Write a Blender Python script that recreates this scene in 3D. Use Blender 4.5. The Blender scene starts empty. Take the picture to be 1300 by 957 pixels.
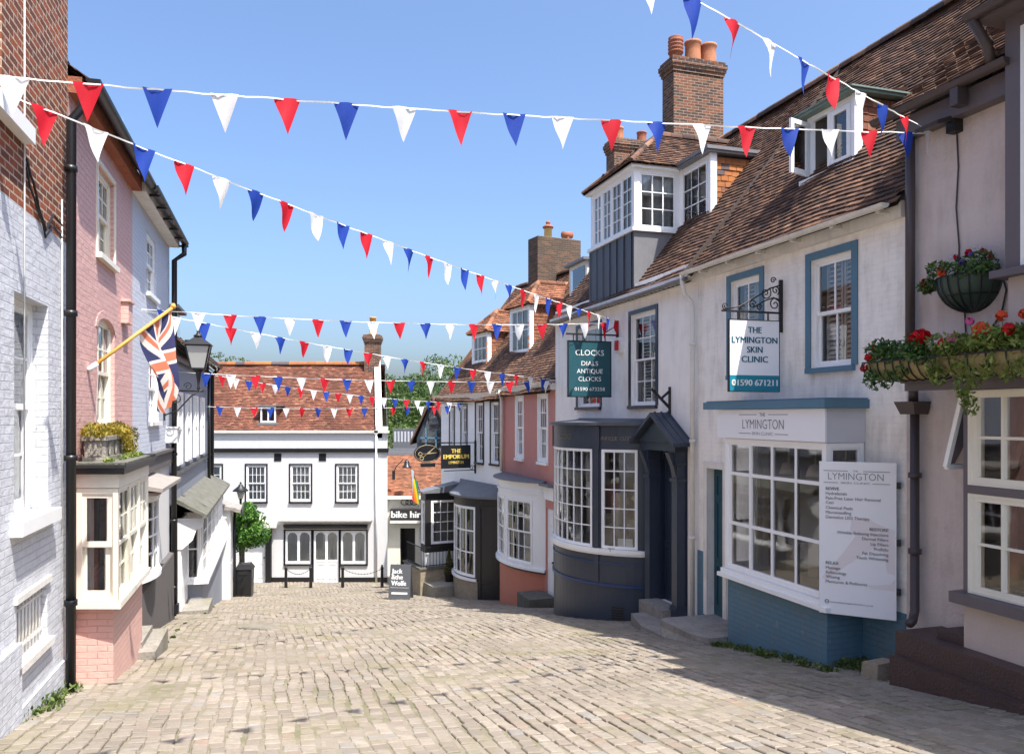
import bpy, bmesh, math, random
from mathutils import Vector, Matrix
R = math.radians
sc = bpy.context.scene
COL = sc.collection
rnd = random.Random(7)

# ------------------------------------------------------------------ tags
def tag(o, label=None, cat=None, group=None, kind=None):
    if label: o["label"] = label
    if cat: o["category"] = cat
    if group: o["group"] = group
    if kind: o["kind"] = kind
    return o

def thing(name, label, cat, loc=(0, 0, 0), rz=0.0, group=None):
    o = bpy.data.objects.new(name, None)
    o.empty_display_size = 0.2
    COL.objects.link(o)
    o.location = loc
    o.rotation_euler = (0, 0, rz)
    return tag(o, label, cat, group)

# ------------------------------------------------------------------ mesh builder
class MB:
    def __init__(self):
        self.v = []; self.f = []; self.mi = []; self.r = []; self.sm = []
        self.m = 0; self.rv = 0.5; self.smooth = False
    def face(self, pts):
        i = len(self.v)
        self.v.extend([tuple(p) for p in pts])
        self.f.append(tuple(range(i, i + len(pts))))
        self.mi.append(self.m); self.r.append(self.rv); self.sm.append(self.smooth)
    def idx(self, verts, faces):
        i = len(self.v)
        self.v.extend([tuple(p) for p in verts])
        for f in faces:
            self.f.append(tuple(i + k for k in f))
            self.mi.append(self.m); self.r.append(self.rv); self.sm.append(self.smooth)
    def hexa(self, c):
        # c: 8 corners, bottom ring 0-3 counter-clockwise from above, top ring 4-7
        self.idx(c, [(0, 3, 2, 1), (4, 5, 6, 7), (0, 1, 5, 4), (1, 2, 6, 5), (2, 3, 7, 6), (3, 0, 4, 7)])
    def box(self, x0, x1, y0, y1, z0, z1):
        if x1 < x0: x0, x1 = x1, x0
        if y1 < y0: y0, y1 = y1, y0
        if z1 < z0: z0, z1 = z1, z0
        self.hexa([(x0, y0, z0), (x1, y0, z0), (x1, y1, z0), (x0, y1, z0),
                   (x0, y0, z1), (x1, y0, z1), (x1, y1, z1), (x0, y1, z1)])
    def bar(self, a, b, w, h=None, up=(0, 0, 1)):
        # rectangular bar from a to b
        a = Vector(a); b = Vector(b); h = w if h is None else h
        d = (b - a).normalized(); u = Vector(up)
        if abs(d.dot(u)) > 0.98: u = Vector((1, 0, 0))
        s = d.cross(u).normalized() * (w / 2); t = s.cross(d).normalized() * (h / 2)
        self.hexa([a - s - t, a + s - t, b + s - t, b - s - t, a - s + t, a + s + t, b + s + t, b - s + t])
    def tube(self, pts, r, n=8, cap=True):
        pts = [Vector(p) for p in pts]
        rs = r if isinstance(r, (list, tuple)) else [r] * len(pts)
        rings = []; prev = None
        for i, p in enumerate(pts):
            d = (pts[min(i + 1, len(pts) - 1)] - pts[max(i - 1, 0)]).normalized()
            if prev is None:
                u = Vector((0, 0, 1)) if abs(d.z) < 0.9 else Vector((1, 0, 0))
                s = d.cross(u).normalized()
            else:
                s = (prev - d * prev.dot(d)).normalized()
            prev = s; t = d.cross(s)
            rings.append([p + (s * math.cos(2 * math.pi * k / n) + t * math.sin(2 * math.pi * k / n)) * rs[i] for k in range(n)])
        vs = [q for ring in rings for q in ring]; fs = []
        for i in range(len(rings) - 1):
            for k in range(n):
                fs.append((i * n + k, i * n + (k + 1) % n, (i + 1) * n + (k + 1) % n, (i + 1) * n + k))
        if cap:
            fs.append(tuple(reversed(range(n)))); fs.append(tuple((len(rings) - 1) * n + k for k in range(n)))
        s0 = self.smooth; self.smooth = n > 5; self.idx(vs, fs); self.smooth = s0
    def lathe(self, c, prof, n=16, smooth=True, a0=0.0, a1=2 * math.pi):
        # prof: list of (r, z)
        full = abs(a1 - a0 - 2 * math.pi) < 1e-6
        m = n if full else n + 1
        vs = []
        for r, z in prof:
            for k in range(m):
                a = a0 + (a1 - a0) * k / n
                vs.append((c[0] + r * math.cos(a), c[1] + r * math.sin(a), c[2] + z))
        fs = []
        for i in range(len(prof) - 1):
            for k in range(n):
                k2 = (k + 1) % m
                fs.append((i * m + k, i * m + k2, (i + 1) * m + k2, (i + 1) * m + k))
        if full:
            fs.append(tuple(reversed(range(n)))); fs.append(tuple((len(prof) - 1) * n + k for k in range(n)))
        s0 = self.smooth; self.smooth = smooth; self.idx(vs, fs); self.smooth = s0
    def prism(self, poly, fn, t0, t1):
        # poly 2D list, fn(a, b, t) -> xyz
        n = len(poly)
        vs = [fn(a, b, t0) for a, b in poly] + [fn(a, b, t1) for a, b in poly]
        fs = [tuple(reversed(range(n))), tuple(range(n, 2 * n))]
        for k in range(n):
            fs.append((k, (k + 1) % n, n + (k + 1) % n, n + k))
        self.idx(vs, fs)
    def pbox(self, path, a0, a1, d0, d1, z0, z1, ends=True):
        ss = [a0] + [b for b in path.cum if a0 + 1e-4 < b < a1 - 1e-4] + [a1]
        vs = []
        for s in ss:
            p0 = path.P(s, d0); p1 = path.P(s, d1)
            vs += [(p0[0], p0[1], z0), (p1[0], p1[1], z0), (p1[0], p1[1], z1), (p0[0], p0[1], z1)]
        fs = []
        for i in range(len(ss) - 1):
            a = i * 4; b = a + 4
            fs += [(a + 1, b + 1, b + 2, a + 2), (a, a + 3, b + 3, b), (a + 2, b + 2, b + 3, a + 3), (a, b, b + 1, a + 1)]
        if ends:
            e = (len(ss) - 1) * 4
            fs += [(0, 1, 2, 3), (e + 1, e, e + 3, e + 2)]
        self.idx(vs, fs)
    def text(self, body, O, ux, uz, width, height=None, align='C', bold=0.0, t=0.004, shear=0.0, spacing=1.0):
        vs, fs, (x0, x1, y0, y1) = text_geo(body, min(bold, 0.0), shear, spacing)
        O = Vector(O); ux = Vector(ux).normalized(); uz = Vector(uz).normalized(); nn = ux.cross(uz).normalized()
        y0 = 0.0
        if width is None: sx = sy = height / max(y1, 1e-6)
        else:
            sx = width / max(x1 - x0, 1e-6)
            sy = sx if height is None else height / max(y1 - y0, 1e-6)
        w = (x1 - x0) * sx
        off = {'C': -w / 2, 'L': 0.0, 'R': -w}[align]
        b = max(bold, 0.0) * sy * 1.6               # heavier strokes: thin overlaid layers, each a hair proud of the last
        for k, dx in enumerate((0.0,) if b == 0 else (-b, 0.0, b)):
            self.idx([O + ux * ((x - x0) * sx + off + dx) + uz * ((y - y0) * sy) + nn * (t + 0.0009 * k) for x, y in vs], fs)
    def build(self, name, mat, parent=None, loc=(0, 0, 0), uvscale=1.0, weld=False):
        me = bpy.data.meshes.new(name)
        me.from_pydata(self.v, [], self.f)
        mats = mat if isinstance(mat, (list, tuple)) else [mat]
        for m in mats: me.materials.append(m)
        me.polygons.foreach_set('material_index', self.mi)
        me.polygons.foreach_set('use_smooth', self.sm)
        at = me.attributes.new('rnd', 'FLOAT', 'FACE')
        at.data.foreach_set('value', self.r)
        uv = me.uv_layers.new(name='UVMap')
        data = [0.0] * (2 * len(me.loops))
        for p in me.polygons:
            n = p.normal
            h = math.hypot(n.x, n.y)
            if h < 0.12:
                tx, ty, tz = 1.0, 0.0, 0.0; bx, by, bz = 0.0, 1.0, 0.0
            else:
                tx, ty, tz = -n.y / h, n.x / h, 0.0
                bx, by, bz = n.y * tz - n.z * ty, n.z * tx - n.x * tz, n.x * ty - n.y * tx
            for li in p.loop_indices:
                c = me.vertices[me.loops[li].vertex_index].co
                data[2 * li] = (c.x * tx + c.y * ty + c.z * tz) * uvscale
                data[2 * li + 1] = (c.x * bx + c.y * by + c.z * bz) * uvscale
        uv.data.foreach_set('uv', data)
        if weld:
            bm = bmesh.new(); bm.from_mesh(me)
            bmesh.ops.remove_doubles(bm, verts=bm.verts, dist=1e-4)
            bm.to_mesh(me); bm.free()
        o = bpy.data.objects.new(name, me)
        COL.objects.link(o)
        if parent: o.parent = parent
        o.location = loc
        return o

_tg = {}
def text_geo(body, bold, shear, spacing):
    key = (body, bold, shear, spacing)
    if key in _tg: return _tg[key]
    cu = bpy.data.curves.new('lettering', 'FONT')
    cu.body = body; cu.offset = bold; cu.shear = shear; cu.space_character = spacing; cu.resolution_u = 3
    o = bpy.data.objects.new('lettering', cu); COL.objects.link(o)
    dg = bpy.context.evaluated_depsgraph_get(); dg.update()
    me = o.evaluated_get(dg).to_mesh()
    vs = [(v.co.x, v.co.y) for v in me.vertices]; fs = [tuple(p.vertices) for p in me.polygons]
    o.evaluated_get(dg).to_mesh_clear()
    bpy.data.objects.remove(o); bpy.data.curves.remove(cu)
    xs = [p[0] for p in vs]; ys = [p[1] for p in vs]
    _tg[key] = (vs, fs, (min(xs), max(xs), min(ys), max(ys)))
    return _tg[key]

# ------------------------------------------------------------------ plan paths (points are (s, n); local x = s, local y = -n)
class Path:
    def __init__(self, pts):
        self.p = [(s, -n) for s, n in pts]
        self.cum = [0.0]
        for a, b in zip(self.p, self.p[1:]):
            self.cum.append(self.cum[-1] + math.hypot(b[0] - a[0], b[1] - a[1]))
        self.L = self.cum[-1]
        seg = []
        for a, b in zip(self.p, self.p[1:]):
            l = math.hypot(b[0] - a[0], b[1] - a[1]); tx, ty = (b[0] - a[0]) / l, (b[1] - a[1]) / l
            seg.append((ty, -tx))
        self.mit = []
        for i in range(len(self.p)):
            if i == 0: m = seg[0]
            elif i == len(self.p) - 1: m = seg[-1]
            else:
                a, b = seg[i - 1], seg[i]; k = 1 + a[0] * b[0] + a[1] * b[1]
                m = ((a[0] + b[0]) / k, (a[1] + b[1]) / k)
            self.mit.append(m)
    def P(self, s, d=0.0):
        i = 0
        while i < len(self.cum) - 2 and s > self.cum[i + 1]: i += 1
        t = (s - self.cum[i]) / (self.cum[i + 1] - self.cum[i])
        a, b, m, q = self.p[i], self.p[i + 1], self.mit[i], self.mit[i + 1]
        ax, ay, bx, by = a[0] + m[0] * d, a[1] + m[1] * d, b[0] + q[0] * d, b[1] + q[1] * d
        return (ax + (bx - ax) * t, ay + (by - ay) * t)

def arc_path(sc_, half, sag, n=24):
    r = (half * half + sag * sag) / (2 * sag); th = math.asin(min(1, half / r))
    if sag > half: th = math.pi - th
    p = Path([(sc_ + r * math.sin(-th + 2 * th * k / n), r * math.cos(-th + 2 * th * k / n) - (r - sag)) for k in range(n + 1)])
    p.th = th
    p.at = lambda ang: (R(ang) + th) / (2 * th) * p.L      # angle from the middle, positive towards +s
    return p

# ------------------------------------------------------------------ facades: where a column of the survey meets a wall plane
EYE_PX, HOR, FOC = 650.0, 528.0, 1000.0
class Facade:
    def __init__(self, ref, xdir):
        self.ref = ref; l = math.hypot(*xdir); self.x = (xdir[0] / l, xdir[1] / l)
        self.o = (self.x[1], -self.x[0]); self.rz = math.atan2(self.x[1], self.x[0])
    def s(self, px, n=0.0):
        r = (px - EYE_PX) / FOC; bx = self.ref[0] + self.o[0] * n; by = self.ref[1] + self.o[1] * n
        return (r * by - bx) / (self.x[0] - r * self.x[1])
    def w(self, s, n=0.0, z=0.0):
        return (self.ref[0] + self.x[0] * s + self.o[0] * n, self.ref[1] + self.x[1] * s + self.o[1] * n, z)
    def d(self, px, n=0.0):
        return self.w(self.s(px, n), n)[1]
    def z(self, px, py, n=0.0):
        return (HOR - py) / FOC * self.d(px, n)
    def sd(self, Y, n=0.0):                      # s of the point at distance Y along the view axis
        return (Y - self.ref[1] - self.o[1] * n) / self.x[1]

def at(px, py, Y):
    return ((px - EYE_PX) / FOC * Y, Y, (HOR - py) / FOC * Y)

_gk = [(-12, 0.4), (0, -1.6), (14, -3.84), (17, -4.33), (20, -4.9), (22.9, -5.5), (26, -6.08), (29, -6.55), (33, -6.98), (40, -7.2), (90, -7.6)]
def gz(y):
    return sum(gz0(y + k * 0.5) for k in range(-3, 4)) / 7
def gz0(y):
    for (a, za), (b, zb) in zip(_gk, _gk[1:]):
        if y <= b: return za + (zb - za) * (y - a) / (b - a)
    return _gk[-1][1]

# ------------------------------------------------------------------ materials
class NT:
    def __init__(self, name):
        self.mat = bpy.data.materials.new(name); self.mat.use_nodes = True
        self.t = self.mat.node_tree; self.N = self.t.nodes; self.K = self.t.links
        self.N.clear()
        self.out = self.N.new('ShaderNodeOutputMaterial')
    def n(self, typ, **kw):
        o = self.N.new(typ)
        for k, v in kw.items():
            if k[0] == 'i' and k[1:].isdigit(): self.set(o.inputs[int(k[1:])], v)
            elif k in o.inputs and not hasattr(o, k): self.set(o.inputs[k], v)
            else: setattr(o, k, v)
        return o
    def set(self, sock, v):
        if hasattr(v, 'node'): self.K.new(v, sock)
        elif isinstance(v, tuple) and len(v) == 3 and sock.type == 'RGBA': sock.default_value = (*v, 1)
        else: sock.default_value = v
    def uv(self):
        return self.n('ShaderNodeUVMap').outputs[0]
    def map(self, vec, scale):
        return self.n('ShaderNodeMapping', i0=vec, i3=scale).outputs[0]
    def noise(self, scale, detail=4, vec=None, rough=0.55):
        o = self.n('ShaderNodeTexNoise'); o.inputs['Scale'].default_value = scale
        o.inputs['Detail'].default_value = detail; o.inputs['Roughness'].default_value = rough
        if vec is not None: self.K.new(vec, o.inputs['Vector'])
        return o.outputs['Fac']
    def ramp(self, fac, stops, interp='LINEAR'):
        o = self.n('ShaderNodeValToRGB', i0=fac); cr = o.color_ramp; cr.interpolation = interp
        while len(cr.elements) < len(stops): cr.elements.new(0.5)
        for e, (p, c) in zip(cr.elements, stops):
            e.position = p; e.color = (*c, 1) if len(c) == 3 else c
        return o.outputs[0]
    def mix(self, fac, a, b, mode='MIX'):
        o = self.n('ShaderNodeMix', data_type='RGBA', blend_type=mode)
        self.set(o.inputs[0], fac); self.set(o.inputs[6], a); self.set(o.inputs[7], b)
        return o.outputs[2]
    def math(self, op, a, b=0.0):
        o = self.n('ShaderNodeMath', operation=op); self.set(o.inputs[0], a); self.set(o.inputs[1], b)
        return o.outputs[0]
    def bump(self, h, dist=0.01, strength=1.0, normal=None):
        o = self.n('ShaderNodeBump'); o.inputs['Strength'].default_value = strength; o.inputs['Distance'].default_value = dist
        self.K.new(h, o.inputs['Height'])
        if normal is not None: self.K.new(normal, o.inputs['Normal'])
        return o.outputs[0]
    def attr(self, name):
        return self.n('ShaderNodeAttribute', attribute_name=name).outputs['Fac']
    def pbsdf(self, color, rough=0.6, normal=None, metal=0.0, spec=0.5, **kw):
        b = self.n('ShaderNodeBsdfPrincipled')
        self.set(b.inputs['Base Color'], color); self.set(b.inputs['Roughness'], rough); self.set(b.inputs['Metallic'], metal)
        self.set(b.inputs['Specular IOR Level'], spec)
        for k, v in kw.items(): self.set(b.inputs[k.replace('_', ' ')], v)
        if normal is not None: self.K.new(normal, b.inputs['Normal'])
        return b.outputs[0]
    def end(self, sh):
        self.K.new(sh, self.out.inputs[0]); return self.mat

def sc3(c, k): return tuple(min(1, x * k) for x in c)

def m_paint(name, col, rough=0.5, var=0.12, bump=0.003, scale=5.0, dirt=0.0, dirtcol=(0.2, 0.16, 0.11), spec=0.4, metal=0.0):
    t = NT(name); uv = t.n('ShaderNodeTexCoord').outputs['Object']
    f = t.noise(scale, 6, uv)
    c = t.mix(f, sc3(col, 1 - var), sc3(col, 1 + var * 0.6))
    if dirt:
        st = t.noise(1.0, 5, t.map(uv, (7, 7, 0.9)), 0.65)
        pt = t.noise(2.2, 6, uv, 0.65)
        k = t.ramp(t.math('MULTIPLY', st, pt), [(0.21, (0, 0, 0)), (0.44, (1, 1, 1))])
        c = t.mix(t.math('MULTIPLY', k, dirt), c, dirtcol)
    nb = t.bump(t.noise(scale * 9, 4, uv), bump) if bump else None
    return t.end(t.pbsdf(c, rough, nb, metal, spec))

def m_pbrick(name, col, bw=0.225, bh=0.075, depth=0.010, dirt=0.12, joint=0.16, rough=0.6, flake=0.0, flakecol=(0.3, 0.12, 0.08), var=0.08):
    t = NT(name); uv = t.uv()
    wob = t.n('ShaderNodeTexNoise'); wob.inputs['Scale'].default_value = 6.0; t.K.new(uv, wob.inputs['Vector'])
    vv = t.n('ShaderNodeVectorMath', operation='MULTIPLY_ADD'); t.K.new(wob.outputs['Color'], vv.inputs[0])
    vv.inputs[1].default_value = (0.016, 0.016, 0); t.K.new(uv, vv.inputs[2])
    b = t.n('ShaderNodeTexBrick'); t.K.new(vv.outputs[0], b.inputs['Vector'])
    for k, v in (('Scale', 1.0), ('Mortar Size', 0.006), ('Mortar Smooth', 0.6), ('Brick Width', bw), ('Row Height', bh), ('Bias', 0.0)): b.inputs[k].default_value = v
    b.inputs['Color1'].default_value = (0.35, 0.35, 0.35, 1); b.inputs['Color2'].default_value = (0.75, 0.75, 0.75, 1); b.inputs['Mortar'].default_value = (0, 0, 0, 1)
    n1 = t.noise(26, 5, uv)
    h = t.math('ADD', t.math('ADD', t.math('MULTIPLY', b.outputs['Color'], 1.0), t.math('MULTIPLY', n1, 0.28)), t.math('MULTIPLY', t.noise(7, 3, uv), 0.8))
    c = t.mix(t.noise(1.3, 6, uv), sc3(col, 1 - var), sc3(col, 1 + var * 0.5))
    c = t.mix(t.math('MULTIPLY', b.outputs['Fac'], joint), c, sc3(col, 0.45))
    st = t.noise(1.0, 5, t.map(uv, (6, 0.9, 1)), 0.65)
    k = t.ramp(t.math('MULTIPLY', st, t.noise(2.0, 6, uv, 0.65)), [(0.21, (0, 0, 0)), (0.42, (1, 1, 1))])
    c = t.mix(t.math('MULTIPLY', k, dirt), c, (0.22, 0.17, 0.12))
    if flake:
        fk = t.ramp(t.noise(5, 8, uv, 0.7), [(0.62, (0, 0, 0)), (0.66, (1, 1, 1))])
        c = t.mix(t.math('MULTIPLY', fk, flake), c, flakecol)
    return t.end(t.pbsdf(c, rough, t.bump(h, depth), 0, 0.35))

def m_brick(name, c1, c2, c3, mortar, bw=0.225, bh=0.075, soot=0.3):
    t = NT(name); uv = t.uv()
    b = t.n('ShaderNodeTexBrick'); t.K.new(uv, b.inputs['Vector'])
    for k, v in (('Scale', 1.0), ('Mortar Size', 0.010), ('Mortar Smooth', 0.2), ('Brick Width', bw), ('Row Height', bh), ('Bias', -0.1)): b.inputs[k].default_value = v
    b.inputs['Color1'].default_value = (*c1, 1); b.inputs['Color2'].default_value = (*c2, 1); b.inputs['Mortar'].default_value = (*mortar, 1)
    b2 = t.n('ShaderNodeTexBrick'); t.K.new(uv, b2.inputs['Vector'])
    for k, v in (('Scale', 1.0), ('Mortar Size', 0.0), ('Brick Width', bw), ('Row Height', bh), ('Bias', 0.25)): b2.inputs[k].default_value = v
    b2.inputs['Color1'].default_value = (0, 0, 0, 1); b2.inputs['Color2'].default_value = (1, 1, 1, 1)
    c = t.mix(t.math('MULTIPLY', t.ramp(b2.outputs['Color'], [(0.55, (0, 0, 0)), (0.8, (1, 1, 1))]), t.math('SUBTRACT', 1.0, b.outputs['Fac'])), b.outputs['Color'], c3)
    c = t.mix(t.ramp(t.noise(16, 5, uv), [(0.35, (0, 0, 0)), (0.75, (0.6, 0.6, 0.6))]), c, sc3(c1, 0.6))
    c = t.mix(t.math('MULTIPLY', t.ramp(t.noise(1.1, 6, uv, 0.65), [(0.45, (0, 0, 0)), (0.7, (1, 1, 1))]), soot), c, (0.045, 0.04, 0.035))
    h = t.math('ADD', t.math('MULTIPLY', t.math('SUBTRACT', 1.0, b.outputs['Fac']), 1.0), t.math('MULTIPLY', t.noise(40, 4, uv), 0.5))
    return t.end(t.pbsdf(c, 0.85, t.bump(h, 0.008), 0, 0.2))

def m_tile(name, stops, lichen=0.3, lcol=(0.22, 0.2, 0.13), rough=0.85):
    t = NT(name); uv = t.n('ShaderNodeTexCoord').outputs['Object']
    c = t.ramp(t.attr('rnd'), stops)
    c = t.mix(t.math('MULTIPLY', t.ramp(t.noise(0.9, 6, uv, 0.6), [(0.4, (0, 0, 0)), (0.66, (1, 1, 1))]), 0.5), c, sc3(stops[0][1], 0.75))
    c = t.mix(t.math('MULTIPLY', t.ramp(t.noise(9, 8, uv, 0.7), [(0.54, (0, 0, 0)), (0.68, (1, 1, 1))]), lichen), c, lcol)
    return t.end(t.pbsdf(c, rough, t.bump(t.noise(70, 3, uv), 0.003), 0, 0.25))

def m_glass(name, tint=(0.93, 0.95, 0.94), boost=0.045):
    t = NT(name); uv = t.n('ShaderNodeTexCoord').outputs['Object']
    nb = t.bump(t.noise(1.7, 2, uv), 0.004, 0.45)
    fr = t.n('ShaderNodeFresnel'); fr.inputs['IOR'].default_value = 1.52; t.K.new(nb, fr.inputs['Normal'])
    f = t.math('ADD', t.math('MULTIPLY', fr.outputs[0], 1.2), boost)
    g = t.n('ShaderNodeBsdfGlossy'); g.inputs['Roughness'].default_value = 0.03; g.inputs['Color'].default_value = (0.95, 0.97, 1, 1); t.K.new(nb, g.inputs['Normal'])
    tr = t.n('ShaderNodeBsdfTransparent'); tr.inputs['Color'].default_value = (*tint, 1)
    m = t.n('ShaderNodeMixShader'); t.K.new(f, m.inputs[0]); t.K.new(tr.outputs[0], m.inputs[1]); t.K.new(g.outputs[0], m.inputs[2])
    return t.end(m.outputs[0])

def m_cloth(name, col, trans=0.35, rough=0.7, sheen=0.0):
    t = NT(name)
    p = t.pbsdf(col, rough, None, 0, 0.3)
    tl = t.n('ShaderNodeBsdfTranslucent'); tl.inputs['Color'].default_value = (*col, 1)
    m = t.n('ShaderNodeMixShader'); m.inputs[0].default_value = trans; t.K.new(p, m.inputs[1]); t.K.new(tl.outputs[0], m.inputs[2])
    return t.end(m.outputs[0])

def m_leaf(name, stops, trans=0.3, rough=0.5):
    t = NT(name); c = t.ramp(t.attr('rnd'), stops)
    p = t.pbsdf(c, rough, None, 0, 0.35)
    tl = t.n('ShaderNodeBsdfTranslucent'); t.K.new(c, tl.inputs['Color'])
    m = t.n('ShaderNodeMixShader'); m.inputs[0].default_value = trans; t.K.new(p, m.inputs[1]); t.K.new(tl.outputs[0], m.inputs[2])
    return t.end(m.outputs[0])

def m_wood(name, c1, c2, scale=(1, 1, 14), rough=0.7):
    t = NT(name); uv = t.n('ShaderNodeTexCoord').outputs['Object']
    f = t.noise(3.0, 6, t.map(uv, scale), 0.65)
    c = t.mix(f, c1, c2)
    return t.end(t.pbsdf(c, rough, t.bump(f, 0.006), 0, 0.25))

def m_stone(name, c1, c2, moss=0.0, rough=0.85, scale=4.0):
    t = NT(name); uv = t.n('ShaderNodeTexCoord').outputs['Object']
    c = t.mix(t.ramp(t.noise(scale, 8, uv, 0.65), [(0.3, (0, 0, 0)), (0.7, (1, 1, 1))]), c1, c2)
    c = t.mix(t.math('MULTIPLY', t.ramp(t.noise(scale * 5, 4, uv), [(0.5, (0, 0, 0)), (0.7, (1, 1, 1))]), 0.4), c, sc3(c1, 0.5))
    if moss: c = t.mix(t.math('MULTIPLY', t.ramp(t.noise(2.0, 8, uv, 0.7), [(0.5, (0, 0, 0)), (0.62, (1, 1, 1))]), moss), c, (0.09, 0.09, 0.03))
    return t.end(t.pbsdf(c, rough, t.bump(t.noise(scale * 8, 5, uv), 0.012), 0, 0.25))

M = {}
def mats():
    M['white'] = m_paint('white_gloss_paint', (0.88, 0.88, 0.87), 0.35, 0.04, 0.001, 6)
    M['white_old'] = m_paint('weathered_white_paint', (0.78, 0.75, 0.69), 0.55, 0.08, 0.004, 4, 0.3)
    M['cream'] = m_paint('cream_paint', (0.80, 0.76, 0.64), 0.4, 0.05, 0.001, 5, 0.1)
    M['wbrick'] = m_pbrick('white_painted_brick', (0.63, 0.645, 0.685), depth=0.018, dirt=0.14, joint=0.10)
    M['wbrick_r'] = m_pbrick('cream_white_painted_brick', (0.93, 0.89, 0.83), depth=0.003, dirt=0.36, var=0.05, joint=0.05)
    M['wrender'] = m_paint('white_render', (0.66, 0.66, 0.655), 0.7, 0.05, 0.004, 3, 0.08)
    M['wrender_r'] = m_paint('warm_white_render', (0.93, 0.895, 0.845), 0.7, 0.05, 0.005, 3, 0.2)
    M['wrender_e'] = m_paint('bright_white_render', (0.92, 0.915, 0.90), 0.7, 0.04, 0.004, 3, 0.08)
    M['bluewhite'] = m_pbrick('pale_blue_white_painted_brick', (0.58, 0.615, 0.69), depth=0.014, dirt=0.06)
    M['pinkbrick'] = m_pbrick('pink_painted_brick', (0.66, 0.40, 0.365), depth=0.020, dirt=0.12, joint=0.05)
    M['salmon'] = m_pbrick('salmon_painted_brick', (0.70, 0.43, 0.37), depth=0.012, dirt=0.12, joint=0.04)
    M['rose'] = m_paint('rose_red_render', (0.58, 0.245, 0.205), 0.7, 0.08, 0.004, 3, 0.12)
    M['rose_base'] = m_paint('coral_red_paint', (0.58, 0.20, 0.135), 0.6, 0.08, 0.004, 3, 0.1)
    M['brick_l'] = m_brick('old_red_brick', (0.30, 0.085, 0.04), (0.42, 0.16, 0.075), (0.14, 0.06, 0.04), (0.56, 0.45, 0.35), soot=0.15)
    M['brick_c'] = m_brick('weathered_chimney_brick', (0.20, 0.08, 0.05), (0.50, 0.20, 0.07), (0.07, 0.05, 0.045), (0.34, 0.28, 0.21), soot=0.45)
    M['brick_d'] = m_brick('dark_chimney_brick', (0.17, 0.095, 0.062), (0.28, 0.145, 0.082), (0.09, 0.065, 0.05), (0.16, 0.14, 0.11), soot=0.5)
    M['navy'] = m_paint('navy_gloss_paint', (0.022, 0.034, 0.058), 0.32, 0.15, 0.001, 4)
    M['navy_line'] = m_paint('deep_blue_paint', (0.02, 0.05, 0.14), 0.3, 0.1, 0.001, 4)
    M['slatepaint'] = m_paint('charcoal_navy_paint', (0.040, 0.052, 0.075), 0.34, 0.18, 0.001, 3)
    M['bluetrim'] = m_paint('slate_blue_paint', (0.085, 0.19, 0.27), 0.45, 0.1, 0.002, 4, 0.12)
    M['bluebrick'] = m_pbrick('blue_painted_brick', (0.10, 0.20, 0.27), depth=0.008, dirt=0.22, flake=0.5, flakecol=(0.28, 0.31, 0.32))
    M['teal'] = m_paint('teal_door_paint', (0.012, 0.07, 0.10), 0.35, 0.1, 0.001, 4)
    M['tealsign'] = m_paint('teal_sign_paint', (0.022, 0.085, 0.105), 0.35, 0.12, 0.001, 3)
    M['tealband'] = m_paint('bright_teal_print', (0.015, 0.23, 0.31), 0.35, 0.03, 0, 3)
    M['black'] = m_paint('black_paint', (0.014, 0.014, 0.016), 0.35, 0.2, 0.001, 4)
    M['iron'] = m_paint('black_iron', (0.018, 0.018, 0.02), 0.45, 0.25, 0.003, 9)
    M['greyblack'] = m_paint('soft_black_paint', (0.032, 0.030, 0.030), 0.4, 0.15, 0.001, 4)
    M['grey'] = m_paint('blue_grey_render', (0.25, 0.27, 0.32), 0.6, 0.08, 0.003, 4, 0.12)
    M['mauve'] = m_paint('mauve_render', (0.62, 0.54, 0.51), 0.75, 0.10, 0.014, 2.5, 0.32)
    M['mauve_d'] = m_paint('dark_mauve_paint', (0.135, 0.115, 0.125), 0.5, 0.1, 0.003, 5, 0.1)
    M['putty'] = m_paint('putty_pink_paint', (0.56, 0.46, 0.40), 0.6, 0.06, 0.004, 4, 0.12)
    M['brownstep'] = m_paint('worn_brown_paint', (0.085, 0.05, 0.042), 0.5, 0.3, 0.012, 4, 0.3, (0.03, 0.03, 0.05))
    M['brownpipe'] = m_paint('brown_pipe_paint', (0.075, 0.058, 0.058), 0.45, 0.15, 0.002, 6)
    M['glass'] = m_glass('window_glass')
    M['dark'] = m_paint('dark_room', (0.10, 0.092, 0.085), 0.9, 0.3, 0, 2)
    M['net'] = m_cloth('net_curtain', (0.86, 0.86, 0.85), 0.15)
    M['lead'] = m_paint('grey_lead', (0.16, 0.17, 0.19), 0.55, 0.25, 0.004, 4, 0.25, (0.07, 0.07, 0.075))
    M['lead_d'] = m_paint('dark_lead', (0.085, 0.093, 0.112), 0.5, 0.25, 0.003, 4)
    M['lead_l'] = m_paint('pale_lead', (0.19, 0.19, 0.20), 0.5, 0.25, 0.004, 3, 0.3, (0.12, 0.12, 0.12))
    M['copper'] = m_paint('green_grey_lead', (0.16, 0.22, 0.19), 0.6, 0.2, 0.003, 5)
    M['stone'] = m_stone('grey_stone', (0.20, 0.185, 0.16), (0.36, 0.33, 0.28), 0.45)
    M['slabtop'] = m_stone('worn_slab', (0.22, 0.20, 0.185), (0.33, 0.30, 0.27), 0.25, 0.8, 3)
    M['rubble'] = m_stone('rubble_stone', (0.30, 0.24, 0.17), (0.40, 0.34, 0.26), 0.2, 0.9, 7)
    M['slate'] = m_stone('green_grey_slate', (0.11, 0.11, 0.095), (0.20, 0.195, 0.165), 0.4, 0.75, 5)
    M['lightwood'] = m_wood('weathered_grey_timber', (0.22, 0.20, 0.18), (0.36, 0.33, 0.30))
    M['darkwood'] = m_wood('dark_weathered_timber', (0.075, 0.07, 0.07), (0.17, 0.155, 0.15), (9, 9, 0.7))
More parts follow.
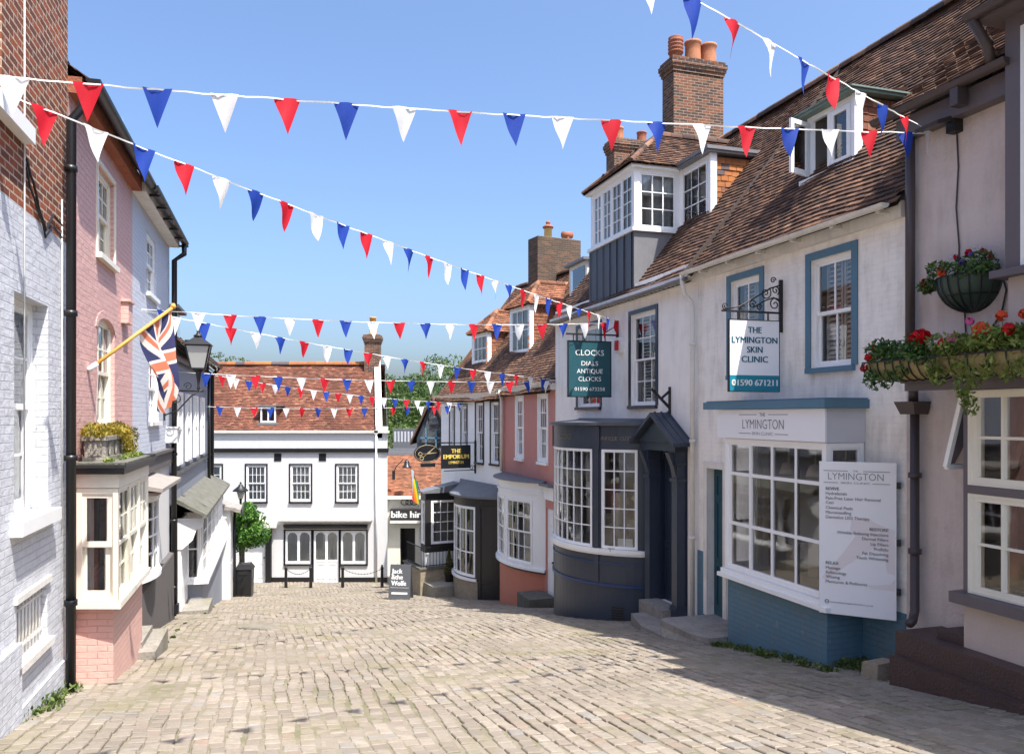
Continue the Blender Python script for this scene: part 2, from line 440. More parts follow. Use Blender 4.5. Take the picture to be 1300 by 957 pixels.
    M['pole'] = m_wood('varnished_wood', (0.55, 0.28, 0.06), (0.68, 0.38, 0.10), (6, 6, 6), 0.4)
    M['tile_r'] = m_tile('brown_clay_tiles', [(0.0, (0.05, 0.034, 0.029)), (0.35, (0.10, 0.057, 0.042)), (0.7, (0.16, 0.086, 0.056)), (0.92, (0.225, 0.122, 0.078)), (1.0, (0.30, 0.20, 0.13))], 0.3, (0.17, 0.13, 0.085))
    M['tile_h'] = m_tile('red_clay_tiles', [(0.0, (0.085, 0.04, 0.03)), (0.3, (0.155, 0.058, 0.038)), (0.75, (0.22, 0.085, 0.052)), (1.0, (0.34, 0.18, 0.11))], 0.3, (0.25, 0.18, 0.09))
    M['tile_o'] = m_tile('orange_hung_tiles', [(0.0, (0.10, 0.08, 0.08)), (0.22, (0.12, 0.09, 0.09)), (0.25, (0.36, 0.12, 0.035)), (0.7, (0.46, 0.17, 0.05)), (1.0, (0.38, 0.13, 0.05))], 0.1)
    M['tile_e'] = m_tile('mottled_brown_tiles', [(0.0, (0.07, 0.042, 0.033)), (0.5, (0.16, 0.085, 0.055)), (0.85, (0.25, 0.135, 0.08)), (1.0, (0.32, 0.20, 0.13))], 0.35, (0.22, 0.18, 0.12))
    M['tile_b'] = m_tile('orange_red_tiles', [(0.0, (0.14, 0.07, 0.045)), (0.5, (0.29, 0.115, 0.065)), (1.0, (0.40, 0.18, 0.10))], 0.3)
    M['terracotta'] = m_stone('terracotta', (0.42, 0.16, 0.08), (0.52, 0.23, 0.12), 0.15, 0.8, 6)
    M['terra_red'] = m_stone('red_terracotta', (0.28, 0.09, 0.055), (0.38, 0.14, 0.08), 0.15, 0.8, 6)
    M['buff'] = m_stone('buff_clay', (0.52, 0.36, 0.14), (0.62, 0.45, 0.2), 0.0, 0.8, 6)
    M['orangepot'] = m_stone('orange_clay', (0.58, 0.26, 0.07), (0.68, 0.34, 0.11), 0.0, 0.8, 6)
    M['red'] = m_cloth('red_cloth', (0.58, 0.012, 0.028), 0.3)
    M['blue'] = m_cloth('blue_cloth', (0.012, 0.05, 0.33), 0.22)
    M['whitecloth'] = m_cloth('white_cloth', (0.80, 0.80, 0.80), 0.35)
    M['cord'] = m_cloth('white_tape', (0.80, 0.80, 0.78), 0.15)
    M['fblue'] = m_cloth('faded_navy_cloth', (0.035, 0.04, 0.12), 0.2)
    M['fred'] = m_cloth('faded_red_cloth', (0.68, 0.21, 0.12), 0.3)
    M['fwhite'] = m_cloth('faded_white_cloth', (0.80, 0.74, 0.68), 0.3)
    M['signwhite'] = m_paint('white_sign_print', (0.86, 0.86, 0.88), 0.35, 0.02, 0, 3)
    M['signgrey'] = m_paint('pale_grey_sign_panel', (0.62, 0.60, 0.60), 0.4, 0.03, 0, 3)
    M['panelblue'] = m_paint('lavender_panel', (0.58, 0.59, 0.64), 0.4, 0.03, 0, 3)
    M['letter_grey'] = m_paint('grey_lettering', (0.10, 0.10, 0.11), 0.5, 0, 0, 3)
    M['letter_mid'] = m_paint('mid_grey_lettering', (0.17, 0.165, 0.175), 0.5, 0, 0, 3)
    M['letter_teal'] = m_paint('teal_lettering', (0.005, 0.11, 0.17), 0.4, 0, 0, 3)
    M['letter_white'] = m_paint('white_lettering', (0.80, 0.80, 0.78), 0.5, 0, 0, 3)
    M['gold'] = m_paint('gold_lettering', (0.70, 0.52, 0.10), 0.4, 0.05, 0, 3)
    M['palegold'] = m_paint('worn_gilt', (0.42, 0.33, 0.18), 0.5, 0.15, 0, 5)
    M['dullgold'] = m_paint('dull_gold_lettering', (0.17, 0.155, 0.11), 0.5, 0.05, 0, 3)
    M['blush'] = m_paint('blush_print', (0.80, 0.735, 0.74), 0.4, 0.02, 0, 3)
    M['alarmred'] = m_paint('red_plastic', (0.55, 0.02, 0.03), 0.35, 0.05, 0, 3)
    M['bark'] = m_wood('bark', (0.10, 0.075, 0.05), (0.19, 0.15, 0.11), (8, 8, 1))
    M['leaf_bay'] = m_leaf('bay_leaves', [(0, (0.03, 0.09, 0.014)), (0.6, (0.08, 0.21, 0.026)), (1, (0.15, 0.30, 0.05))])
    M['leaf_tree'] = m_leaf('tree_leaves', [(0, (0.03, 0.062, 0.016)), (0.6, (0.075, 0.13, 0.032)), (1, (0.14, 0.19, 0.05))])
    M['leaf_pale'] = m_leaf('pale_tree_leaves', [(0, (0.05, 0.075, 0.03)), (0.6, (0.10, 0.14, 0.05)), (1, (0.17, 0.21, 0.09))])
    M['leaf_pot'] = m_leaf('geranium_leaves', [(0, (0.025, 0.06, 0.015)), (0.6, (0.06, 0.13, 0.03)), (1, (0.13, 0.22, 0.05))])
    M['leaf_trail'] = m_leaf('trailing_leaves', [(0, (0.07, 0.12, 0.02)), (0.6, (0.17, 0.23, 0.04)), (1, (0.32, 0.36, 0.10))])
    M['leaf_yel'] = m_leaf('yellow_herb_leaves', [(0, (0.13, 0.13, 0.02)), (0.5, (0.30, 0.24, 0.03)), (1, (0.42, 0.30, 0.04))])
    M['leaf_con'] = m_leaf('conifer_needles', [(0, (0.06, 0.07, 0.015)), (0.6, (0.12, 0.12, 0.03)), (1, (0.18, 0.16, 0.05))])
    M['weed'] = m_leaf('weed_leaves', [(0, (0.04, 0.07, 0.015)), (0.6, (0.10, 0.15, 0.03)), (1, (0.18, 0.22, 0.06))])
    M['pet_red'] = m_cloth('red_petals', (0.55, 0.008, 0.015), 0.25)
    M['pet_orange'] = m_cloth('orange_red_petals', (0.70, 0.09, 0.03), 0.25)
    M['pet_pink'] = m_cloth('pink_petals', (0.70, 0.16, 0.40), 0.25)
    M['pet_purple'] = m_cloth('purple_petals', (0.16, 0.09, 0.38), 0.25)
    M['liner'] = m_paint('green_plastic_liner', (0.045, 0.075, 0.055), 0.45, 0.2, 0.003, 8)
    M['moss'] = m_wood('coir_liner', (0.24, 0.19, 0.08), (0.40, 0.33, 0.17), (9, 9, 9), 0.95)
    M['soil'] = m_paint('potting_soil', (0.03, 0.022, 0.015), 0.95, 0.3, 0.01, 12)
    M['blindw'] = m_paint('white_shutter_slats', (0.80, 0.79, 0.77), 0.45, 0.02, 0, 3)
    M['plastic_w'] = m_paint('white_plastic', (0.78, 0.78, 0.76), 0.4, 0.05, 0, 3)
    M['lampglass'] = m_cloth('frosted_lantern_glass', (0.78, 0.78, 0.74), 0.55, 0.15)
    M['chalk'] = m_paint('chalkboard_print', (0.085, 0.09, 0.10), 0.4, 0.1, 0, 3)
    M['signblack'] = m_paint('black_sign_paint', (0.012, 0.013, 0.016), 0.4, 0.1, 0, 3)
    M['tyre'] = m_paint('black_rubber', (0.015, 0.015, 0.015), 0.7, 0.1, 0, 3)
    M['bikeblue'] = m_paint('turquoise_bike_paint', (0.02, 0.30, 0.38), 0.3, 0.05, 0, 3)
    M['wicker'] = m_wood('wicker', (0.30, 0.17, 0.07), (0.45, 0.28, 0.13), (9, 9, 9), 0.7)
    M['shopbrown'] = m_wood('shop_joinery', (0.20, 0.11, 0.055), (0.34, 0.20, 0.11), (3, 3, 1), 0.6)
    M['beige'] = m_paint('beige_fabric', (0.52, 0.45, 0.36), 0.9, 0.1, 0, 3)
    M['shoppale'] = m_paint('pale_shop_wall', (0.45, 0.42, 0.38), 0.9, 0.1, 0, 3)
# ------------------------------------------------------------------ building helper
class House:
    def __init__(self, F, name, label, s0, cat='house', group=None, zb=None, n0=0.0):
        self.F = F; p = F.w(s0, n0); self.zb = gz(p[1]) if zb is None else zb
        self.root = thing(name, label, cat, (p[0], p[1], self.zb), F.rz, group)
        self.off = (-s0, n0, -self.zb)
    def part(self, mb, name, mat, label=None, parent=None, weld=False):
        o = mb.build(name, mat, parent or self.root, self.off if parent is None else (0, 0, 0), weld=weld)
        if label: o['label'] = label
        return o

def flat(s0, s1, n=0.0):
    return Path([(s0, n), (s1, n)])

def pwall(mb, path, a0, a1, z0, z1, openings=(), rev=0.12, deep=0.9, d=0.0, minner=1):
    ss = sorted(set([a0, a1] + [b for b in path.cum if a0 < b < a1] + [x for o in openings for x in o[:2] if a0 < x < a1]))
    zs = sorted(set([z0, z1] + [x for o in openings for x in o[2:4] if z0 < x < z1]))
    m0 = mb.m
    for i in range(len(ss) - 1):
        for j in range(len(zs) - 1):
            sm, zm = (ss[i] + ss[i + 1]) / 2, (zs[j] + zs[j + 1]) / 2
            if any(o[0] < sm < o[1] and o[2] < zm < o[3] for o in openings): continue
            p, q = path.P(ss[i], d), path.P(ss[i + 1], d)
            mb.face([(*p, zs[j]), (*q, zs[j]), (*q, zs[j + 1]), (*p, zs[j + 1])])
    for o in openings:
        cut = sorted(set([o[0], o[1]] + [b for b in path.cum if o[0] < b < o[1]]))
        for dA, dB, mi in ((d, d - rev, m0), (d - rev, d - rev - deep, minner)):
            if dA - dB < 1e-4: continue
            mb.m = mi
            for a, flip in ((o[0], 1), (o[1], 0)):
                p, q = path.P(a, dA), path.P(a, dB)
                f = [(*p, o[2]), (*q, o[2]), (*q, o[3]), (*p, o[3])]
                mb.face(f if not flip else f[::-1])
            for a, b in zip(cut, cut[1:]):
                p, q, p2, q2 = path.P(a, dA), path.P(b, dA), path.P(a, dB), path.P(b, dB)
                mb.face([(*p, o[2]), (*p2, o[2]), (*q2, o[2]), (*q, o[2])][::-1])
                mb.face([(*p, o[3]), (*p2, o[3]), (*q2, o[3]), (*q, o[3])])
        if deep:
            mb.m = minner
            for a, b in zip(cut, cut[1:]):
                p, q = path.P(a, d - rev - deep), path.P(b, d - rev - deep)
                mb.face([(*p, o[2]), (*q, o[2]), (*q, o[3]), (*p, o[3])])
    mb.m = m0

def glazing(mb, path, a0, a1, z0, z1, dA, dB, cols, rows, rail, bar):
    """one sash: perimeter rails and bars between depth dA (inner) and dB (outer)"""
    mb.pbox(path, a0, a0 + rail, dA, dB, z0, z1); mb.pbox(path, a1 - rail, a1, dA, dB, z0, z1)
    mb.pbox(path, a0 + rail, a1 - rail, dA, dB, z0, z0 + rail * 1.25); mb.pbox(path, a0 + rail, a1 - rail, dA, dB, z1 - rail, z1)
    w = (a1 - a0 - 2 * rail)
    for k in range(1, cols):
        x = a0 + rail + w * k / cols
        mb.pbox(path, x - bar / 2, x + bar / 2, dA + 0.006, dB - 0.004, z0 + rail, z1 - rail)
    zr = rows if isinstance(rows, (list, tuple)) else None
    h = z1 - z0 - 2.25 * rail
    for k in range(1, len(zr) + 1 if zr else rows):
        z = zr[k - 1] if zr else z0 + rail * 1.25 + h * k / rows
        mb.pbox(path, a0 + rail, a1 - rail, dA + 0.009, dB - 0.007, z - bar / 2, z + bar / 2)

def pane(H, win, path, a0, a1, z0, z1, d, mat=None):
    g = MB()
    cut = [a0] + [b for b in path.cum if a0 < b < a1] + [a1]
    for a, b in zip(cut, cut[1:]):
        p, q = path.P(a, d), path.P(b, d)
        g.face([(*p, z0), (*q, z0), (*q, z1), (*p, z1)])
    return g.build('pane', mat or M['glass'], win)

def curtain(H, win, path, a0, a1, z0, z1, d, kind, mat=None):
    if kind == 'none': return
    c = MB(); c.smooth = True
    def sheet(b0, b1, gather=0.03, zb=z0):
        n = max(6, int((b1 - b0) / 0.025)); top = []; bot = []
        for k in range(n + 1):
            a = b0 + (b1 - b0) * k / n
            w = gather * math.sin(a * 52 + 1.7 * math.sin(a * 9)) * 0.5
            p = path.P(a, d + w - gather); q = path.P(a, d + w * 1.3 - gather)
            top.append((*p, z1)); bot.append((*q, zb))
        vs = top + bot
        c.idx(vs, [(k, k + 1, n + 2 + k, n + 1 + k) for k in range(n)])
    w = a1 - a0
    if kind == 'net': sheet(a0, a1, 0.012)
    elif kind == 'sides': sheet(a0, a0 + w * 0.24); sheet(a1 - w * 0.24, a1)
    elif kind == 'left': sheet(a0, a0 + w * 0.45)
    elif kind == 'right': sheet(a1 - w * 0.42, a1)
    elif kind == 'half': sheet(a0, a1, 0.025, z0 + (z1 - z0) * 0.5)
    elif kind == 'shutter':
        c.smooth = False; n = int((z1 - z0) / 0.068)
        for side in (0, 1):
            b0 = a0 + w * (0.02 + 0.5 * side); b1 = a0 + w * (0.48 + 0.5 * side)
            c.pbox(path, b0, b0 + 0.035, d - 0.05, d - 0.02, z0, z1); c.pbox(path, b1 - 0.035, b1, d - 0.05, d - 0.02, z0, z1)
            for k in range(n):
                z = z0 + (k + 0.5) * (z1 - z0) / n
                p0, p1 = path.P(b0 + 0.04, d - 0.015), path.P(b1 - 0.04, d - 0.015); q0, q1 = path.P(b0 + 0.04, d - 0.055), path.P(b1 - 0.04, d - 0.055)
                c.hexa([(*p0, z - 0.022), (*p1, z - 0.022), (*q1, z + 0.018), (*q0, z + 0.018), (*p0, z - 0.014), (*p1, z - 0.014), (*q1, z + 0.026), (*q0, z + 0.026)])
    elif kind == 'blind':
        c.smooth = False; sheet(a0 + 0.01, a1 - 0.01, 0.004, z0 + (z1 - z0) * 0.62)
    nm = {'shutter': 'louvred_shutter', 'blind': 'roller_blind'}.get(kind, 'curtain')
    return c.build(nm, mat or (M['blindw'] if kind == 'shutter' else M['net']), win)

def window(H, path, a0, a1, z0, z1, cols=3, rows=2, sash=True, mat='white', fw=0.05, rail=0.035, bar=0.02, rec=0.08,
           sill=None, surround=None, cur='none', curmat=None, opens=None, meet=0.5, name='window', panes=True):
    mt = M[mat] if isinstance(mat, str) else mat
    if opens is not None: opens.append((a0, a1, z0, z1))
    f = MB()
    dA, dB = -rec - 0.09, -rec + 0.005
    e = 0.002
    if fw:
        f.pbox(path, a0 + e, a0 + fw, dA, dB, z0 + e, z1 - e); f.pbox(path, a1 - fw, a1 - e, dA, dB, z0 + e, z1 - e)
        f.pbox(path, a0 + fw, a1 - fw, dA, dB - 0.003, z1 - fw, z1 - e); f.pbox(path, a0 + fw, a1 - fw, dA, dB - 0.003, z0 + e, z0 + fw * 0.8)
    A0, A1, Z0, Z1 = a0 + fw, a1 - fw, z0 + fw * 0.8, z1 - fw
    if sash:
        zm = Z0 + (Z1 - Z0) * meet
        glazing(f, path, A0, A1, zm - 0.02, Z1, -rec - 0.042, -rec - 0.012, cols, rows, rail, bar)
        glazing(f, path, A0, A1, Z0, zm + 0.016, -rec - 0.08, -rec - 0.046, cols, rows, rail, bar)
    else:
        glazing(f, path, A0, A1, Z0, Z1, -rec - 0.06, -rec - 0.012, cols, rows, rail, bar)
    w = H.part(f, name, mt)
    if panes:
        if sash:
            pane(H, w, path, A0 + 0.01, A1 - 0.01, zm, Z1 - 0.01, -rec - 0.028)
            pane(H, w, path, A0 + 0.01, A1 - 0.01, Z0 + 0.01, zm, -rec - 0.066)
        else:
            pane(H, w, path, A0 + 0.01, A1 - 0.01, Z0 + 0.01, Z1 - 0.01, -rec - 0.04)
    curtain(H, w, path, A0, A1, Z0, Z1, -rec - (0.095 if cur == 'net' else 0.14), cur, curmat)
    if sill:
        s = MB(); ex = 0.06
        s.pbox(path, max(0, a0 - ex), min(path.L, a1 + ex), -rec - 0.02, 0.07, z0 - 0.075, z0 - 0.003)
        s.build('sill', M[sill], w)
    if surround:
        sm, sw = surround; s = MB()
        s.pbox(path, a0 - sw, a0 - 0.001, -0.03, 0.022, z0, z1 + sw); s.pbox(path, a1 + 0.001, a1 + sw, -0.03, 0.022, z0, z1 + sw)
        s.pbox(path, a0 - 0.001, a1 + 0.001, -0.03, 0.025, z1 + 0.001, z1 + sw)
        s.build('surround', M[sm], w)
    return w

def door(H, path, a0, a1, z0, z1, mat, d=-0.15, panels=2, rows=3, knob=True, knobside=1):
    m = MB()
    m.pbox(path, a0, a1, d - 0.05, d, z0, z1)
    w = (a1 - a0); pw = (w - 0.1 * (panels + 1)) / panels
    hs = [0.30, 0.42, 0.16][:rows]; tot = sum(hs); z = z0 + 0.18; H_ = (z1 - z0) - 0.18 - 0.1 * rows
    for r in range(rows):
        h = H_ * hs[r] / tot
        for k in range(panels):
            x = a0 + 0.1 + k * (pw + 0.1)
            for q in ((x, x + 0.02, z, z + h), (x + pw - 0.02, x + pw, z, z + h), (x + 0.02, x + pw - 0.02, z, z + 0.02), (x + 0.02, x + pw - 0.02, z + h - 0.02, z + h)):
                m.pbox(path, q[0], q[1], d, d + 0.014, q[2], q[3])
        z += h + 0.1
    o = H.part(m, 'door', M[mat])
    if knob:
        k = MB(); x = a1 - 0.09 if knobside > 0 else a0 + 0.09
        p = path.P(x, d + 0.05); k.lathe((p[0], p[1], z0 + 1.02), [(0.005, -0.03), (0.03, -0.02), (0.035, 0), (0.03, 0.02), (0.005, 0.03)], 10)
        k.build('handle', M['iron'], o)
    return o

# ------------------------------------------------------------------ tiles
def inpoly(x, y, poly):
    c = False; j = len(poly) - 1
    for i in range(len(poly)):
        if (poly[i][1] > y) != (poly[j][1] > y) and x < (poly[j][0] - poly[i][0]) * (y - poly[i][1]) / (poly[j][1] - poly[i][1]) + poly[i][0]: c = not c
        j = i
    return c

def tiles(mb, O, U, V, poly, tw=0.165, g=0.105, wave=0.02, seed=1, thick=0.02, base=True, rvbias=0.0, lift=0.027):
    rr = random.Random(seed)
    O = Vector(O); U = Vector(U).normalized(); V = Vector(V).normalized(); N = U.cross(V)
    def wv(u, v): return wave * (math.sin(u * 1.1 + seed) * math.cos(v * 0.9 + 0.5 * seed) + 0.5 * math.sin(u * 2.7 + v * 1.3 + seed))
    if base:
        mb.rv = 0.0
        mb.face([O + U * u + V * v - N * (0.025 + 1.5 * wave) for u, v in poly])
    us = [p[0] for p in poly]; vs = [p[1] for p in poly]
    rows = int((max(vs) - min(vs)) / g) + 1
    for r in range(rows):
        v = min(vs) + r * g; off = (r % 2) * tw / 2 + rr.uniform(-0.012, 0.012)
        n = int((max(us) - min(us)) / tw) + 2
        for k in range(-1, n):
            u = min(us) + off + k * tw
            if not inpoly(u + tw / 2, v + g * 0.5, poly): continue
            a = u + rr.uniform(0.002, 0.006); b = u + tw - rr.uniform(0.002, 0.006)
            j = rr.uniform(-0.004, 0.004); v0 = v + rr.uniform(-0.007, 0.007); l0 = lift + rr.uniform(-0.003, 0.007); l1 = 0.004
            w0, w1 = wv(u, v), wv(u, v + g)
            w0b, w1b = wv(u + tw, v), wv(u + tw, v + g)
            A = O + U * a + V * v0 + N * (l0 + w0 + j); B = O + U * b + V * (v0 + rr.uniform(-0.003, 0.003)) + N * (l0 + w0b - j)
            C = O + U * b + V * (v + g * 1.12) + N * (l1 + w1b); D = O + U * a + V * (v + g * 1.12) + N * (l1 + w1)
            A2 = A - N * thick; B2 = B - N * thick
            mb.rv = min(1, max(0, rr.random() * 0.8 + 0.2 * rr.random() + rvbias))
            mb.idx([A, B, C, D, A2, B2], [(0, 1, 2, 3), (4, 5, 1, 0), (0, 3, 4), (1, 5, 2)])
    mb.rv = 0.5

def ridge_tiles(mb, a, b, r=0.11, ln=0.33, seed=3):
    a = Vector(a); b = Vector(b); d = (b - a); n = max(1, int(d.length / ln)); rr = random.Random(seed)
    t = d.normalized(); s = t.cross(Vector((0, 0, 1))).normalized(); up = s.cross(t)
    for k in range(n):
        p0 = a + d * (k / n); p1 = a + d * ((k + 1) / n - 0.02 / n); mb.rv = rr.random(); rad = r * rr.uniform(0.94, 1.05)
        vs = []; m = 7
        for p, q in ((p0, rad), (p1, rad * 0.96)):
            for i in range(m):
                an = math.pi * (-0.08 + 1.16 * i / (m - 1)); vs.append(p + s * math.cos(an) * q + up * (math.sin(an) * q - 0.02))
        s0 = mb.smooth; mb.smooth = True
        mb.idx(vs, [(i, i + 1, m + i + 1, m + i) for i in range(m - 1)])
        mb.smooth = s0
        mb.face([vs[i] for i in range(m)][::-1]); mb.face([vs[m + i] for i in range(m)])
    mb.rv = 0.5

def main_roof(H, s0, s1, ze, zr, b, mat='tile_r', over=0.22, seed=1, wave=0.025, tw=0.165, g=0.105, poly=None, ridge=True, cut=None):
    """street slope of tiles from the eaves (height ze at the wall) to the ridge (zr, b behind the wall), with a plain back slope"""
    ln = math.hypot(b, zr - ze); cp, sp = b / ln, (zr - ze) / ln
    m = MB(); O = (s0, 0, ze) if False else (s0, -over, ze - over * sp / cp)
    L = ln + over / cp
    tiles(m, O, (1, 0, 0), (0, cp, sp), poly or [(0, 0), (s1 - s0, 0), (s1 - s0, L), (0, L)], tw, g, wave, seed)
    m.rv = 0.2
    m.face([(s0, b, zr), (s1, b, zr), (s1, 2 * b + over, ze - over * sp / cp), (s0, 2 * b + over, ze - over * sp / cp)])
    r = H.part(m, 'roof', M[mat])
    if ridge:
        k = MB(); ridge_tiles(k, (s0, b, zr + 0.04), (s1, b, zr + 0.04), 0.12, 0.33, seed)
        k.build('ridge_tiles', M[mat], r)
    return r

def shell(mb, s0, s1, z0, ze, zr, b, front=False):
    """gable ends and back wall"""
    for s, fl in ((s0, 0), (s1, 1)):
        f = [(s, 0.0, z0), (s, 2 * b, z0), (s, 2 * b, ze), (s, b, zr), (s, 0.0, ze)]
        mb.face(f if fl else f[::-1])
    mb.face([(s1, 2 * b, z0), (s0, 2 * b, z0), (s0, 2 * b, ze), (s1, 2 * b, ze)])

def gutter(mb, s0, s1, n, z, r=0.06, seg=8, sag=0.0):
    # half round trough along s
    vs = []; k = 14
    for i in range(k + 1):
        s = s0 + (s1 - s0) * i / k; zz = z - sag * math.sin(math.pi * i / k)
        for j in range(seg + 1):
            a = math.pi + math.pi * j / seg
            vs.append((s, -n + r * math.cos(a), zz + r * math.sin(a)))
    m = seg + 1
    s_ = mb.smooth; mb.smooth = True
    mb.idx(vs, [(i * m + j, i * m + j + 1, (i + 1) * m + j + 1, (i + 1) * m + j) for i in range(k) for j in range(seg)])
    mb.smooth = s_
    mb.face(vs[:m]); mb.face(vs[-m:][::-1])
    for i in range(k):
        a, b = i * m + seg, (i + 1) * m + seg
        p, q = vs[a], vs[b]
        mb.face([p, q, (q[0], q[1], q[2] - 0.02), (p[0], p[1], p[2] - 0.02)])

def chimney(H, cs, cb, ws, wb, z0, z1, mat, pots=(), band=True):
    """cs along the street, cb behind the wall; pots: (ds, db, kind, height, r, mat)"""
    m = MB()
    x0, x1, y0, y1 = cs - ws / 2, cs + ws / 2, cb - wb / 2, cb + wb / 2
    top = z1 - (0.38 if band else 0.0)
    m.box(x0, x1, y0, y1, z0, top)
    if band:
        for k, (e, h) in enumerate(((0.03, 0.09), (0.06, 0.09), (0.085, 0.12), (0.05, 0.08))):
            m.box(x0 - e, x1 + e, y0 - e, y1 + e, top + 0.001, top + h); top += h
    c = H.part(m, 'chimney', M[mat])
    f = MB(); f.box(x0 + 0.06, x1 - 0.06, y0 + 0.06, y1 - 0.06, z1 - 0.02, z1 + 0.03); f.build('flaunching', M['stone'], c)
    for ds, db, kind, h, r, pm in pots:
        p = MB(); c0 = (cs + ds, cb + db, z1 + 0.02)
        if kind == 'plain': pr = [(r * 1.06, 0), (r * 1.04, h * 0.1), (r, h * 0.5), (r * 1.0, h * 0.86), (r * 1.1, h * 0.9), (r * 1.1, h), (r * 0.8, h), (r * 0.78, h * 0.6)]
        elif kind == 'roll':
            pr = [(r * 0.8, 0), (r * 0.85, h * 0.3)]
            for k in range(4): z = h * (0.32 + 0.16 * k); pr += [(r, z), (r * 1.05, z + h * 0.04), (r, z + h * 0.08), (r * 0.85, z + h * 0.1)]
            pr += [(r, h * 0.98), (r * 0.95, h), (r * 0.4, h)]
        elif kind == 'tall': pr = [(r * 1.15, 0), (r * 1.15, h * 0.07), (r, h * 0.1), (r * 0.82, h * 0.9), (r * 0.95, h * 0.92), (r * 0.95, h), (r * 0.7, h), (r * 0.65, h * 0.7)]
        elif kind == 'cowl':
            pr = [(r * 1.05, 0), (r * 0.95, h * 0.55), (r * 1.1, h * 0.58), (r * 1.1, h * 0.63), (r * 0.6, h * 0.63)]
            q = MB(); q.lathe((c0[0], c0[1], c0[2] + h * 0.66), [(r * 1.35, 0), (r * 1.4, 0.04), (r * 0.9, 0.1), (r * 0.45, 0.14)], 12)
            q.lathe((c0[0], c0[1], c0[2] + h * 0.66 + 0.14), [(r * 0.45, 0), (r * 0.62, 0.06), (r * 0.3, 0.12), (0.01, 0.15)], 10)
            q.build('cowl', M['terra_red'], c)
        elif kind == 'horizontal':
            q = Vector(c0); p.tube([q + Vector((0, -0.2, h * 0.7)), q + Vector((0, 0.2, h * 0.75))], r, 12); pr = [(r * 0.8, 0), (r * 0.8, h * 0.6), (r * 0.6, h * 0.62)]
        p.lathe(c0, pr, 16)
        p.build('chimney_pot', M[pm], c)
    return c

# ------------------------------------------------------------------ foliage
def leaves(mb, clumps, n, size, rr, flat_=0.0, up=0.0):
    """leaf-sized faces spread through clumps (centre, radii)"""
    for c, rad, share in clumps:
        for _ in range(int(n * share)):
            while True:
                p = Vector((rr.uniform(-1, 1), rr.uniform(-1, 1), rr.uniform(-1, 1)))
                if p.length < 1: break
            p = p.normalized() * (p.length ** 0.45)
            q = Vector(c) + Vector((p.x * rad[0], p.y * rad[1], p.z * rad[2]))
            s = size * rr.uniform(0.6, 1.3)
            d = (Vector((rr.gauss(0, 1), rr.gauss(0, 1), rr.gauss(0, 1) + up))).normalized()
            t = d.cross(Vector((rr.gauss(0, 1), rr.gauss(0, 1), rr.gauss(0, 1)))).normalized()
            u = d.cross(t)
            mb.rv = rr.random()
            mb.idx([q - d * s, q - d * s * 0.2 + t * s * 0.42, q + d * s, q - d * s * 0.2 - t * s * 0.42 + u * s * 0.12], [(0, 1, 2, 3)])
    mb.rv = 0.5

def bloom(mb, c, r, rr, n=16):
    c = Vector(c)
    for _ in range(n):
        d = Vector((rr.gauss(0, 1), rr.gauss(0, 1), rr.gauss(0, 1))).normalized()
        t = d.cross(Vector((rr.gauss(0, 1), rr.gauss(0, 1), rr.gauss(0, 1)))).normalized(); u = d.cross(t)
        p = c + d * r * 0.75; s = r * 0.55
        mb.idx([p - t * s, p + u * s + d * s * 0.3, p + t * s, p - u * s + d * s * 0.2], [(0, 1, 2, 3)])

def trunk(mb, base, top, r0, r1, rr, n=6):
    a = Vector(base); b = Vector(top); pts = []; rs = []
    for k in range(n + 1):
        t = k / n; p = a.lerp(b, t) + Vector((rr.uniform(-1, 1), rr.uniform(-1, 1), 0)) * (0.04 * (b - a).length * (0 < k < n)); pts.append(p); rs.append(r0 + (r1 - r0) * t)
    mb.tube(pts, rs, 8)

def sign_rz(nx, ny): return math.atan2(nx, -ny)

def text_lines(parent, lines, mat, y, name='lettering', loc=(0, 0, 0)):
    """lines: (body, x, z, width, height, align, bold)"""
    m = MB()
    for body, x, z, w, h, al, bo in lines:
        m.text(body, (x, y, z), (1, 0, 0), (0, 0, 1), w, h, al, bo)
    return m.build(name, mat, parent, loc)
FR = Facade((4.60, 10.24), (0.2987, -0.9543))
FL = Facade((-4.97, 8.95), (-0.283, 0.959))
FE = Facade((-0.31, 25.9), (0.447, -0.894))
FH = Facade((-13.6, 33.0), (1, 0))
ZE, ZR, RB = 2.80, 6.68, 3.19          # eaves, ridge, ridge set-back of the right-hand row

def pipe_clips(mb, s, n, z0, z1, step, r):
    z = z0
    while z < z1:
        mb.lathe((s, -n, z), [(r, -0.03), (r * 1.35, -0.03), (r * 1.35, 0.03), (r, 0.03)], 10); z += step

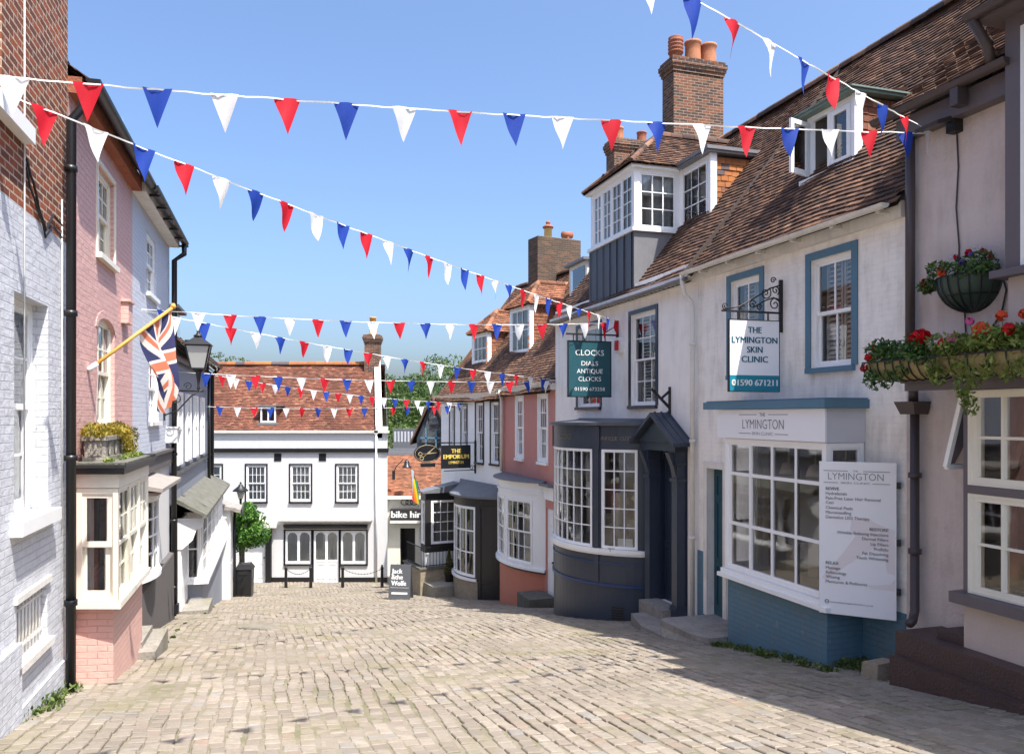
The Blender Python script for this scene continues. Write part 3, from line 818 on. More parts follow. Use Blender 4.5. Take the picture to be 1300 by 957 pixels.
# ================================================================== skin clinic
def clinic():
    s0, s1 = FR.s(886), FR.s(1151)
    H = House(FR, 'shop_house', 'white painted brick house with slate blue window frames and a large white shop window', s0)
    P = flat(s0, s1); A = lambda px: FR.s(px) - s0
    op = []
    bars = dict(cols=2, rows=1, sash=True, surround=('bluetrim', 0.11), sill='bluetrim', rail=0.04, bar=0.03, fw=0.055, rec=0.05)
    window(H, P, A(928), A(965), 0.68, 2.24, cur='shutter', opens=op, **bars)
    window(H, P, A(1030), A(1082), 0.68, 2.21, cur='shutter', opens=op, **bars)
    bl, br = FR.s(920.5, 0.6), FR.s(1049.5, 0.6)
    op.append((bl - s0 + 0.08, br - s0 - 0.08, -2.45, -0.4))
    da, db = A(899), A(919)
    op.append((da, db, -3.5, -0.92))
    w = MB()
    pwall(w, P, 0, P.L, -5.0, ZE, op, rev=0.14, deep=1.9)
    shell(w, s0, s1, -5.0, 2.68, ZR - .15, RB)
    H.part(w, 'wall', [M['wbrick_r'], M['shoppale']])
    door(H, P, da, db, -3.5, -0.92, 'teal', -0.12, 1, 3)
    m = MB()
    m.pbox(P, da - 0.11, da - 0.002, -0.05, 0.03, -3.5, -0.80); m.pbox(P, db + 0.002, db + 0.11, -0.05, 0.03, -3.5, -0.80); m.pbox(P, da, db, -0.05, 0.032, -0.915, -0.80)
    H.part(m, 'door_frame', M['white_old'])
    for a, b in ((0.0, da - 0.115), (br - s0 - 0.029, P.L - 0.002)):
        m = MB(); m.pbox(P, a, b, 0.0, 0.012, -5, -2.41); H.part(m, 'painted_dado', M['bluebrick'])
    # bay
    B = Path([(bl, 0), (bl, 0.6), (br, 0.6), (br, 0)]); fw = br - bl
    m = MB(); pwall(m, B, 0, B.L, -5.0, -2.49, d=-0.03)
    m.face([(bl, 0, -2.49), (br, 0, -2.49), (br, -0.57, -2.49), (bl, -0.57, -2.49)])
    bay = H.part(m, 'bay_base', M['bluebrick'])
    zr = [-1.64, -0.88]
    for a0, a1, c in ((0.02, 0.6, 1), (0.6, 0.6 + fw, 4), (0.6 + fw, 1.18 + fw, 1)):
        window(H, B, a0, a1, -2.36, -0.345, c, zr, False, 'white', fw=0.065, rail=0.03, bar=0.05, rec=0.0, name='shop_window')
    m = MB(); m.pbox(B, 0.0, B.L, -0.08, 0.09, -2.49, -2.43); m.pbox(B, 0.0, B.L, -0.08, 0.05, -2.43, -2.362)
    H.part(m, 'bay_sill', M['white'])
    m = MB(); m.pbox(B, 0.0, B.L, -0.1, 0.01, -0.343, 0.10)
    H.part(m, 'fascia', M['panelblue'])
    m = MB()
    S0, S1 = FR.s(911, 0.64), br + 0.02
    m.box(S0, S1, -0.645, -0.615, -0.335, 0.095)
    sg = H.part(m, 'fascia_sign', M['signwhite'])
    cx = (FR.s(942, 0.64) + FR.s(997, 0.64)) / 2
    ls = [('THE', cx, -0.005, None, 0.05, 'C', 0.0), ('LYMINGTON', cx, -0.185, 0.98, 0.135, 'C', -0.012), ('SKIN CLINIC', cx, -0.275, 0.50, 0.045, 'C', -0.01)]
    tx = MB()
    for b, x, z, wd, h, al, bo in ls: tx.text(b, (x, -0.6455, z), (1, 0, 0), (0, 0, 1), wd, h, al, bo)
    for x0, x1, z in ((cx - .58, cx - .14, 0.02), (cx + .14, cx + .58, 0.02), (cx - .58, cx - .29, -0.255), (cx + .29, cx + .58, -0.255)): tx.box(x0, x1, -0.649, -0.6455, z - 0.004, z + 0.004)
    tx.build('lettering', M['letter_mid'], sg)
    m = MB(); S = FR.s(894, 0.68)
    m.box(S, br + 0.08, -0.70, 0.0, 0.102, 0.215); m.box(S + 0.03, br + 0.05, -0.66, 0.0, 0.217, 0.235)
    H.part(m, 'bay_roof', M['bluetrim'])
    # things seen through the shop window
    rr = random.Random(4); m = MB()
    m.box(bl + 0.1, br - 0.1, -0.5, 0.25, -2.47, -2.4)
    m.m = 0
    for k in range(4):
        x = bl + 0.3 + k * 0.52; h = rr.uniform(0.25, 0.9); m.box(x, x + rr.uniform(0.18, 0.36), 0.3, 0.6, -2.39, -2.39 + h)
    m.m = 1; m.box(bl + 0.1, bl + 1.0, 1.5, 1.8, -2.40, -0.7)
    m.m = 2; m.box(br - 0.75, br - 0.2, 0.9, 1.1, -2.42, -0.6); m.box(br - 1.5, br - 0.9, 1.2, 1.5, -2.42, -1.2)
    for k in range(3):
        m.m = 0; m.lathe((bl + 0.5 + 0.62 * k, 0.2, -0.72), [(0.15, -0.16), (0.09, 0.0), (0.02, 0.02), (0.01, 0.3)], 12)
    H.part(m, 'shop_display', [M['beige'], M['shoppale'], M['shopbrown']])
    # eaves, gutter, pipe
    m = MB(); m.box(s0, s1, -0.09, 0.02, 2.42, 2.62)
    k = s0 + 0.4
    while k < s1:
        m.box(k, k + 0.07, -0.24, -0.09, 2.50, 2.60); k += 0.84
    H.part(m, 'eaves_board', M['white_old'])
    m = MB(); gutter(m, s0 - 0.05, s1 - 0.02, 0.30, 2.575, 0.06)
    H.part(m, 'gutter', M['white_old'])
    ps = FR.s(879, 0.09); m = MB()
    m.tube([(FR.s(866, .27), -0.27, 2.56), (FR.s(866, .27), -0.27, 2.40), (FR.s(870, .2), -0.22, 2.2), (ps, -0.10, 2.05), (ps, -0.09, 1.8), (ps, -0.09, -3.9)], 0.042, 10)
    pipe_clips(m, ps, 0.09, -2.2, 1.9, 1.75, 0.045); H.part(m, 'drainpipe', M['white_old'])
    rf = main_roof(H, s0 - 0.02, s1 + 0.05, 2.87, ZR, RB, 'tile_r', 0.24, 11, 0.03, ridge=True)
    m = MB(); m.bar((s0 - .02, -.2, 2.56), (s0 - .02, RB, ZR - .02), .05, .17); m.build('verge_tiles', M['verge'], rf)
    # dormer with casement, lead top and tile hung cheeks
    b = 0.70; d0, d1 = FR.s(1025, -b), FR.s(1083, -b); zt, zb = 4.67, 3.68
    D = Path([(d0, -2.3), (d0, -b), (d1, -b), (d1, -2.3)]); l = 2.3 - b; dw = d1 - d0
    m = MB(); pwall(m, D, l, l + dw, zb - 0.35, zt, [(l + 0.06, l + dw - 0.06, zb + 0.05, zt - 0.08)], rev=0.06, deep=0.9)
    m.m = 0; pwall(m, D, 0, l, zb - 0.5, zt)
    dm = H.part(m, 'dormer', [M['white'], M['dark']])
    m = MB(); tiles(m, (d1 + 0.012, -(-b), zb - 0.2), (0, 1, 0), (0, 0, 1), [(0.07, 0.0), (l, 1.6), (l, zt - zb + 0.2), (0.07, zt - zb + 0.2)], 0.17, 0.115, 0.004, 5, base=True, lift=0.016)
    m.build('hung_tiles', M['tile_h'], dm)
    m = MB(); m.box(d0 - 0.14, d1 + 0.14, b - 0.14, 2.35, zt + 0.002, zt + 0.045); m.box(d0 - 0.17, d1 + 0.17, b - 0.17, 2.35, zt + 0.046, zt + 0.07)
    m.build('dormer_roof', M['copper'], dm)
    m = MB(); m.pbox(D, l - 0.05, l + dw + 0.05, -0.02, 0.09, zb - 0.06, zb + 0.02); m.build('sill', M['white'], dm)
    m = MB(); m.box(d1 + .002, d1 + .06, b - .025, b + .12, zb - .02, zt); m.build('corner_board', M['white'], dm)
    q = [l + 0.06, l + dw / 2, l + dw - 0.06]
    f = MB(); f.pbox(D, q[1] - 0.028, q[1] + 0.03, -0.06, 0.015, zb + 0.05, zt - 0.08)
    glazing(f, D, q[1] + 0.03, q[2], zb + 0.06, zt - 0.09, -0.04, 0.01, 1, 1, 0.075, 0.02)
    # the far leaf stands open, hinged on its far edge
    hx, hy = d0 + 0.06, b
    ang = R(75); lw = dw / 2 - 0.06
    ux, uy = math.cos(-ang), math.sin(-ang)
    C = Path([(hx, -hy + 0.02), (hx + ux * lw, -(hy + uy * lw) + 0.02)])
    f.build('casement', M['white'], dm)
    f = MB(); glazing(f, C, 0, lw, zb + 0.06, zt - 0.09, -0.02, 0.02, 1, 1, 0.07, 0.02); f.build('casement', M['white'], dm)['label'] = 'open casement leaf'
    for pp, a, c, d in ((D, q[1] + 0.08, q[2] - 0.05, -0.02), (C, 0.05, lw - 0.05, 0.0)):
        g = MB(); p, r = pp.P(a, d), pp.P(c, d); g.face([(*p, zb + 0.1), (*r, zb + 0.1), (*r, zt - 0.13), (*p, zt - 0.13)]); g.build('pane', M['glass'], dm)
    return H

# ================================================================== clock shop
def clock_shop():
    s0, s1 = FR.sd(21.2), FR.s(886) - 0.002
    H = House(FR, 'shop_house', 'white rendered house with a dark navy bow shopfront and a big white roof dormer', s0)
    P = flat(s0, s1); A = lambda px: FR.s(px) - s0
    op = []
    wa = dict(cols=3, rows=2, surround=('navy', 0.09), sill='navy', fw=0.05, rail=0.035, bar=0.022, rec=0.06)
    window(H, P, A(733.5), A(762), 0.22, 2.16, cur='blind', opens=op, **wa)
    window(H, P, A(801), A(833), 0.22, 2.14, cur='shutter', opens=op, **wa)
    cs = -7.93
    da, db = A(837.5), A(863); zd0, zd1 = -3.62, -0.55
    op.append((da, db, zd0, zd1))
    op.append((cs - 1.6 - s0, cs + 1.55 - s0, -2.75, -0.72))
    w = MB(); pwall(w, P, 0, P.L, -6.4, ZE, op, rev=0.10, deep=1.6); shell(w, s0, s1, -6.4, 2.55, ZR - .1, RB)
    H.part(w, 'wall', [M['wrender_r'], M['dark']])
    # bow
    B = arc_path(cs, 1.88, 1.234, 30)
    wins = [(-63, -33, 4), (-27, 32.2, 8), (38.5, 60.0, 3)]
    m = MB(); pwall(m, B, 0, B.L, -6.4, -0.20, [(B.at(a), B.at(b), -2.74, -0.69) for a, b, c in wins], rev=0.06, deep=0)
    bow = H.part(m, 'bow_front', M['slatepaint'])
    for a, b, c in wins:
        window(H, B, B.at(a), B.at(b), -2.74, -0.69, c, 5, False, 'white', fw=0.03, rail=0.03, bar=0.022, rec=-0.005, name='shop_window')
    m = MB(); m.pbox(B, 0, B.L, 0.0, 0.075, -2.82, -2.745); m.pbox(B, 0, B.L, 0.0, 0.04, -2.87, -2.822)
    m.build('sill', M['white'], bow, (0, 0, 0))
    m = MB(); m.pbox(B, 0, B.L, 0.0, 0.035, -3.52, -3.46); m.pbox(B, 0, B.L, 0.0, 0.022, -3.05, -3.02)
    m.build('moulding', M['navy_line'], bow)
    for a in (35.3, -30, 64):
        m = MB(); m.pbox(B, B.at(a) - 0.055, B.at(a) + 0.055, 0.0, 0.03, -3.45, -0.70); m.pbox(B, B.at(a) - 0.08, B.at(a) + 0.08, 0.0, 0.05, -0.70, -0.22); m.build('pilaster', M['slatepaint'], bow)
    m = MB(); a = B.at(44)
    for k in range(6): m.pbox(B, B.at(45.0), B.at(52), 0.0, 0.012, -4.22 + k * 0.055, -4.19 + k * 0.055)
    m.build('vent', M['greyblack'], bow)
    tx = MB()
    for word, c, dz, h in (('ANTIQUE CLOCKS', 48.5, 0, 0.075), ('CLOCKS', 8, 0, 0.12)):
        # letter by letter round the bow
        n = len(word); adv = h * 0.72; a0 = B.at(c) - adv * n / 2
        for k, ch in enumerate(word):
            if ch == ' ': continue
            aa = a0 + adv * (k + 0.5); p = B.P(aa, 0.004); q = B.P(aa + 0.01, 0.004)
            tx.text(ch, (p[0], p[1], -0.5), (q[0] - p[0], q[1] - p[1], 0), (0, 0, 1), None, h, 'C', 0.01)
    tx.build('lettering', M['dullgold'], bow)
    m = MB(); n = 40
    ring = [B.P(B.L * k / n, 0.10) for k in range(n + 1)]; top = [B.P(B.L * k / n, 0.0) for k in range(n + 1)]
    vs = [(*p, -0.195) for p in ring] + [(*p, -0.135) for p in ring] + [(min(max(p[0], s0), s1), -0.0, -0.05) for p in top]
    N_ = n + 1
    m.idx(vs, [(k, k + 1, N_ + k + 1, N_ + k) for k in range(n)] + [(N_ + k, N_ + k + 1, 2 * N_ + k + 1, 2 * N_ + k) for k in range(n)])
    m.face([vs[k] for k in range(N_)][::-1])
    H.part(m, 'bow_roof', M['lead_d'])
    m = MB(); rr = random.Random(9)
    m.box(cs - 1.5, cs + 1.5, -0.7, 0.9, -2.78, -2.72)
    for k in range(7):
        m.m = rr.choice((0, 1, 2)); x = cs - 1.3 + k * 0.4; h = rr.uniform(0.3, 1.3); y = rr.uniform(-0.2, 0.8)
        m.box(x, x + 0.22, y, y + 0.18, -2.72, -2.72 + h)
        m.m = 0; m.lathe((x + 0.11, y - 0.03, -2.72 + h * 0.75), [(0.0, -0.08), (0.08, 0), (0.0, 0.08)], 10)
    H.part(m, 'shop_display', [M['shoppale'], M['shopbrown'], M['beige']])
    m = MB(); p = B.P(B.at(57), -0.05); q = B.P(B.at(48), -0.05); m.face([(*q, -2.68), (*p, -2.68), (*p, -2.52), (*q, -2.52)]); 
    H.part(m, 'shop_card', M['signwhite'])
    # door and porch
    door(H, P, da, db, zd0, zd1, 'navy', -0.10, 2, 3)
    xc = (s0 + da + s0 + db) / 2; wd = db - da
    m = MB(); n = 14                                     # arched head of the opening
    arc = [(xc + (wd / 2) * math.cos(math.pi * k / n), zd1 - 0.45 + 0.42 * math.sin(math.pi * k / n)) for k in range(n + 1)]
    poly = arc + [(xc - wd / 2, zd1 + 0.01), (xc + wd / 2, zd1 + 0.01)]
    for i in range(n):
        a, b2 = arc[i], arc[i + 1]
        m.hexa([(b2[0], 0.05, b2[1]), (a[0], 0.05, a[1]), (a[0], 0.09, a[1]), (b2[0], 0.09, b2[1]), (b2[0], 0.05, zd1 + 0.01), (a[0], 0.05, zd1 + 0.01), (a[0], 0.09, zd1 + 0.01), (b2[0], 0.09, zd1 + 0.01)])
    for sg in (-1, 1): m.box(xc + sg * wd / 2, xc + sg * (wd / 2 + 0.29), -0.012, 0.095, -4.3, -0.66); m.box(xc + sg * (wd / 2 - 0.025), xc + sg * wd / 2, -0.012, 0.095, zd0, zd1)
    L0, L1 = xc - 0.86, xc + 0.86
    ez, az = -0.50, 0.0
    fn = lambda a, b, t: (a, -t, b)
    m.box(L0 + 0.16, L1 - 0.16, -0.27, -0.002, -0.66, -0.505)
    m.prism([(L0 + 0.12, ez), (L1 - 0.12, ez), (xc, az - 0.06)], fn, 0.002, 0.30)
    porch = H.part(m, 'porch', M['navy'])
    r = MB()
    for sg in (-1, 1):
        o = xc + sg * 0.90
        r.prism([(o, ez - 0.06), (o, ez + 0.01), (xc, az + 0.07), (xc, az)] if sg < 0 else [(xc, az), (xc, az + 0.07), (o, ez + 0.01), (o, ez - 0.06)], fn, 0.0, 0.42)
        nx, nz = (az - ez), 0.9
        for k in range(3): r.prism([(o - sg * 0.02, ez + 0.012), (o - sg * 0.02, ez + 0.03), (xc, az + 0.09), (xc, az + 0.072)] if sg < 0 else [(xc, az + 0.072), (xc, az + 0.09), (o - sg * 0.02, ez + 0.03), (o - sg * 0.02, ez + 0.012)], fn, 0.02 + 0.14 * k, 0.05 + 0.14 * k)
    r.build('porch_roof', M['slatepaint'], porch)
    for sg in (-1, 1):
        c = MB(); x = xc + sg * (wd / 2 + 0.15); zb = -4.28 if sg < 0 else -3.95
        c.box(x - 0.10, x + 0.10, -0.20, -0.002, zb + 0.42, -0.92); c.box(x - 0.135, x + 0.135, -0.24, -0.002, zb, zb + 0.36); c.box(x - 0.12, x + 0.12, -0.225, -0.002, zb + 0.362, zb + 0.418)
        c.box(x - 0.13, x + 0.13, -0.23, -0.002, -1.22, -1.16); c.box(x - 0.125, x + 0.125, -0.225, -0.002, -0.917, -0.86); c.box(x - 0.11, x + 0.11, -0.24, -0.002, -0.858, -0.663)
        c.prism([(0.20, -1.14), (0.25, -0.95), (0.36, -0.68), (0.20, -0.68)], lambda a, b, t: (t, -a, b), x - 0.07, x + 0.07)
        c.build('porch_column', M['slatepaint'], porch)
    # cornice
    m = MB(); m.box(s0, s1, -0.12, 0.02, 2.42, 2.57); m.box(s0, s1, -0.17, -0.12, 2.50, 2.58); k = s0 + 0.08
    while k < s1 - 0.1:
        m.box(k, k + 0.08, -0.165, -0.121, 2.43, 2.497); k += 0.17
    H.part(m, 'cornice', M['white_old'])
    m = MB(); gutter(m, s0, s1, 0.25, 2.47, 0.05); H.part(m, 'gutter', M['lead_l'])
    main_roof(H, s0, s1 - 0.03, 2.70, ZR, RB, 'tile_r', 0.2, 21, 0.025)
    # big dormer
    sA, sB, sC, b1 = -9.07, -6.74, -5.52, 1.08
    zb, zt = 3.97, 5.22
    D = Path([(sA, -2.3), (sA, 0.0), (sB, 0.0), (sB, -b1), (sC, -b1), (sC, -2.35)])
    c1, c2, c3, c4 = D.cum[1], D.cum[2], D.cum[3], D.cum[4]
    ow = [(c1 + 0.08, c2 - 0.08), (c2 + 0.09, c3 - 0.09), (c3 + 0.12, c4 - 0.10)]
    m = MB(); pwall(m, D, c1, c4, zb - 0.04, zt + 0.10, [(a, b, zb + 0.02, zt - 0.02) for a, b in ow], rev=0.07, deep=0.3)
    pwall(m, D, 0, c1, 2.6, zt + 0.1); 
    dm = H.part(m, 'dormer', [M['white'], M['shoppale']])
    W = lambda a0, a1, c, r_, cur='none': window(type('S', (), {'part': staticmethod(lambda mb, n_, mt: mb.build(n_, mt, dm))}), D, a0, a1, zb + 0.02, zt - 0.02, c, r_, False, 'white', fw=0.035, rail=0.035, bar=0.02, rec=0.0, cur=cur)
    q = (ow[0][1] - ow[0][0]) / 4
    for k in range(4): W(ow[0][0] + q * k, ow[0][0] + q * (k + 1), 2, 4)
    W(*ow[1], 3, 3, 'blind'); W(*ow[2], 3, 3)
    m = MB(); m.pbox(D, c1 - 0.05, c4 + 0.04, -0.02, 0.07, zb - 0.055, zb + 0.018); m.build('sill', M['white'], dm)
    m = MB(); m.pbox(D, c1, c2, -0.02, 0.012, 2.58, zb - 0.058)
    k = c1 + 0.03
    while k < c2: m.pbox(D, k, k + 0.03, 0.012, 0.04, 2.62, zb - 0.07); k += 0.36
    m.build('lead_apron', M['lead_d'], dm)
    m = MB(); m.pbox(D, c2, c3, -0.02, 0.012, 2.60, zb - 0.058); m.pbox(D, c3, c4, -0.02, 0.011, 3.6, zb - 0.058); m.build('lead_cheek', M['lead_l'], dm)
    m = MB(); tiles(m, (sC + 0.012, b1, zb - 0.15), (0, 1, 0), (0, 0, 1), [(.07, 0), (1.3, 1.05), (1.3, zt - zb + 0.17), (.07, zt - zb + 0.17)], 0.17, 0.115, 0.004, 6, lift=0.016)
    m.build('hung_tiles', M['tile_o'], dm)
    m = MB(); m.box(sC + .002, sC + .06, b1 - .025, b1 + .12, zb - .06, zt + .1); m.build('corner_board', M['white'], dm)
    m = MB(); m.box(sB + 0.1, sC + 0.16, b1 - 0.16, 2.7, zt + 0.102, zt + 0.17); m.box(sB + 0.12, sC + 0.13, b1 - 0.13, 2.7, zt + 0.05, zt + 0.10); m.build('lead_flat', M['lead_l'], dm)
    m = MB(); e = 0.16; zE = zt + 0.11; hw = (sB - sA) / 2 + e; xm = (sA + sB) / 2; rise = 1.12; cp = hw / math.hypot(hw, rise); sp = rise / math.hypot(hw, rise); sl = math.hypot(hw, rise)
    tiles(m, (sA - e, -e, zE), (1, 0, 0), (0, cp, sp), [(0, 0), (2 * hw, 0), (hw, sl)], 0.16, 0.105, 0.008, 7)
    dp = 3.3
    tiles(m, (sB + e, -e, zE), (0, 1, 0), (-cp, 0, sp), [(0, 0), (dp, 0), (dp, sl), (hw, sl)], 0.16, 0.105, 0.008, 8)
    tiles(m, (sA - e, dp - e, zE), (0, -1, 0), (cp, 0, sp), [(0, 0), (dp, 0), (dp - hw, sl), (0, sl)], 0.16, 0.15, 0.008, 9)
    for x in (sA - e, sB + e): ridge_tiles(m, (x, -e, zE + 0.03), (xm, -e + hw, zE + rise + 0.03), 0.06, 0.25, 5)
    ridge_tiles(m, (xm, hw - e, zE + rise + 0.02), (xm, dp, zE + rise + 0.02), 0.10, 0.3, 6)
    m.build('dormer_roof', M['tile_r'], dm)
    m = MB(); m.pbox(D, c1 - 0.1, c3, 0.0, 0.10, zt + 0.04, zt + 0.10); m.build('dormer_fascia', M['white'], dm)
    # chimneys
    Y1 = 21.35; px = 879.5; X = (px - 650) / 1000 * Y1
    cs1 = (X - 4.60) * FR.x[0] + (Y1 - 10.24) * FR.x[1]; cb1 = -((X - 4.60) * FR.o[0] + (Y1 - 10.24) * FR.o[1])
    chimney(H, cs1, cb1, 0.62, 1.5, 4.8, 9.52, 'brick_c', [(0, -0.52, 'roll', 0.62, 0.2, 'terra_red'), (0, 0.0, 'plain', 0.58, 0.21, 'terracotta'), (0, 0.48, 'plain', 0.56, 0.21, 'terracotta')])
    # hooked bracket on the wall
    t = thing('sign_bracket', 'small empty black iron bracket on white wall above the dark porch', 'bracket', FR.w(FR.s(851), 0, 0.28), FR.rz)
    m = MB(); m.box(-0.03, 0.03, -0.03, 0, -0.28, 0.28); m.bar((0, -0.02, -0.12), (0, -0.40, 0.24), 0.045); m.bar((0, -0.02, 0.20), (0, -0.2, 0.05), 0.04); m.build('bracket_arm', M['iron'], t)
    t = thing('alarm_box', 'white wall alarm box with red centre beside the hanging clock sign', 'alarm', FR.w(FR.s(788.5), 0, 1.55), FR.rz)
    m = MB(); m.prism([(-0.17, 0.0), (-0.12, 0.17), (0.12, 0.17), (0.17, 0), (0.12, -0.17), (-0.12, -0.17)], lambda a, b, q_: (a, -q_, b), 0.0, 0.09); m.build('casing', M['plastic_w'], t)
    m = MB(); m.box(-0.07, 0.07, -0.13, -0.092, -0.11, 0.10); m.build('strobe', M['alarmred'], t)
    return H

# ================================================================== pink house with bow window
def rose_house():
    s0, s1 = FR.sd(25.9) + 0.0, FR.sd(21.2) - 0.002
    H = House(FR, 'shop_house', 'rose red house with a white bow shop window next to the navy bow shopfront', s0)
    P = flat(s0, s1); A = lambda px: FR.s(px) - s0; op = []; ze = 0.95
    wa = dict(cols=3, rows=2, fw=0.09, rail=0.045, bar=0.028, rec=0.0, sill='white', surround=('white', 0.07))
    window(H, P, A(655.5), A(664.5), -1.30, 0.58, opens=op, cur='none', **wa)
    window(H, P, A(684), A(695.2), -1.30, 0.62, opens=op, cur='none', **wa)
    cs = (FR.sd(21.95) + FR.sd(25.7)) / 2; half = (FR.sd(21.95) - FR.sd(25.7)) / 2
    op.append((cs - half + 0.3 - s0, cs + half - 0.3 - s0, -4.4, -2.3))
    da, db = P.L - 0.72, P.L - 0.08
    op.append((da, db, -5.0, -2.55))
    w = MB(); pwall(w, P, 0, P.L, -7.0, ze, op, rev=0.1, deep=1.2); shell(w, s0, s1, -7, ze - .1, 5.4, 3.5)
    H.part(w, 'wall', [M['rose'], M['dark']])
    door(H, P, da, db, -5.0, -2.55, 'white', -0.04, 1, 3)
    B = arc_path(cs, half, 0.66, 24); T = math.degrees(B.th)
    wins = [(-0.86 * T, -0.45 * T, 3), (-0.40 * T, 0.10 * T, 3), (0.18 * T, 0.78 * T, 4)]
    m = MB(); pwall(m, B, 0, B.L, -4.36, -1.95, [(B.at(a), B.at(b), -4.22, -2.38) for a, b, c in wins], rev=0.05, deep=0)
    bow = H.part(m, 'bow_front', M['white'])
    for a, b, c in wins: window(H, B, B.at(a), B.at(b), -4.22, -2.38, c, 2, True, 'white', fw=0.05, rail=0.04, bar=0.024, rec=-0.02, name='shop_window', cur='right' if a > 0 else 'none')
    m = MB(); pwall(m, B, 0, B.L, -7.0, -4.362, d=-0.05); m.build('bow_base', M['rose_base'], bow)
    m = MB(); m.pbox(B, 0, B.L, -0.05, 0.08, -4.36, -4.29); m.pbox(B, 0, B.L, 0.0, 0.04, -2.2, -2.15); m.build('sill', M['white'], bow)
    m = MB(); m.pbox(B, 0, B.L, -0.05, 0.03, -4.42, -4.362); m.build('black_line', M['greyblack'], bow)
    m = MB(); m.box(cs + half, s1, -0.06, 0, -2.3, -1.95); m.pbox(B, 0, B.L, -0.05, 0.10, -1.95, -1.88); m.build('fascia', M['white'], bow)
    m = MB(); n = 24
    e_ = [B.P(B.L * k / n, 0.16) for k in range(n + 1)]; N_ = n + 1
    vs = [(*p, -1.878) for p in e_] + [(*p, -1.85) for p in e_] + [(min(max(p[0], s0), s1), 0, -1.80) for p in e_]
    m.idx(vs, [(k, k + 1, N_ + k + 1, N_ + k) for k in range(n)] + [(N_ + k, N_ + k + 1, 2 * N_ + k + 1, 2 * N_ + k) for k in range(n)]); m.face(vs[:N_][::-1])
    m.box(s1 - 0.8, s1 - 0.01, -0.2, 0, -1.93, -1.86)
    m.build('lead_top', M['lead'], bow)
    m = MB(); m.box(s0, s1, -0.14, 0.02, ze - 0.24, ze - 0.06); H.part(m, 'eaves_board', M['white_old'])
    m = MB(); gutter(m, s0, s1, 0.26, ze - 0.05, 0.06); H.part(m, 'gutter', M['white_old'])
    m = MB(); ps = s0 + 0.18; m.tube([(ps, -0.24, ze - 0.1), (ps, -0.1, ze - 0.35), (ps, -0.1, -1.8)], 0.06, 8); H.part(m, 'drainpipe', M['white_old'])
    main_roof(H, s0, s1 - 0.02, ze, 5.55, 3.5, 'tile_e', 0.22, 31, 0.03)
    # stack on the far side of the ridge, seen over the navy shop's dormer
    Y1 = 25.2; X = (802 - 650) / 1000 * Y1
    cs1 = (X - 4.60) * FR.x[0] + (Y1 - 10.24) * FR.x[1]; cb1 = -((X - 4.60) * FR.o[0] + (Y1 - 10.24) * FR.o[1])
    chimney(H, cs1, cb1, 0.6, 1.5, 3.6, 8.72, 'brick_c', [(0, -0.45, 'plain', 0.42, 0.14, 'terracotta'), (0, 0.35, 'plain', 0.36, 0.15, 'terra_red')])
    # small roof window box beside the lead apron
    b = 1.5; x0, x1, zt = FR.s(723, -b), FR.s(745, -b), 4.55
    m = MB(); m.box(x0, x1, b, 3.2, 2.6, zt); dm = H.part(m, 'dormer', M['white_old'])
    m = MB(); m.box(x0 - 0.1, x1 + 0.1, b - 0.15, 3.3, zt + 0.002, zt + 0.08); m.build('dormer_roof', M['lead_l'], dm)
    m = MB(); m.box(x0 + 0.15, x1 - 0.15, b - 0.012, b - 0.002, zt - 0.75, zt - 0.12); m.build('pane', M['glass'], dm)
    return H

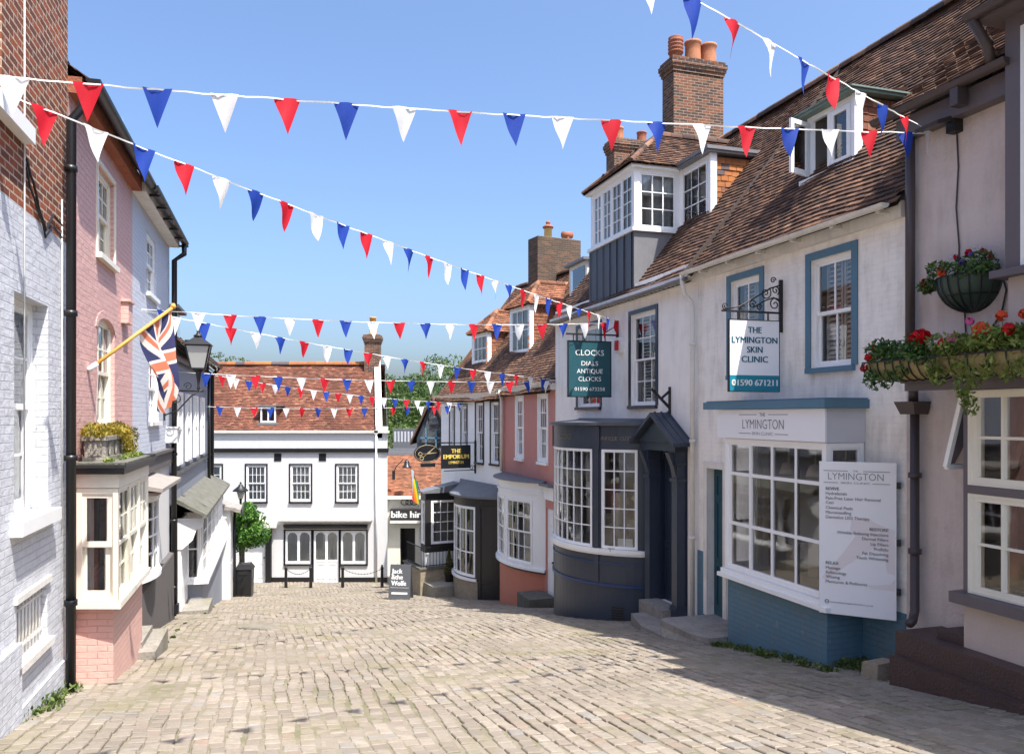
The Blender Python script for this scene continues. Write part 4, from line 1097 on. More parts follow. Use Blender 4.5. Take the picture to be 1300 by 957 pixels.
# ================================================================== mauve house, nearest on the right
def mauve_house():
    s0, s1 = FR.s(1151) + 0.002, FR.sd(2.2)
    H = House(FR, 'shop_house', 'nearest mauve house with flower troughs and dark timber trim on the right', s0)
    P = flat(s0, s1); ze = 3.62
    b0 = FR.sd(8.27 - 0.0, 0.45); nb = 0.45
    op = [(b0 + 0.15 - s0, P.L - 0.4, -1.8, 0.3)]
    w = MB(); pwall(w, P, 0, P.L, -4.6, ze, op, rev=0.1, deep=1.6); shell(w, s0, s1, -4.6, ze, ZR, RB)
    H.part(w, 'wall', [M['mauve'], M['dark']])
    # shop bay
    B = Path([(b0, 0), (b0, nb), (s1 - 0.2, nb)]); c1 = B.cum[1]
    m = MB(); pwall(m, B, 0, B.L, -4.6, -1.90); m.face([(b0, 0, -1.9), (s1, 0, -1.9), (s1, -nb, -1.9), (b0, -nb, -1.9)]); bay = H.part(m, 'bay_base', M['putty'])
    m = MB(); ww = 1.9
    m.pbox(B, 0, c1 + 0.05, -0.06, 0.004, -1.84, 0.36)
    m.pbox(B, c1 + 0.05, B.L, -0.05, 0.012, -0.80, -0.72); m.pbox(B, c1 + 0.05, B.L, -0.05, 0.010, 0.27, 0.36)
    k = c1 + 0.05 + ww
    while k < B.L - 0.1: m.pbox(B, k, min(k + 0.12, B.L), -0.06, 0.004, -1.84, 0.27); k += ww + 0.12
    m.pbox(B, 0, B.L, -0.06, 0.10, -1.96, -1.845)
    m.build('bay_frame', M['mauve_d'], bay)
    k = c1 + 0.05
    while k < B.L - 0.5:
        e = min(k + ww, B.L)
        for za, zb in ((-1.842, -0.802), (-0.718, 0.268)):
            window(H, B, k + 0.003, e - 0.003, za, zb, max(2, int((e - k) / 0.29)), 2, False, 'cream', fw=0.03, rail=0.05, bar=0.03, rec=0.0, name='shop_window')
        k += ww + 0.12
    rr = random.Random(12); m = MB()
    m.box(b0 + 0.1, s1 - 0.4, -0.36, 0.3, -1.88, -1.82); m.m = 0
    for x, r in ((0.32, 0.2), (0.72, 0.27), (1.25, 0.22), (1.8, 0.25)):
        m.smooth = True
        m.lathe((b0 + x, -0.02, -1.80 + r), [(0.02, -r), (r * .6, -r * .8), (r * .95, -r * .3), (r, 0), (r * .9, r * .45), (r * .55, r * .85), (0.02, r)], 14)
    m.smooth = False
    m.m = 1; m.box(b0 + 0.5, b0 + 0.85, 0.5, 0.6, -1.8, 0.1); m.box(b0 + 1.2, b0 + 1.7, 0.8, 0.9, -1.8, 0.0); m.bar((b0 + 0.3, 0.1, -1.5), (b0 + 0.9, 0.0, -0.7), 0.03)
    m.bar((b0 + 0.25, -0.1, -0.7), (b0 + 0.5, -0.05, 0.2), 0.05); m.box(b0 + 0.15, b0 + 0.35, 0.1, 0.2, -0.7, 0.2)
    m.m = 2; m.box(b0 + 0.6, b0 + 1.1, 0.15, 0.3, -0.72, 0.2)
    H.part(m, 'shop_display', [M['wicker'], M['shopbrown'], M['beige']])
    # jetty beam with the canopy board that carries the troughs
    j0 = FR.s(1143, 0.62); m = MB()
    m.box(j0, s1, -0.62, -0.002, 0.365, 0.50); m.box(j0 - 0.03, s1, -0.66, -0.002, 0.502, 0.56); m.box(j0 + 0.02, s1, -0.58, -0.5, 0.28, 0.363)
    H.part(m, 'jetty_beam', M['mauve_d'])
    # opened side light
    m = MB(); f0 = (b0 - 0.02, -0.06, 0.24); g = FR.s(1200, 0.35)
    C = Path([(b0 - 0.03, 0.02), (b0 - 0.03, 0.40)])
    for (ya, za), (yb, zb) in (((-0.05, 0.25), (-0.05, -0.55)), ((-0.42, 0.25), (-0.42, -0.55)), ((-0.05, 0.25), (-0.42, 0.25)), ((-0.05, -0.55), (-0.42, -0.55))):
        off = lambda z: b0 - 0.03 - (0.25 - z) * 0.28
        m.bar((off(za), ya, za), (off(zb), yb, zb), 0.05)
    cw = H.part(m, 'open_casement', M['white'])
    m = MB(); o2 = lambda z: b0 - 0.03 - (0.25 - z) * 0.28
    m.face([(o2(-.53), -0.07, -.53), (o2(-.53), -0.40, -.53), (o2(.23), -0.40, .23), (o2(.23), -0.07, .23)]); m.build('pane', M['glass'], cw)
    # steps
    p0 = FR.sd(8.9, 0.65) ; m = MB()
    m.box(p0, s1, -0.66, 0.0, -4.6, -2.42); m.box(p0 + 0.0, s1, -0.74, -0.662, -4.6, -2.68); m.box(p0 + 0.35, p0 + 0.9, -0.42, -0.01, -2.418, -2.33)
    H.part(m, 'plinth', M['brownstep'])
    # oriel on the upper floor
    o0 = FR.s(1276, 0.28); O = Path([(o0, 0), (o0, 0.28), (s1 - 0.2, 0.28)]); c = O.cum[1]
    m = MB(); pwall(m, O, 0, O.L, 0.9, 1.40, d=-0.02); m.face([(o0, 0, 0.9), (s1, 0, 0.9), (s1, -0.26, 0.9), (o0, -0.26, 0.9)][::-1]); orl = H.part(m, 'oriel', M['putty'])
    m = MB(); m.pbox(O, 0, c + 0.17, -0.05, 0.0, 1.48, 4.02); m.pbox(O, 0, O.L, -0.06, 0.10, 1.40, 1.478); m.pbox(O, c + 0.17, O.L, -0.05, -0.003, 3.88, 4.02); m.build('oriel_frame', M['mauve_d'], orl)
    H2 = type('S', (), {'part': staticmethod(lambda mb, n_, mt: mb.build(n_, mt, orl))})
    window(H2, O, c + 0.175, c + 1.5, 1.482, 3.878, 4, 3, True, 'white', fw=0.05, rec=0.0, cur='net'); window(H2, O, c + 1.51, c + 2.9, 1.482, 3.878, 4, 3, True, 'white', fw=0.05, rec=0.0, cur='net')
    e0 = FR.sd(7.3, 0.95); m = MB(); m.box(o0 - 0.16, s1, -0.50, 0.6, 4.022, 4.12); m.box(e0, s1, -0.98, -0.502, 4.03, 4.12); m.build('oriel_eaves', M['mauve_d'], orl)
    m = MB(); gutter(m, o0 - 0.2, e0 - .02, 0.56, 4.10, 0.07); gutter(m, e0, s1, 1.04, 4.10, 0.06); m.tube([(o0 - 0.14, -0.56, 4.05), (o0 - 0.14, -0.35, 3.8), (o0 - 0.14, -0.30, 3.62)], 0.05, 8); m.build('oriel_gutter', M['brownpipe'], orl)
    # eaves, gutter, downpipe with rainwater head
    m = MB(); m.box(s0, o0 + 0.1, -0.16, 0.02, ze - 0.30, ze - 0.06); H.part(m, 'eaves_board', M['mauve_d'])
    m = MB(); gutter(m, s0 - 0.22, o0 + 0.05, 0.29, ze, 0.075); m.box(FR.s(1212, .27), FR.s(1222, .27), -0.34, -0.2, ze - 0.26, ze - 0.07); H.part(m, 'gutter', M['brownpipe'])
    ps = FR.s(1153, 0.10); m = MB()
    m.tube([(ps + 0.02, -0.09, ze - 0.05), (ps + 0.02, -0.09, 0.62)], 0.055, 10); 
    q = FR.s(1157, 0.16)
    m.hexa([(q - .11, -.22, 0.02), (q + .11, -.22, 0.02), (q + .11, -.02, 0.02), (q - .11, -.02, 0.02), (q - .15, -.28, 0.17), (q + .15, -.28, 0.17), (q + .15, -.02, 0.17), (q - .15, -.02, 0.17)])
    m.tube([(q, -0.13, 0.36), (q, -0.13, 0.17)], 0.055, 10); m.tube([(q, -0.11, 0.02), (q, -0.11, -2.3), (q + 0.06, -0.2, -2.40), (q + 0.12, -0.30, -2.41)], 0.052, 10)
    pipe_clips(m, q, 0.11, -1.6, 0.0, 0.9, 0.055)
    H.part(m, 'drainpipe', M['brownpipe'])
    main_roof(H, s0 + 0.02, s1, ze + 0.27, ZR, RB, 'tile_r', 0.24, 41, 0.02)
    # floodlight and its cable
    t = thing('floodlight', 'small black floodlight under the gutter of the mauve house', 'light', FR.w(FR.s(1217), 0, 3.30), FR.rz)
    m = MB(); m.box(-0.06, 0.06, -0.12, 0, -0.12, 0.16); m.bar((0, -0.1, 0), (-0.02, -0.30, -0.02), 0.03); m.build('bracket', M['iron'], t)
    m = MB(); m.hexa([(-0.2, -0.42, -0.1), (0.12, -0.42, -0.1), (0.12, -0.22, -0.04), (-0.2, -0.22, -0.04), (-0.2, -0.43, -0.06), (0.12, -0.43, -0.06), (0.12, -0.23, 0.01), (-0.2, -0.23, 0.01)]); m.build('lamp_head', M['greyblack'], t)
    m = MB(); c0 = FR.s(1216) - FR.s(1217); m.tube([(c0, -0.014, -0.12), (c0 + 0.02, -0.014, -0.5), (c0 - 0.01, -0.014, -0.95), (c0 + 0.03, -0.014, -1.4), (c0 + 0.02, -0.014, -1.75)], 0.009, 6); m.build('cable', M['brownpipe'], t)
    return H

# ================================================================== black and white shop further down
def emporium():
    L = 5.5; s0, s1 = -L, -0.002
    H = House(FE, 'shop_house', 'white house with black framed windows and black bow shopfront beyond the rose house', s0)
    P = flat(s0, s1); A = lambda px: FE.s(px) - s0; op = []; ze = 0.80
    wa = dict(cols=3, rows=2, mat='white', fw=0.05, rail=0.04, bar=0.026, rec=0.05, surround=('greyblack', 0.08), sill='greyblack')
    for a, b, t, bo in ((571, 577, 0.32, -1.5), (585.5, 593, 0.36, -1.55), (604, 614, 0.45, -1.62), (623, 634, 0.46, -1.60)):
        window(H, P, A(a) + 0.03, A(b) - 0.03, bo, t, opens=op, **wa)
    b0, b1 = FE.s(586, 0.0), -0.12
    op.append((b0 + 0.3 - s0, b1 - 0.5 - s0, -5.6, -3.0))
    w = MB(); pwall(w, P, 0, P.L, -8.2, ze, op, rev=0.1, deep=1.0); shell(w, s0, s1, -8.2, ze - .1, 5.1, 3.4)
    H.part(w, 'wall', [M['wrender_e'], M['dark']])
    cs, half = (b0 + b1) / 2, (b1 - b0) / 2
    B = arc_path(cs, half, 0.82, 24); T = math.degrees(B.th)
    wins = [(-0.40 * T, 0.50 * T, 4)]
    m = MB(); pwall(m, B, 0, B.L, -5.55, -2.75, [(B.at(a), B.at(b), -5.42, -3.05) for a, b, c in wins], rev=0.05, deep=0.8)
    bow = H.part(m, 'bow_front', [M['greyblack'], M['dark']])
    for a, b, c in wins: window(H, B, B.at(a), B.at(b), -5.42, -3.05, c, 3, False, 'white', fw=0.05, rail=0.04, bar=0.04, rec=0.0, name='shop_window')
    m = MB(); pwall(m, B, 0, B.at(0.56 * T), -8.2, -5.552, d=0.02); m.build('bow_base', M['rubble'], bow)
    m = MB(); pwall(m, B, B.at(0.56 * T), B.L, -8.2, -5.552, d=0.0); a = B.at(0.60 * T); m.pbox(B, a, a + 0.05, 0, 0.03, -6.2, -3.0); m.pbox(B, B.at(0.96 * T), B.at(0.96 * T) + 0.05, 0, 0.03, -6.2, -3.0); m.pbox(B, a, B.at(.96 * T), 0, 0.03, -3.1, -3.0); m.build('shop_door', M['greyblack'], bow)
    m = MB(); m.pbox(B, 0, B.at(0.54 * T), -0.05, 0.08, -5.54, -5.46); m.build('sill', M['white'], bow)
    m = MB(); n = 24; N_ = n + 1
    e_ = [B.P(B.L * k / n, 0.16) for k in range(n + 1)]
    vs = [(*p, -2.75) for p in e_] + [(*p, -2.68) for p in e_] + [(min(max(p[0], s0), s1), 0, -2.30) for p in e_]
    m.idx(vs, [(k, k + 1, N_ + k + 1, N_ + k) for k in range(n)] + [(N_ + k, N_ + k + 1, 2 * N_ + k + 1, 2 * N_ + k) for k in range(n)]); m.face(vs[:N_][::-1])
    m.build('lead_top', M['lead'], bow)
    # square black bay at the far end, over a planked panel
    a1 = FE.s(584, 0.0) - 0.02; a0 = a1 - 0.5
    Q = Path([(a0, 0), (a0, 1.35), (a1, 1.35), (a1, 0)]); c1, c2, c3 = Q.cum[1], Q.cum[2], Q.cum[3]
    m = MB(); pwall(m, Q, 0, Q.L, -4.95, -2.80, [(c2 + 0.22, c3 - 0.12, -4.66, -3.08), (c1 + 0.08, c2 - 0.08, -4.66, -3.08)], rev=0.05, deep=0.3); bay = H.part(m, 'square_bay', [M['greyblack'], M['shoppale']])
    S = type('S', (), {'part': staticmethod(lambda mb, n_, mt: mb.build(n_, mt, bay))})
    window(S, Q, c2 + 0.22, c3 - 0.12, -4.66, -3.08, 3, 4, False, 'white', fw=0.05, rail=0.035, bar=0.028, rec=0.0, name='shop_window'); window(S, Q, c1 + 0.08, c2 - 0.08, -4.66, -3.08, 1, 4, False, 'white', fw=0.05, rail=0.035, bar=0.028, rec=0.0, name='shop_window')
    m = MB(); m.hexa([(a0 - .12, -1.5, -2.798), (a1 + .12, -1.5, -2.798), (a1 + .12, 0, -2.798), (a0 - .12, 0, -2.798), (a0 - .12, -1.5, -2.74), (a1 + .12, -1.5, -2.74), (a1 + .12, 0, -2.45), (a0 - .12, 0, -2.45)]); m.build('bay_roof', M['lead'], bay)
    m = MB(); 
    for k in range(11):
        x = 0.02 + k * 0.12; m.box(a1 - 0.06, a1 - 0.01 - 0.004 * (k % 2), -x - 0.115, -x, -5.50, -4.952)
    m.box(a0 + 0.02, a1 - 0.062, -1.33, 0, -5.50, -4.952)
    m.build('planked_panel', M['white'], bay)
    m = MB(); m.box(a0 - 0.02, a1 + 0.05, -1.40, 0, -8.2, -5.502); m.build('bay_plinth', M['rubble'], bay)
    m = MB(); m.box(s0, s1, -0.13, 0.02, ze - 0.22, ze - 0.06); H.part(m, 'eaves_board', M['white_old'])
    m = MB(); gutter(m, s0 - 0.1, s1, 0.24, ze - 0.02, 0.055); H.part(m, 'gutter', M['white_old'])
    main_roof(H, s0 - 0.08, s1 + 0.05, ze, 5.25, 3.4, 'tile_e', 0.2, 51, 0.03)
    m = MB(); ln = math.hypot(3.4, 5.25 - ze); m.bar((s0 - 0.06, -0.2, ze - 0.24), (s0 - 0.06, 3.4, 5.27), 0.06, 0.16); H.part(m, 'verge_board', M['tile_e'])
    # two hipped dormers with tile hung sides
    for pa, pb, b, zb, zt, seed in ((599, 619, 0.9, 1.98, 3.12, 3), (648, 669, 1.05, 2.15, 3.75, 4)):
        x0, x1 = FE.s(pa, -b), FE.s(pb, -b)
        if pb > 640: x0, x1 = FE.s(647, -b), FE.s(647, -b) + 1.5
        D = Path([(x0, -2.6), (x0, -b), (x1, -b), (x1, -2.6)]); l = 2.6 - b; dw = x1 - x0
        m = MB(); pwall(m, D, l, l + dw, zb - 0.5, zt, [(l + 0.06, l + dw - 0.06, zb + 0.05, zt - 0.08)], rev=0.05, deep=0.6); m.m = 0; pwall(m, D, 0, l, zb - 0.6, zt); pwall(m, D, l + dw, D.L, zb - 0.6, zt)
        dm = H.part(m, 'dormer', [M['white'], M['shoppale']])
        S2 = type('S', (), {'part': staticmethod(lambda mb, n_, mt, dm=dm: mb.build(n_, mt, dm))})
        window(S2, D, l + 0.06, l + dw - 0.06, zb + 0.05, zt - 0.08, 3, 2, False, 'white', fw=0.04, rail=0.04, bar=0.03, rec=0.0)
        m = MB(); tiles(m, (x1 + 0.012, b, zb - 0.4), (0, 1, 0), (0, 0, 1), [(0, 0), (l, 1.4), (l, zt - zb + 0.4), (0, zt - zb + 0.4)], 0.17, 0.115, 0.003, 6, lift=0.016); m.build('hung_tiles', M['tile_b'], dm)
        m = MB(); m.box(x1 + .002, x1 + .06, b - .025, b + .13, zb - .3, zt); m.build('corner_board', M['white'], dm)
        hw = dw / 2 + 0.15; rise = hw * 1.0; sl = math.hypot(hw, rise); q = 0.7071; dp = 2.8; m = MB(); e = 0.15
        tiles(m, (x0 - e, b - e, zt), (1, 0, 0), (0, q, q), [(0, 0), (2 * hw, 0), (hw, sl)], 0.16, 0.105, 0.006, 7)
        tiles(m, (x1 + e, b - e, zt), (0, 1, 0), (-q, 0, q), [(0, 0), (dp, 0), (dp, sl), (hw, sl)], 0.16, 0.105, 0.006, 8)
        tiles(m, (x0 - e, b - e + dp, zt), (0, -1, 0), (q, 0, q), [(0, 0), (dp, 0), (dp - hw, sl), (0, sl)], 0.16, 0.105, 0.006, 8)
        ridge_tiles(m, ((x0 + x1) / 2, b - e + hw, zt + rise + 0.02), ((x0 + x1) / 2, b + dp, zt + rise + 0.02), 0.1, 0.3, 4)
        for x in (x0 - e, x1 + e): ridge_tiles(m, (x, b - e, zt + 0.03), ((x0 + x1) / 2, b - e + hw, zt + rise + 0.03), 0.09, 0.3, 5)
        m.build('dormer_roof', M['tile_b'], dm)
    Y1 = 29.7; X = (704 - 650) / 1000 * Y1; v = (X - FE.ref[0], Y1 - FE.ref[1])
    chimney(H, v[0] * FE.x[0] + v[1] * FE.x[1], -(v[0] * FE.o[0] + v[1] * FE.o[1]), 0.75, 1.85, 3.6, 6.62, 'brick_d', [(0, -0.28, 'cowl', 0.62, 0.15, 'buff'), (0, 0.55, 'horizontal', 0.32, 0.13, 'terra_red')], band=False)
    return H
# ================================================================== brick house nearest on the left
def brick_house():
    s0, s1 = FL.sd(0.6), FL.s(86)
    H = House(FL, 'brick_house', 'nearest house on the left, bare red brick above whitewashed brick', s0)
    P = flat(s0, s1); A = lambda px: FL.s(px) - s0
    lo = [(A(18), A(61), -0.92, 1.10), (A(21), A(60), -2.22, -1.66), (0.6, 1.6, -0.92, 1.10)]
    up = [(A(2) - 1.1, A(2), 2.62, 4.6), (0.6, 1.6, 2.62, 4.6)]
    w = MB(); pwall(w, P, 0, P.L, -4.5, 1.88, lo, rev=0.18, deep=0.9); shell(w, s0, s1, -4.5, 1.88, 1.88, 3.2)
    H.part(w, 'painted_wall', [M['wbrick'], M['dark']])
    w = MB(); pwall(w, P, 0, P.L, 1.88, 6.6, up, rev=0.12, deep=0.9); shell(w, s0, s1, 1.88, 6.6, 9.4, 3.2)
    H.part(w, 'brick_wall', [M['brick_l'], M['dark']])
    wa = dict(cols=3, rows=2, mat='white', fw=0.07, rail=0.045, bar=0.022, rec=0.14)
    for q in (lo[0], lo[2]): window(H, P, *q[:2], *q[2:], **{**wa, 'cols': 2}, cur='none')
    for q in up: window(H, P, *q[:2], *q[2:], **{**wa, 'mat': 'cream', 'rec': 0.03})
    for a, b, z0, z1 in [(q[0] - 0.12, q[1] + 0.10, -1.05, -0.925) for q in (lo[0], lo[2])] + [(A(2) - 1.25, A(29.5), 2.47, 2.617), (0.5, 1.7, 2.47, 2.617)]:
        m = MB(); m.pbox(P, a, b, -0.05, 0.10, z0, z1); H.part(m, 'window_sill', M['white'])
    m = MB(); q = lo[1]
    m.pbox(P, q[0] - 0.07, q[1] + 0.07, 0.0, 0.03, -1.66, -1.60); m.pbox(P, q[0] - 0.09, q[1] + 0.09, -0.06, 0.05, -2.29, -2.222)
    k = q[0] + 0.06
    while k < q[1] - 0.02:
        p = P.P(k, -0.06); m.tube([(p[0], p[1], -2.22), (p[0], p[1], -1.66)], 0.016, 6); k += 0.105
    m.pbox(P, q[0], q[1], -0.075, -0.045, -1.78, -1.755); m.pbox(P, q[0], q[1], -0.075, -0.045, -2.13, -2.105)
    H.part(m, 'cellar_grille', M['white_old'])
    m = MB(); m.pbox(P, 0, A(20), 0.0, 0.05, -4.5, -2.0); m.pbox(P, 0, P.L - 0.003, 0.0, 0.025, -4.5, -2.62)
    H.part(m, 'plinth', M['wbrick'])
    for px, za, zb in ((29, -0.9, 5.5), (77, -1.2, 2.3)):
        m = MB(); k = FL.s(px); m.tube([(k, -0.012, za), (k + 0.004, -0.012, (za + zb) / 2), (k, -0.012, zb)], 0.008, 6); H.part(m, 'conduit', M['cord'])
    m = MB(); k = FL.s(30); pts = [(k + 0.02 + 0.1 * i, -0.02, 2.35 - 0.09 * i - 0.03 * math.sin(i * 2)) for i in range(7)] + [(k + 0.9, -0.02, 2.05), (FL.s(76), -0.02, 2.02)]
    m.tube(pts, 0.012, 6); H.part(m, 'cable', M['iron']); m = MB(); m.tube([(p[0], p[1], p[2] - 0.08 - 0.05 * math.sin(i)) for i, p in enumerate(pts)], 0.010, 6)
    H.part(m, 'cable', M['iron'])
    m = MB(); L = math.hypot(3.2, 2.8)
    m.face([(s0, 0.3, 6.4), (s1 + .1, 0.3, 6.4), (s1 + .1, 3.2, 9.4), (s0, 3.2, 9.4)]); m.face([(s1 + .1, 6.7, 6.4), (s0, 6.7, 6.4), (s0, 3.2, 9.4), (s1 + .1, 3.2, 9.4)]); H.part(m, 'roof', M['tile_r'])
    # pot plants standing inside the lower window
    t = thing('pot_plant', 'leafy pot plant behind the lower window of the whitewashed house', 'plant', FL.w(FL.s(30), -0.36, -0.9), FL.rz)
    m = MB(); m.lathe((0, 0, 0), [(0.08, 0), (0.11, 0.2), (0.12, 0.22), (0.10, 0.22)], 12); m.build('plant_pot', M['terracotta'], t)
    m = MB(); rr = random.Random(3); leaves(m, [((0, 0, 0.5), (0.16, 0.13, 0.28), 1)], 120, 0.05, rr); m.build('foliage', M['leaf_trail'], t)

# ================================================================== pink house
def pink_house():
    s0, s1 = FL.s(86) + 0.002, FL.s(168)
    H = House(FL, 'town_house', 'pink painted brick house with a cream bay window and black gutter', s0)
    P = flat(s0, s1); A = lambda px: FL.s(px) - s0; ze = 3.62
    bp0, bp1 = FL.sd(8.95) + 0.02, FL.sd(10.82)
    op = [(bp0 + 0.1 - s0, bp1 - 0.1 - s0, -2.0, -0.9)]
    wa = dict(cols=3, rows=2, mat='cream', fw=0.07, rail=0.04, bar=0.025, rec=0.05)
    window(H, P, A(123), A(144.5), 2.09, 3.24, opens=op, sill='cream', cur='none', surround=('cream', 0.05), **wa)
    window(H, P, A(123.5), A(145.5), -0.15, 1.30, opens=op, sill='cream', cur='none', **wa)
    w = MB(); pwall(w, P, 0, P.L, -4.6, ze, op, rev=0.11, deep=1.3); shell(w, s0, s1, -4.6, ze, 6.4, 3.2)
    H.part(w, 'wall', [M['pinkbrick'], M['dark']])
    # shallow arch over the lower window
    m = MB(); a, b = A(123.5), A(145.5); xc, hw = s0 + (a + b) / 2, (b - a) / 2; n = 10
    for k in range(n):
        t0, t1 = math.pi * k / n, math.pi * (k + 1) / n
        f = lambda t, r: (xc + (hw + r) * math.cos(t), 1.14 + (0.16 + r) * math.sin(t))
        p, q = f(t0, 0), f(t1, 0)
        m.hexa([(q[0], -0.004, q[1]), (p[0], -0.004, p[1]), (p[0], 0.1, p[1]), (q[0], 0.1, q[1]), (q[0], -0.004, 1.305), (p[0], -0.004, 1.305), (p[0], 0.1, 1.305), (q[0], 0.1, 1.305)])
        p, q, p2, q2 = f(t0, 0.0), f(t1, 0.0), f(t0, 0.1), f(t1, 0.1)
        m.hexa([(q[0], -0.008, q[1]), (p[0], -0.008, p[1]), (p[0], 0, p[1]), (q[0], 0, q[1]), (q2[0], -0.008, q2[1]), (p2[0], -0.008, p2[1]), (p2[0], 0, p2[1]), (q2[0], 0, q2[1])])
    H.part(m, 'window_arch', M['pinkbrick'])
    # canted bay
    n0 = 0.46; sA, sB, sC, sD = FL.sd(8.95), FL.sd(8.95, n0), FL.sd(10.93, n0), FL.sd(10.9)
    B = Path([(sA, 0), (sB, n0), (sC, n0), (sD, 0)]); c1, c2, c3 = B.cum[1], B.cum[2], B.cum[3]
    z0, z1 = -2.10, -0.82
    m = MB(); m.pbox(B, 0, B.L, -0.10, 0.05, -2.18, -2.105)
    sill = H.part(m, 'bay_sill', M['cream'])
    window(H, B, 0.03, c1 - 0.002, z0, z1, 1, 1, True, 'cream', fw=0.06, rail=0.05, bar=0.02, rec=-0.02, name='bay_window', cur='left')
    q = (c2 - c1) / 3
    for k in range(3): window(H, B, c1 + 0.003 + q * k, c1 + q * (k + 1) - 0.003, z0, z1, 2, 2, True, 'cream', fw=0.035, rail=0.035, bar=0.022, rec=-0.02, name='bay_window', cur='none')
    window(H, B, c2 + 0.003, c3 - 0.03, z0, z1, 1, 1, True, 'cream', fw=0.06, rail=0.05, bar=0.02, rec=-0.02, name='bay_window')
    m = MB(); m.pbox(B, 0, B.L, -0.10, 0.03, -0.815, -0.66); H.part(m, 'bay_fascia', M['cream'])
    m = MB()
    pts = [B.P(x, 0.10) for x in (0, c1, c2, c3)]
    m.prism([(p[0], p[1]) for p in pts] , lambda a, b, t: (a, b, t), -0.655, -0.585)
    m.prism([(B.P(x, 0.13)[0], B.P(x, 0.13)[1]) for x in (0, c1, c2, c3)], lambda a, b, t: (a, b, t), -0.583, -0.55)
    H.part(m, 'bay_roof', M['greyblack'])
    m = MB(); m.prism([(B.P(x, 0.11)[0], B.P(x, 0.11)[1]) for x in (0, c1, c2, c3)], lambda a, b, t: (a, b, t), -0.548, -0.525); H.part(m, 'bay_slab', M['slate'])
    nb = 0.40; C = Path([(FL.sd(9.06 + .113) - 0.16, 0), (FL.sd(9.06, nb), nb), (FL.sd(10.96, nb), nb), (FL.sd(10.96), 0)])
    m = MB(); pwall(m, C, 0, C.L, -4.6, -2.18); H.part(m, 'bay_base', M['salmon'])
    m = MB(); x = FL.s(156.5); m.box(x - 0.17, x + 0.17, -0.10, 0, 1.37, 1.68); m.box(x - 0.2, x + 0.2, -0.13, 0, 1.682, 1.72); H.part(m, 'flue_cover', M['salmon'])
    m = MB(); m.box(s0, s1, -0.14, 0.02, ze - 0.06, ze + .12); H.part(m, 'eaves_board', M['terra_red'])
    m = MB(); gutter(m, s0 - 0.1, s1 + 0.05, 0.27, ze + 0.08, 0.075); H.part(m, 'gutter', M['black'])
    m = MB(); x = FL.s(90.5, 0.09)
    m.tube([(x, -0.22, ze - 0.08), (x, -0.20, ze - 0.3), (x, -0.09, ze - 0.45), (x, -0.085, -3.2)], 0.05, 10); pipe_clips(m, x, 0.085, -2.0, 3.0, 1.55, 0.05); H.part(m, 'drainpipe', M['black'])
    main_roof(H, s0, s1, ze + 0.30, 6.7, 3.2, 'tile_r', 0.22, 61, 0.02, tw=0.2, g=0.16)
    # stone trough with yellow herbs on the bay roof
    x = FL.sd(9.60, 0.16); t = thing('stone_trough', 'carved stone trough full of yellow herbs on the pink house bay roof', 'planter', FL.w(x, 0.19, -0.525), FL.rz)
    m = MB(); w_, d_ = 0.56, 0.13
    m.box(-w_, w_, -d_, d_, 0, 0.05); m.box(-w_ + .03, w_ - .03, -d_ + .02, d_ - .02, 0.051, 0.24); m.box(-w_, w_, -d_, -d_ + 0.05, 0.241, 0.29); m.box(-w_, w_, d_ - 0.05, d_, 0.241, 0.29); m.box(-w_, -w_ + .05, -d_ + .05, d_ - .05, 0.241, 0.29); m.box(w_ - .05, w_, -d_ + .05, d_ - .05, 0.241, 0.29)
    for k in (-0.36, 0, 0.36):
        n = 16; ring = [(k + r * math.cos(2 * math.pi * i / n), -d_ + 0.02 - 0.012 * (j == 0), 0.145 + r * math.sin(2 * math.pi * i / n)) for j, r in enumerate((0.075, 0.05)) for i in range(n)]
        m.idx(ring, [(i, (i + 1) % n, n + (i + 1) % n, n + i) for i in range(n)])
    m.prism([(0.145 - .08, 0.07), (0.145 + .08, 0.07), (0.145 + .08, -0.07), (0.145 - .08, -0.07)], lambda a, b, q_: (-w_ + 0.03 - q_, b, a), 0, 0.012)
    m.build('trough', M['stone'], t)
    m = MB(); rr = random.Random(5); cl = [((rr.uniform(-.62, .95), rr.uniform(-.1, .08), 0.30 + rr.uniform(-.02, .07)), (0.16, 0.14, 0.09), 1) for _ in range(13)] + [((rr.uniform(.5, 1.15), -0.08, rr.uniform(.08, .3)), (0.2, 0.14, 0.12), 1) for _ in range(6)]
    leaves(m, cl, 190, 0.026, rr, up=0.6); m.build('herbs', M['leaf_yel'], t)
    m = MB(); leaves(m, [((rr.uniform(-.7, .9), rr.uniform(-.28, -.16), 0.02), (0.16, 0.05, 0.035), 1) for _ in range(9)], 70, 0.022, rr, up=0.8); m.build('creeping_stems', M['leaf_trail'], t)
    return H

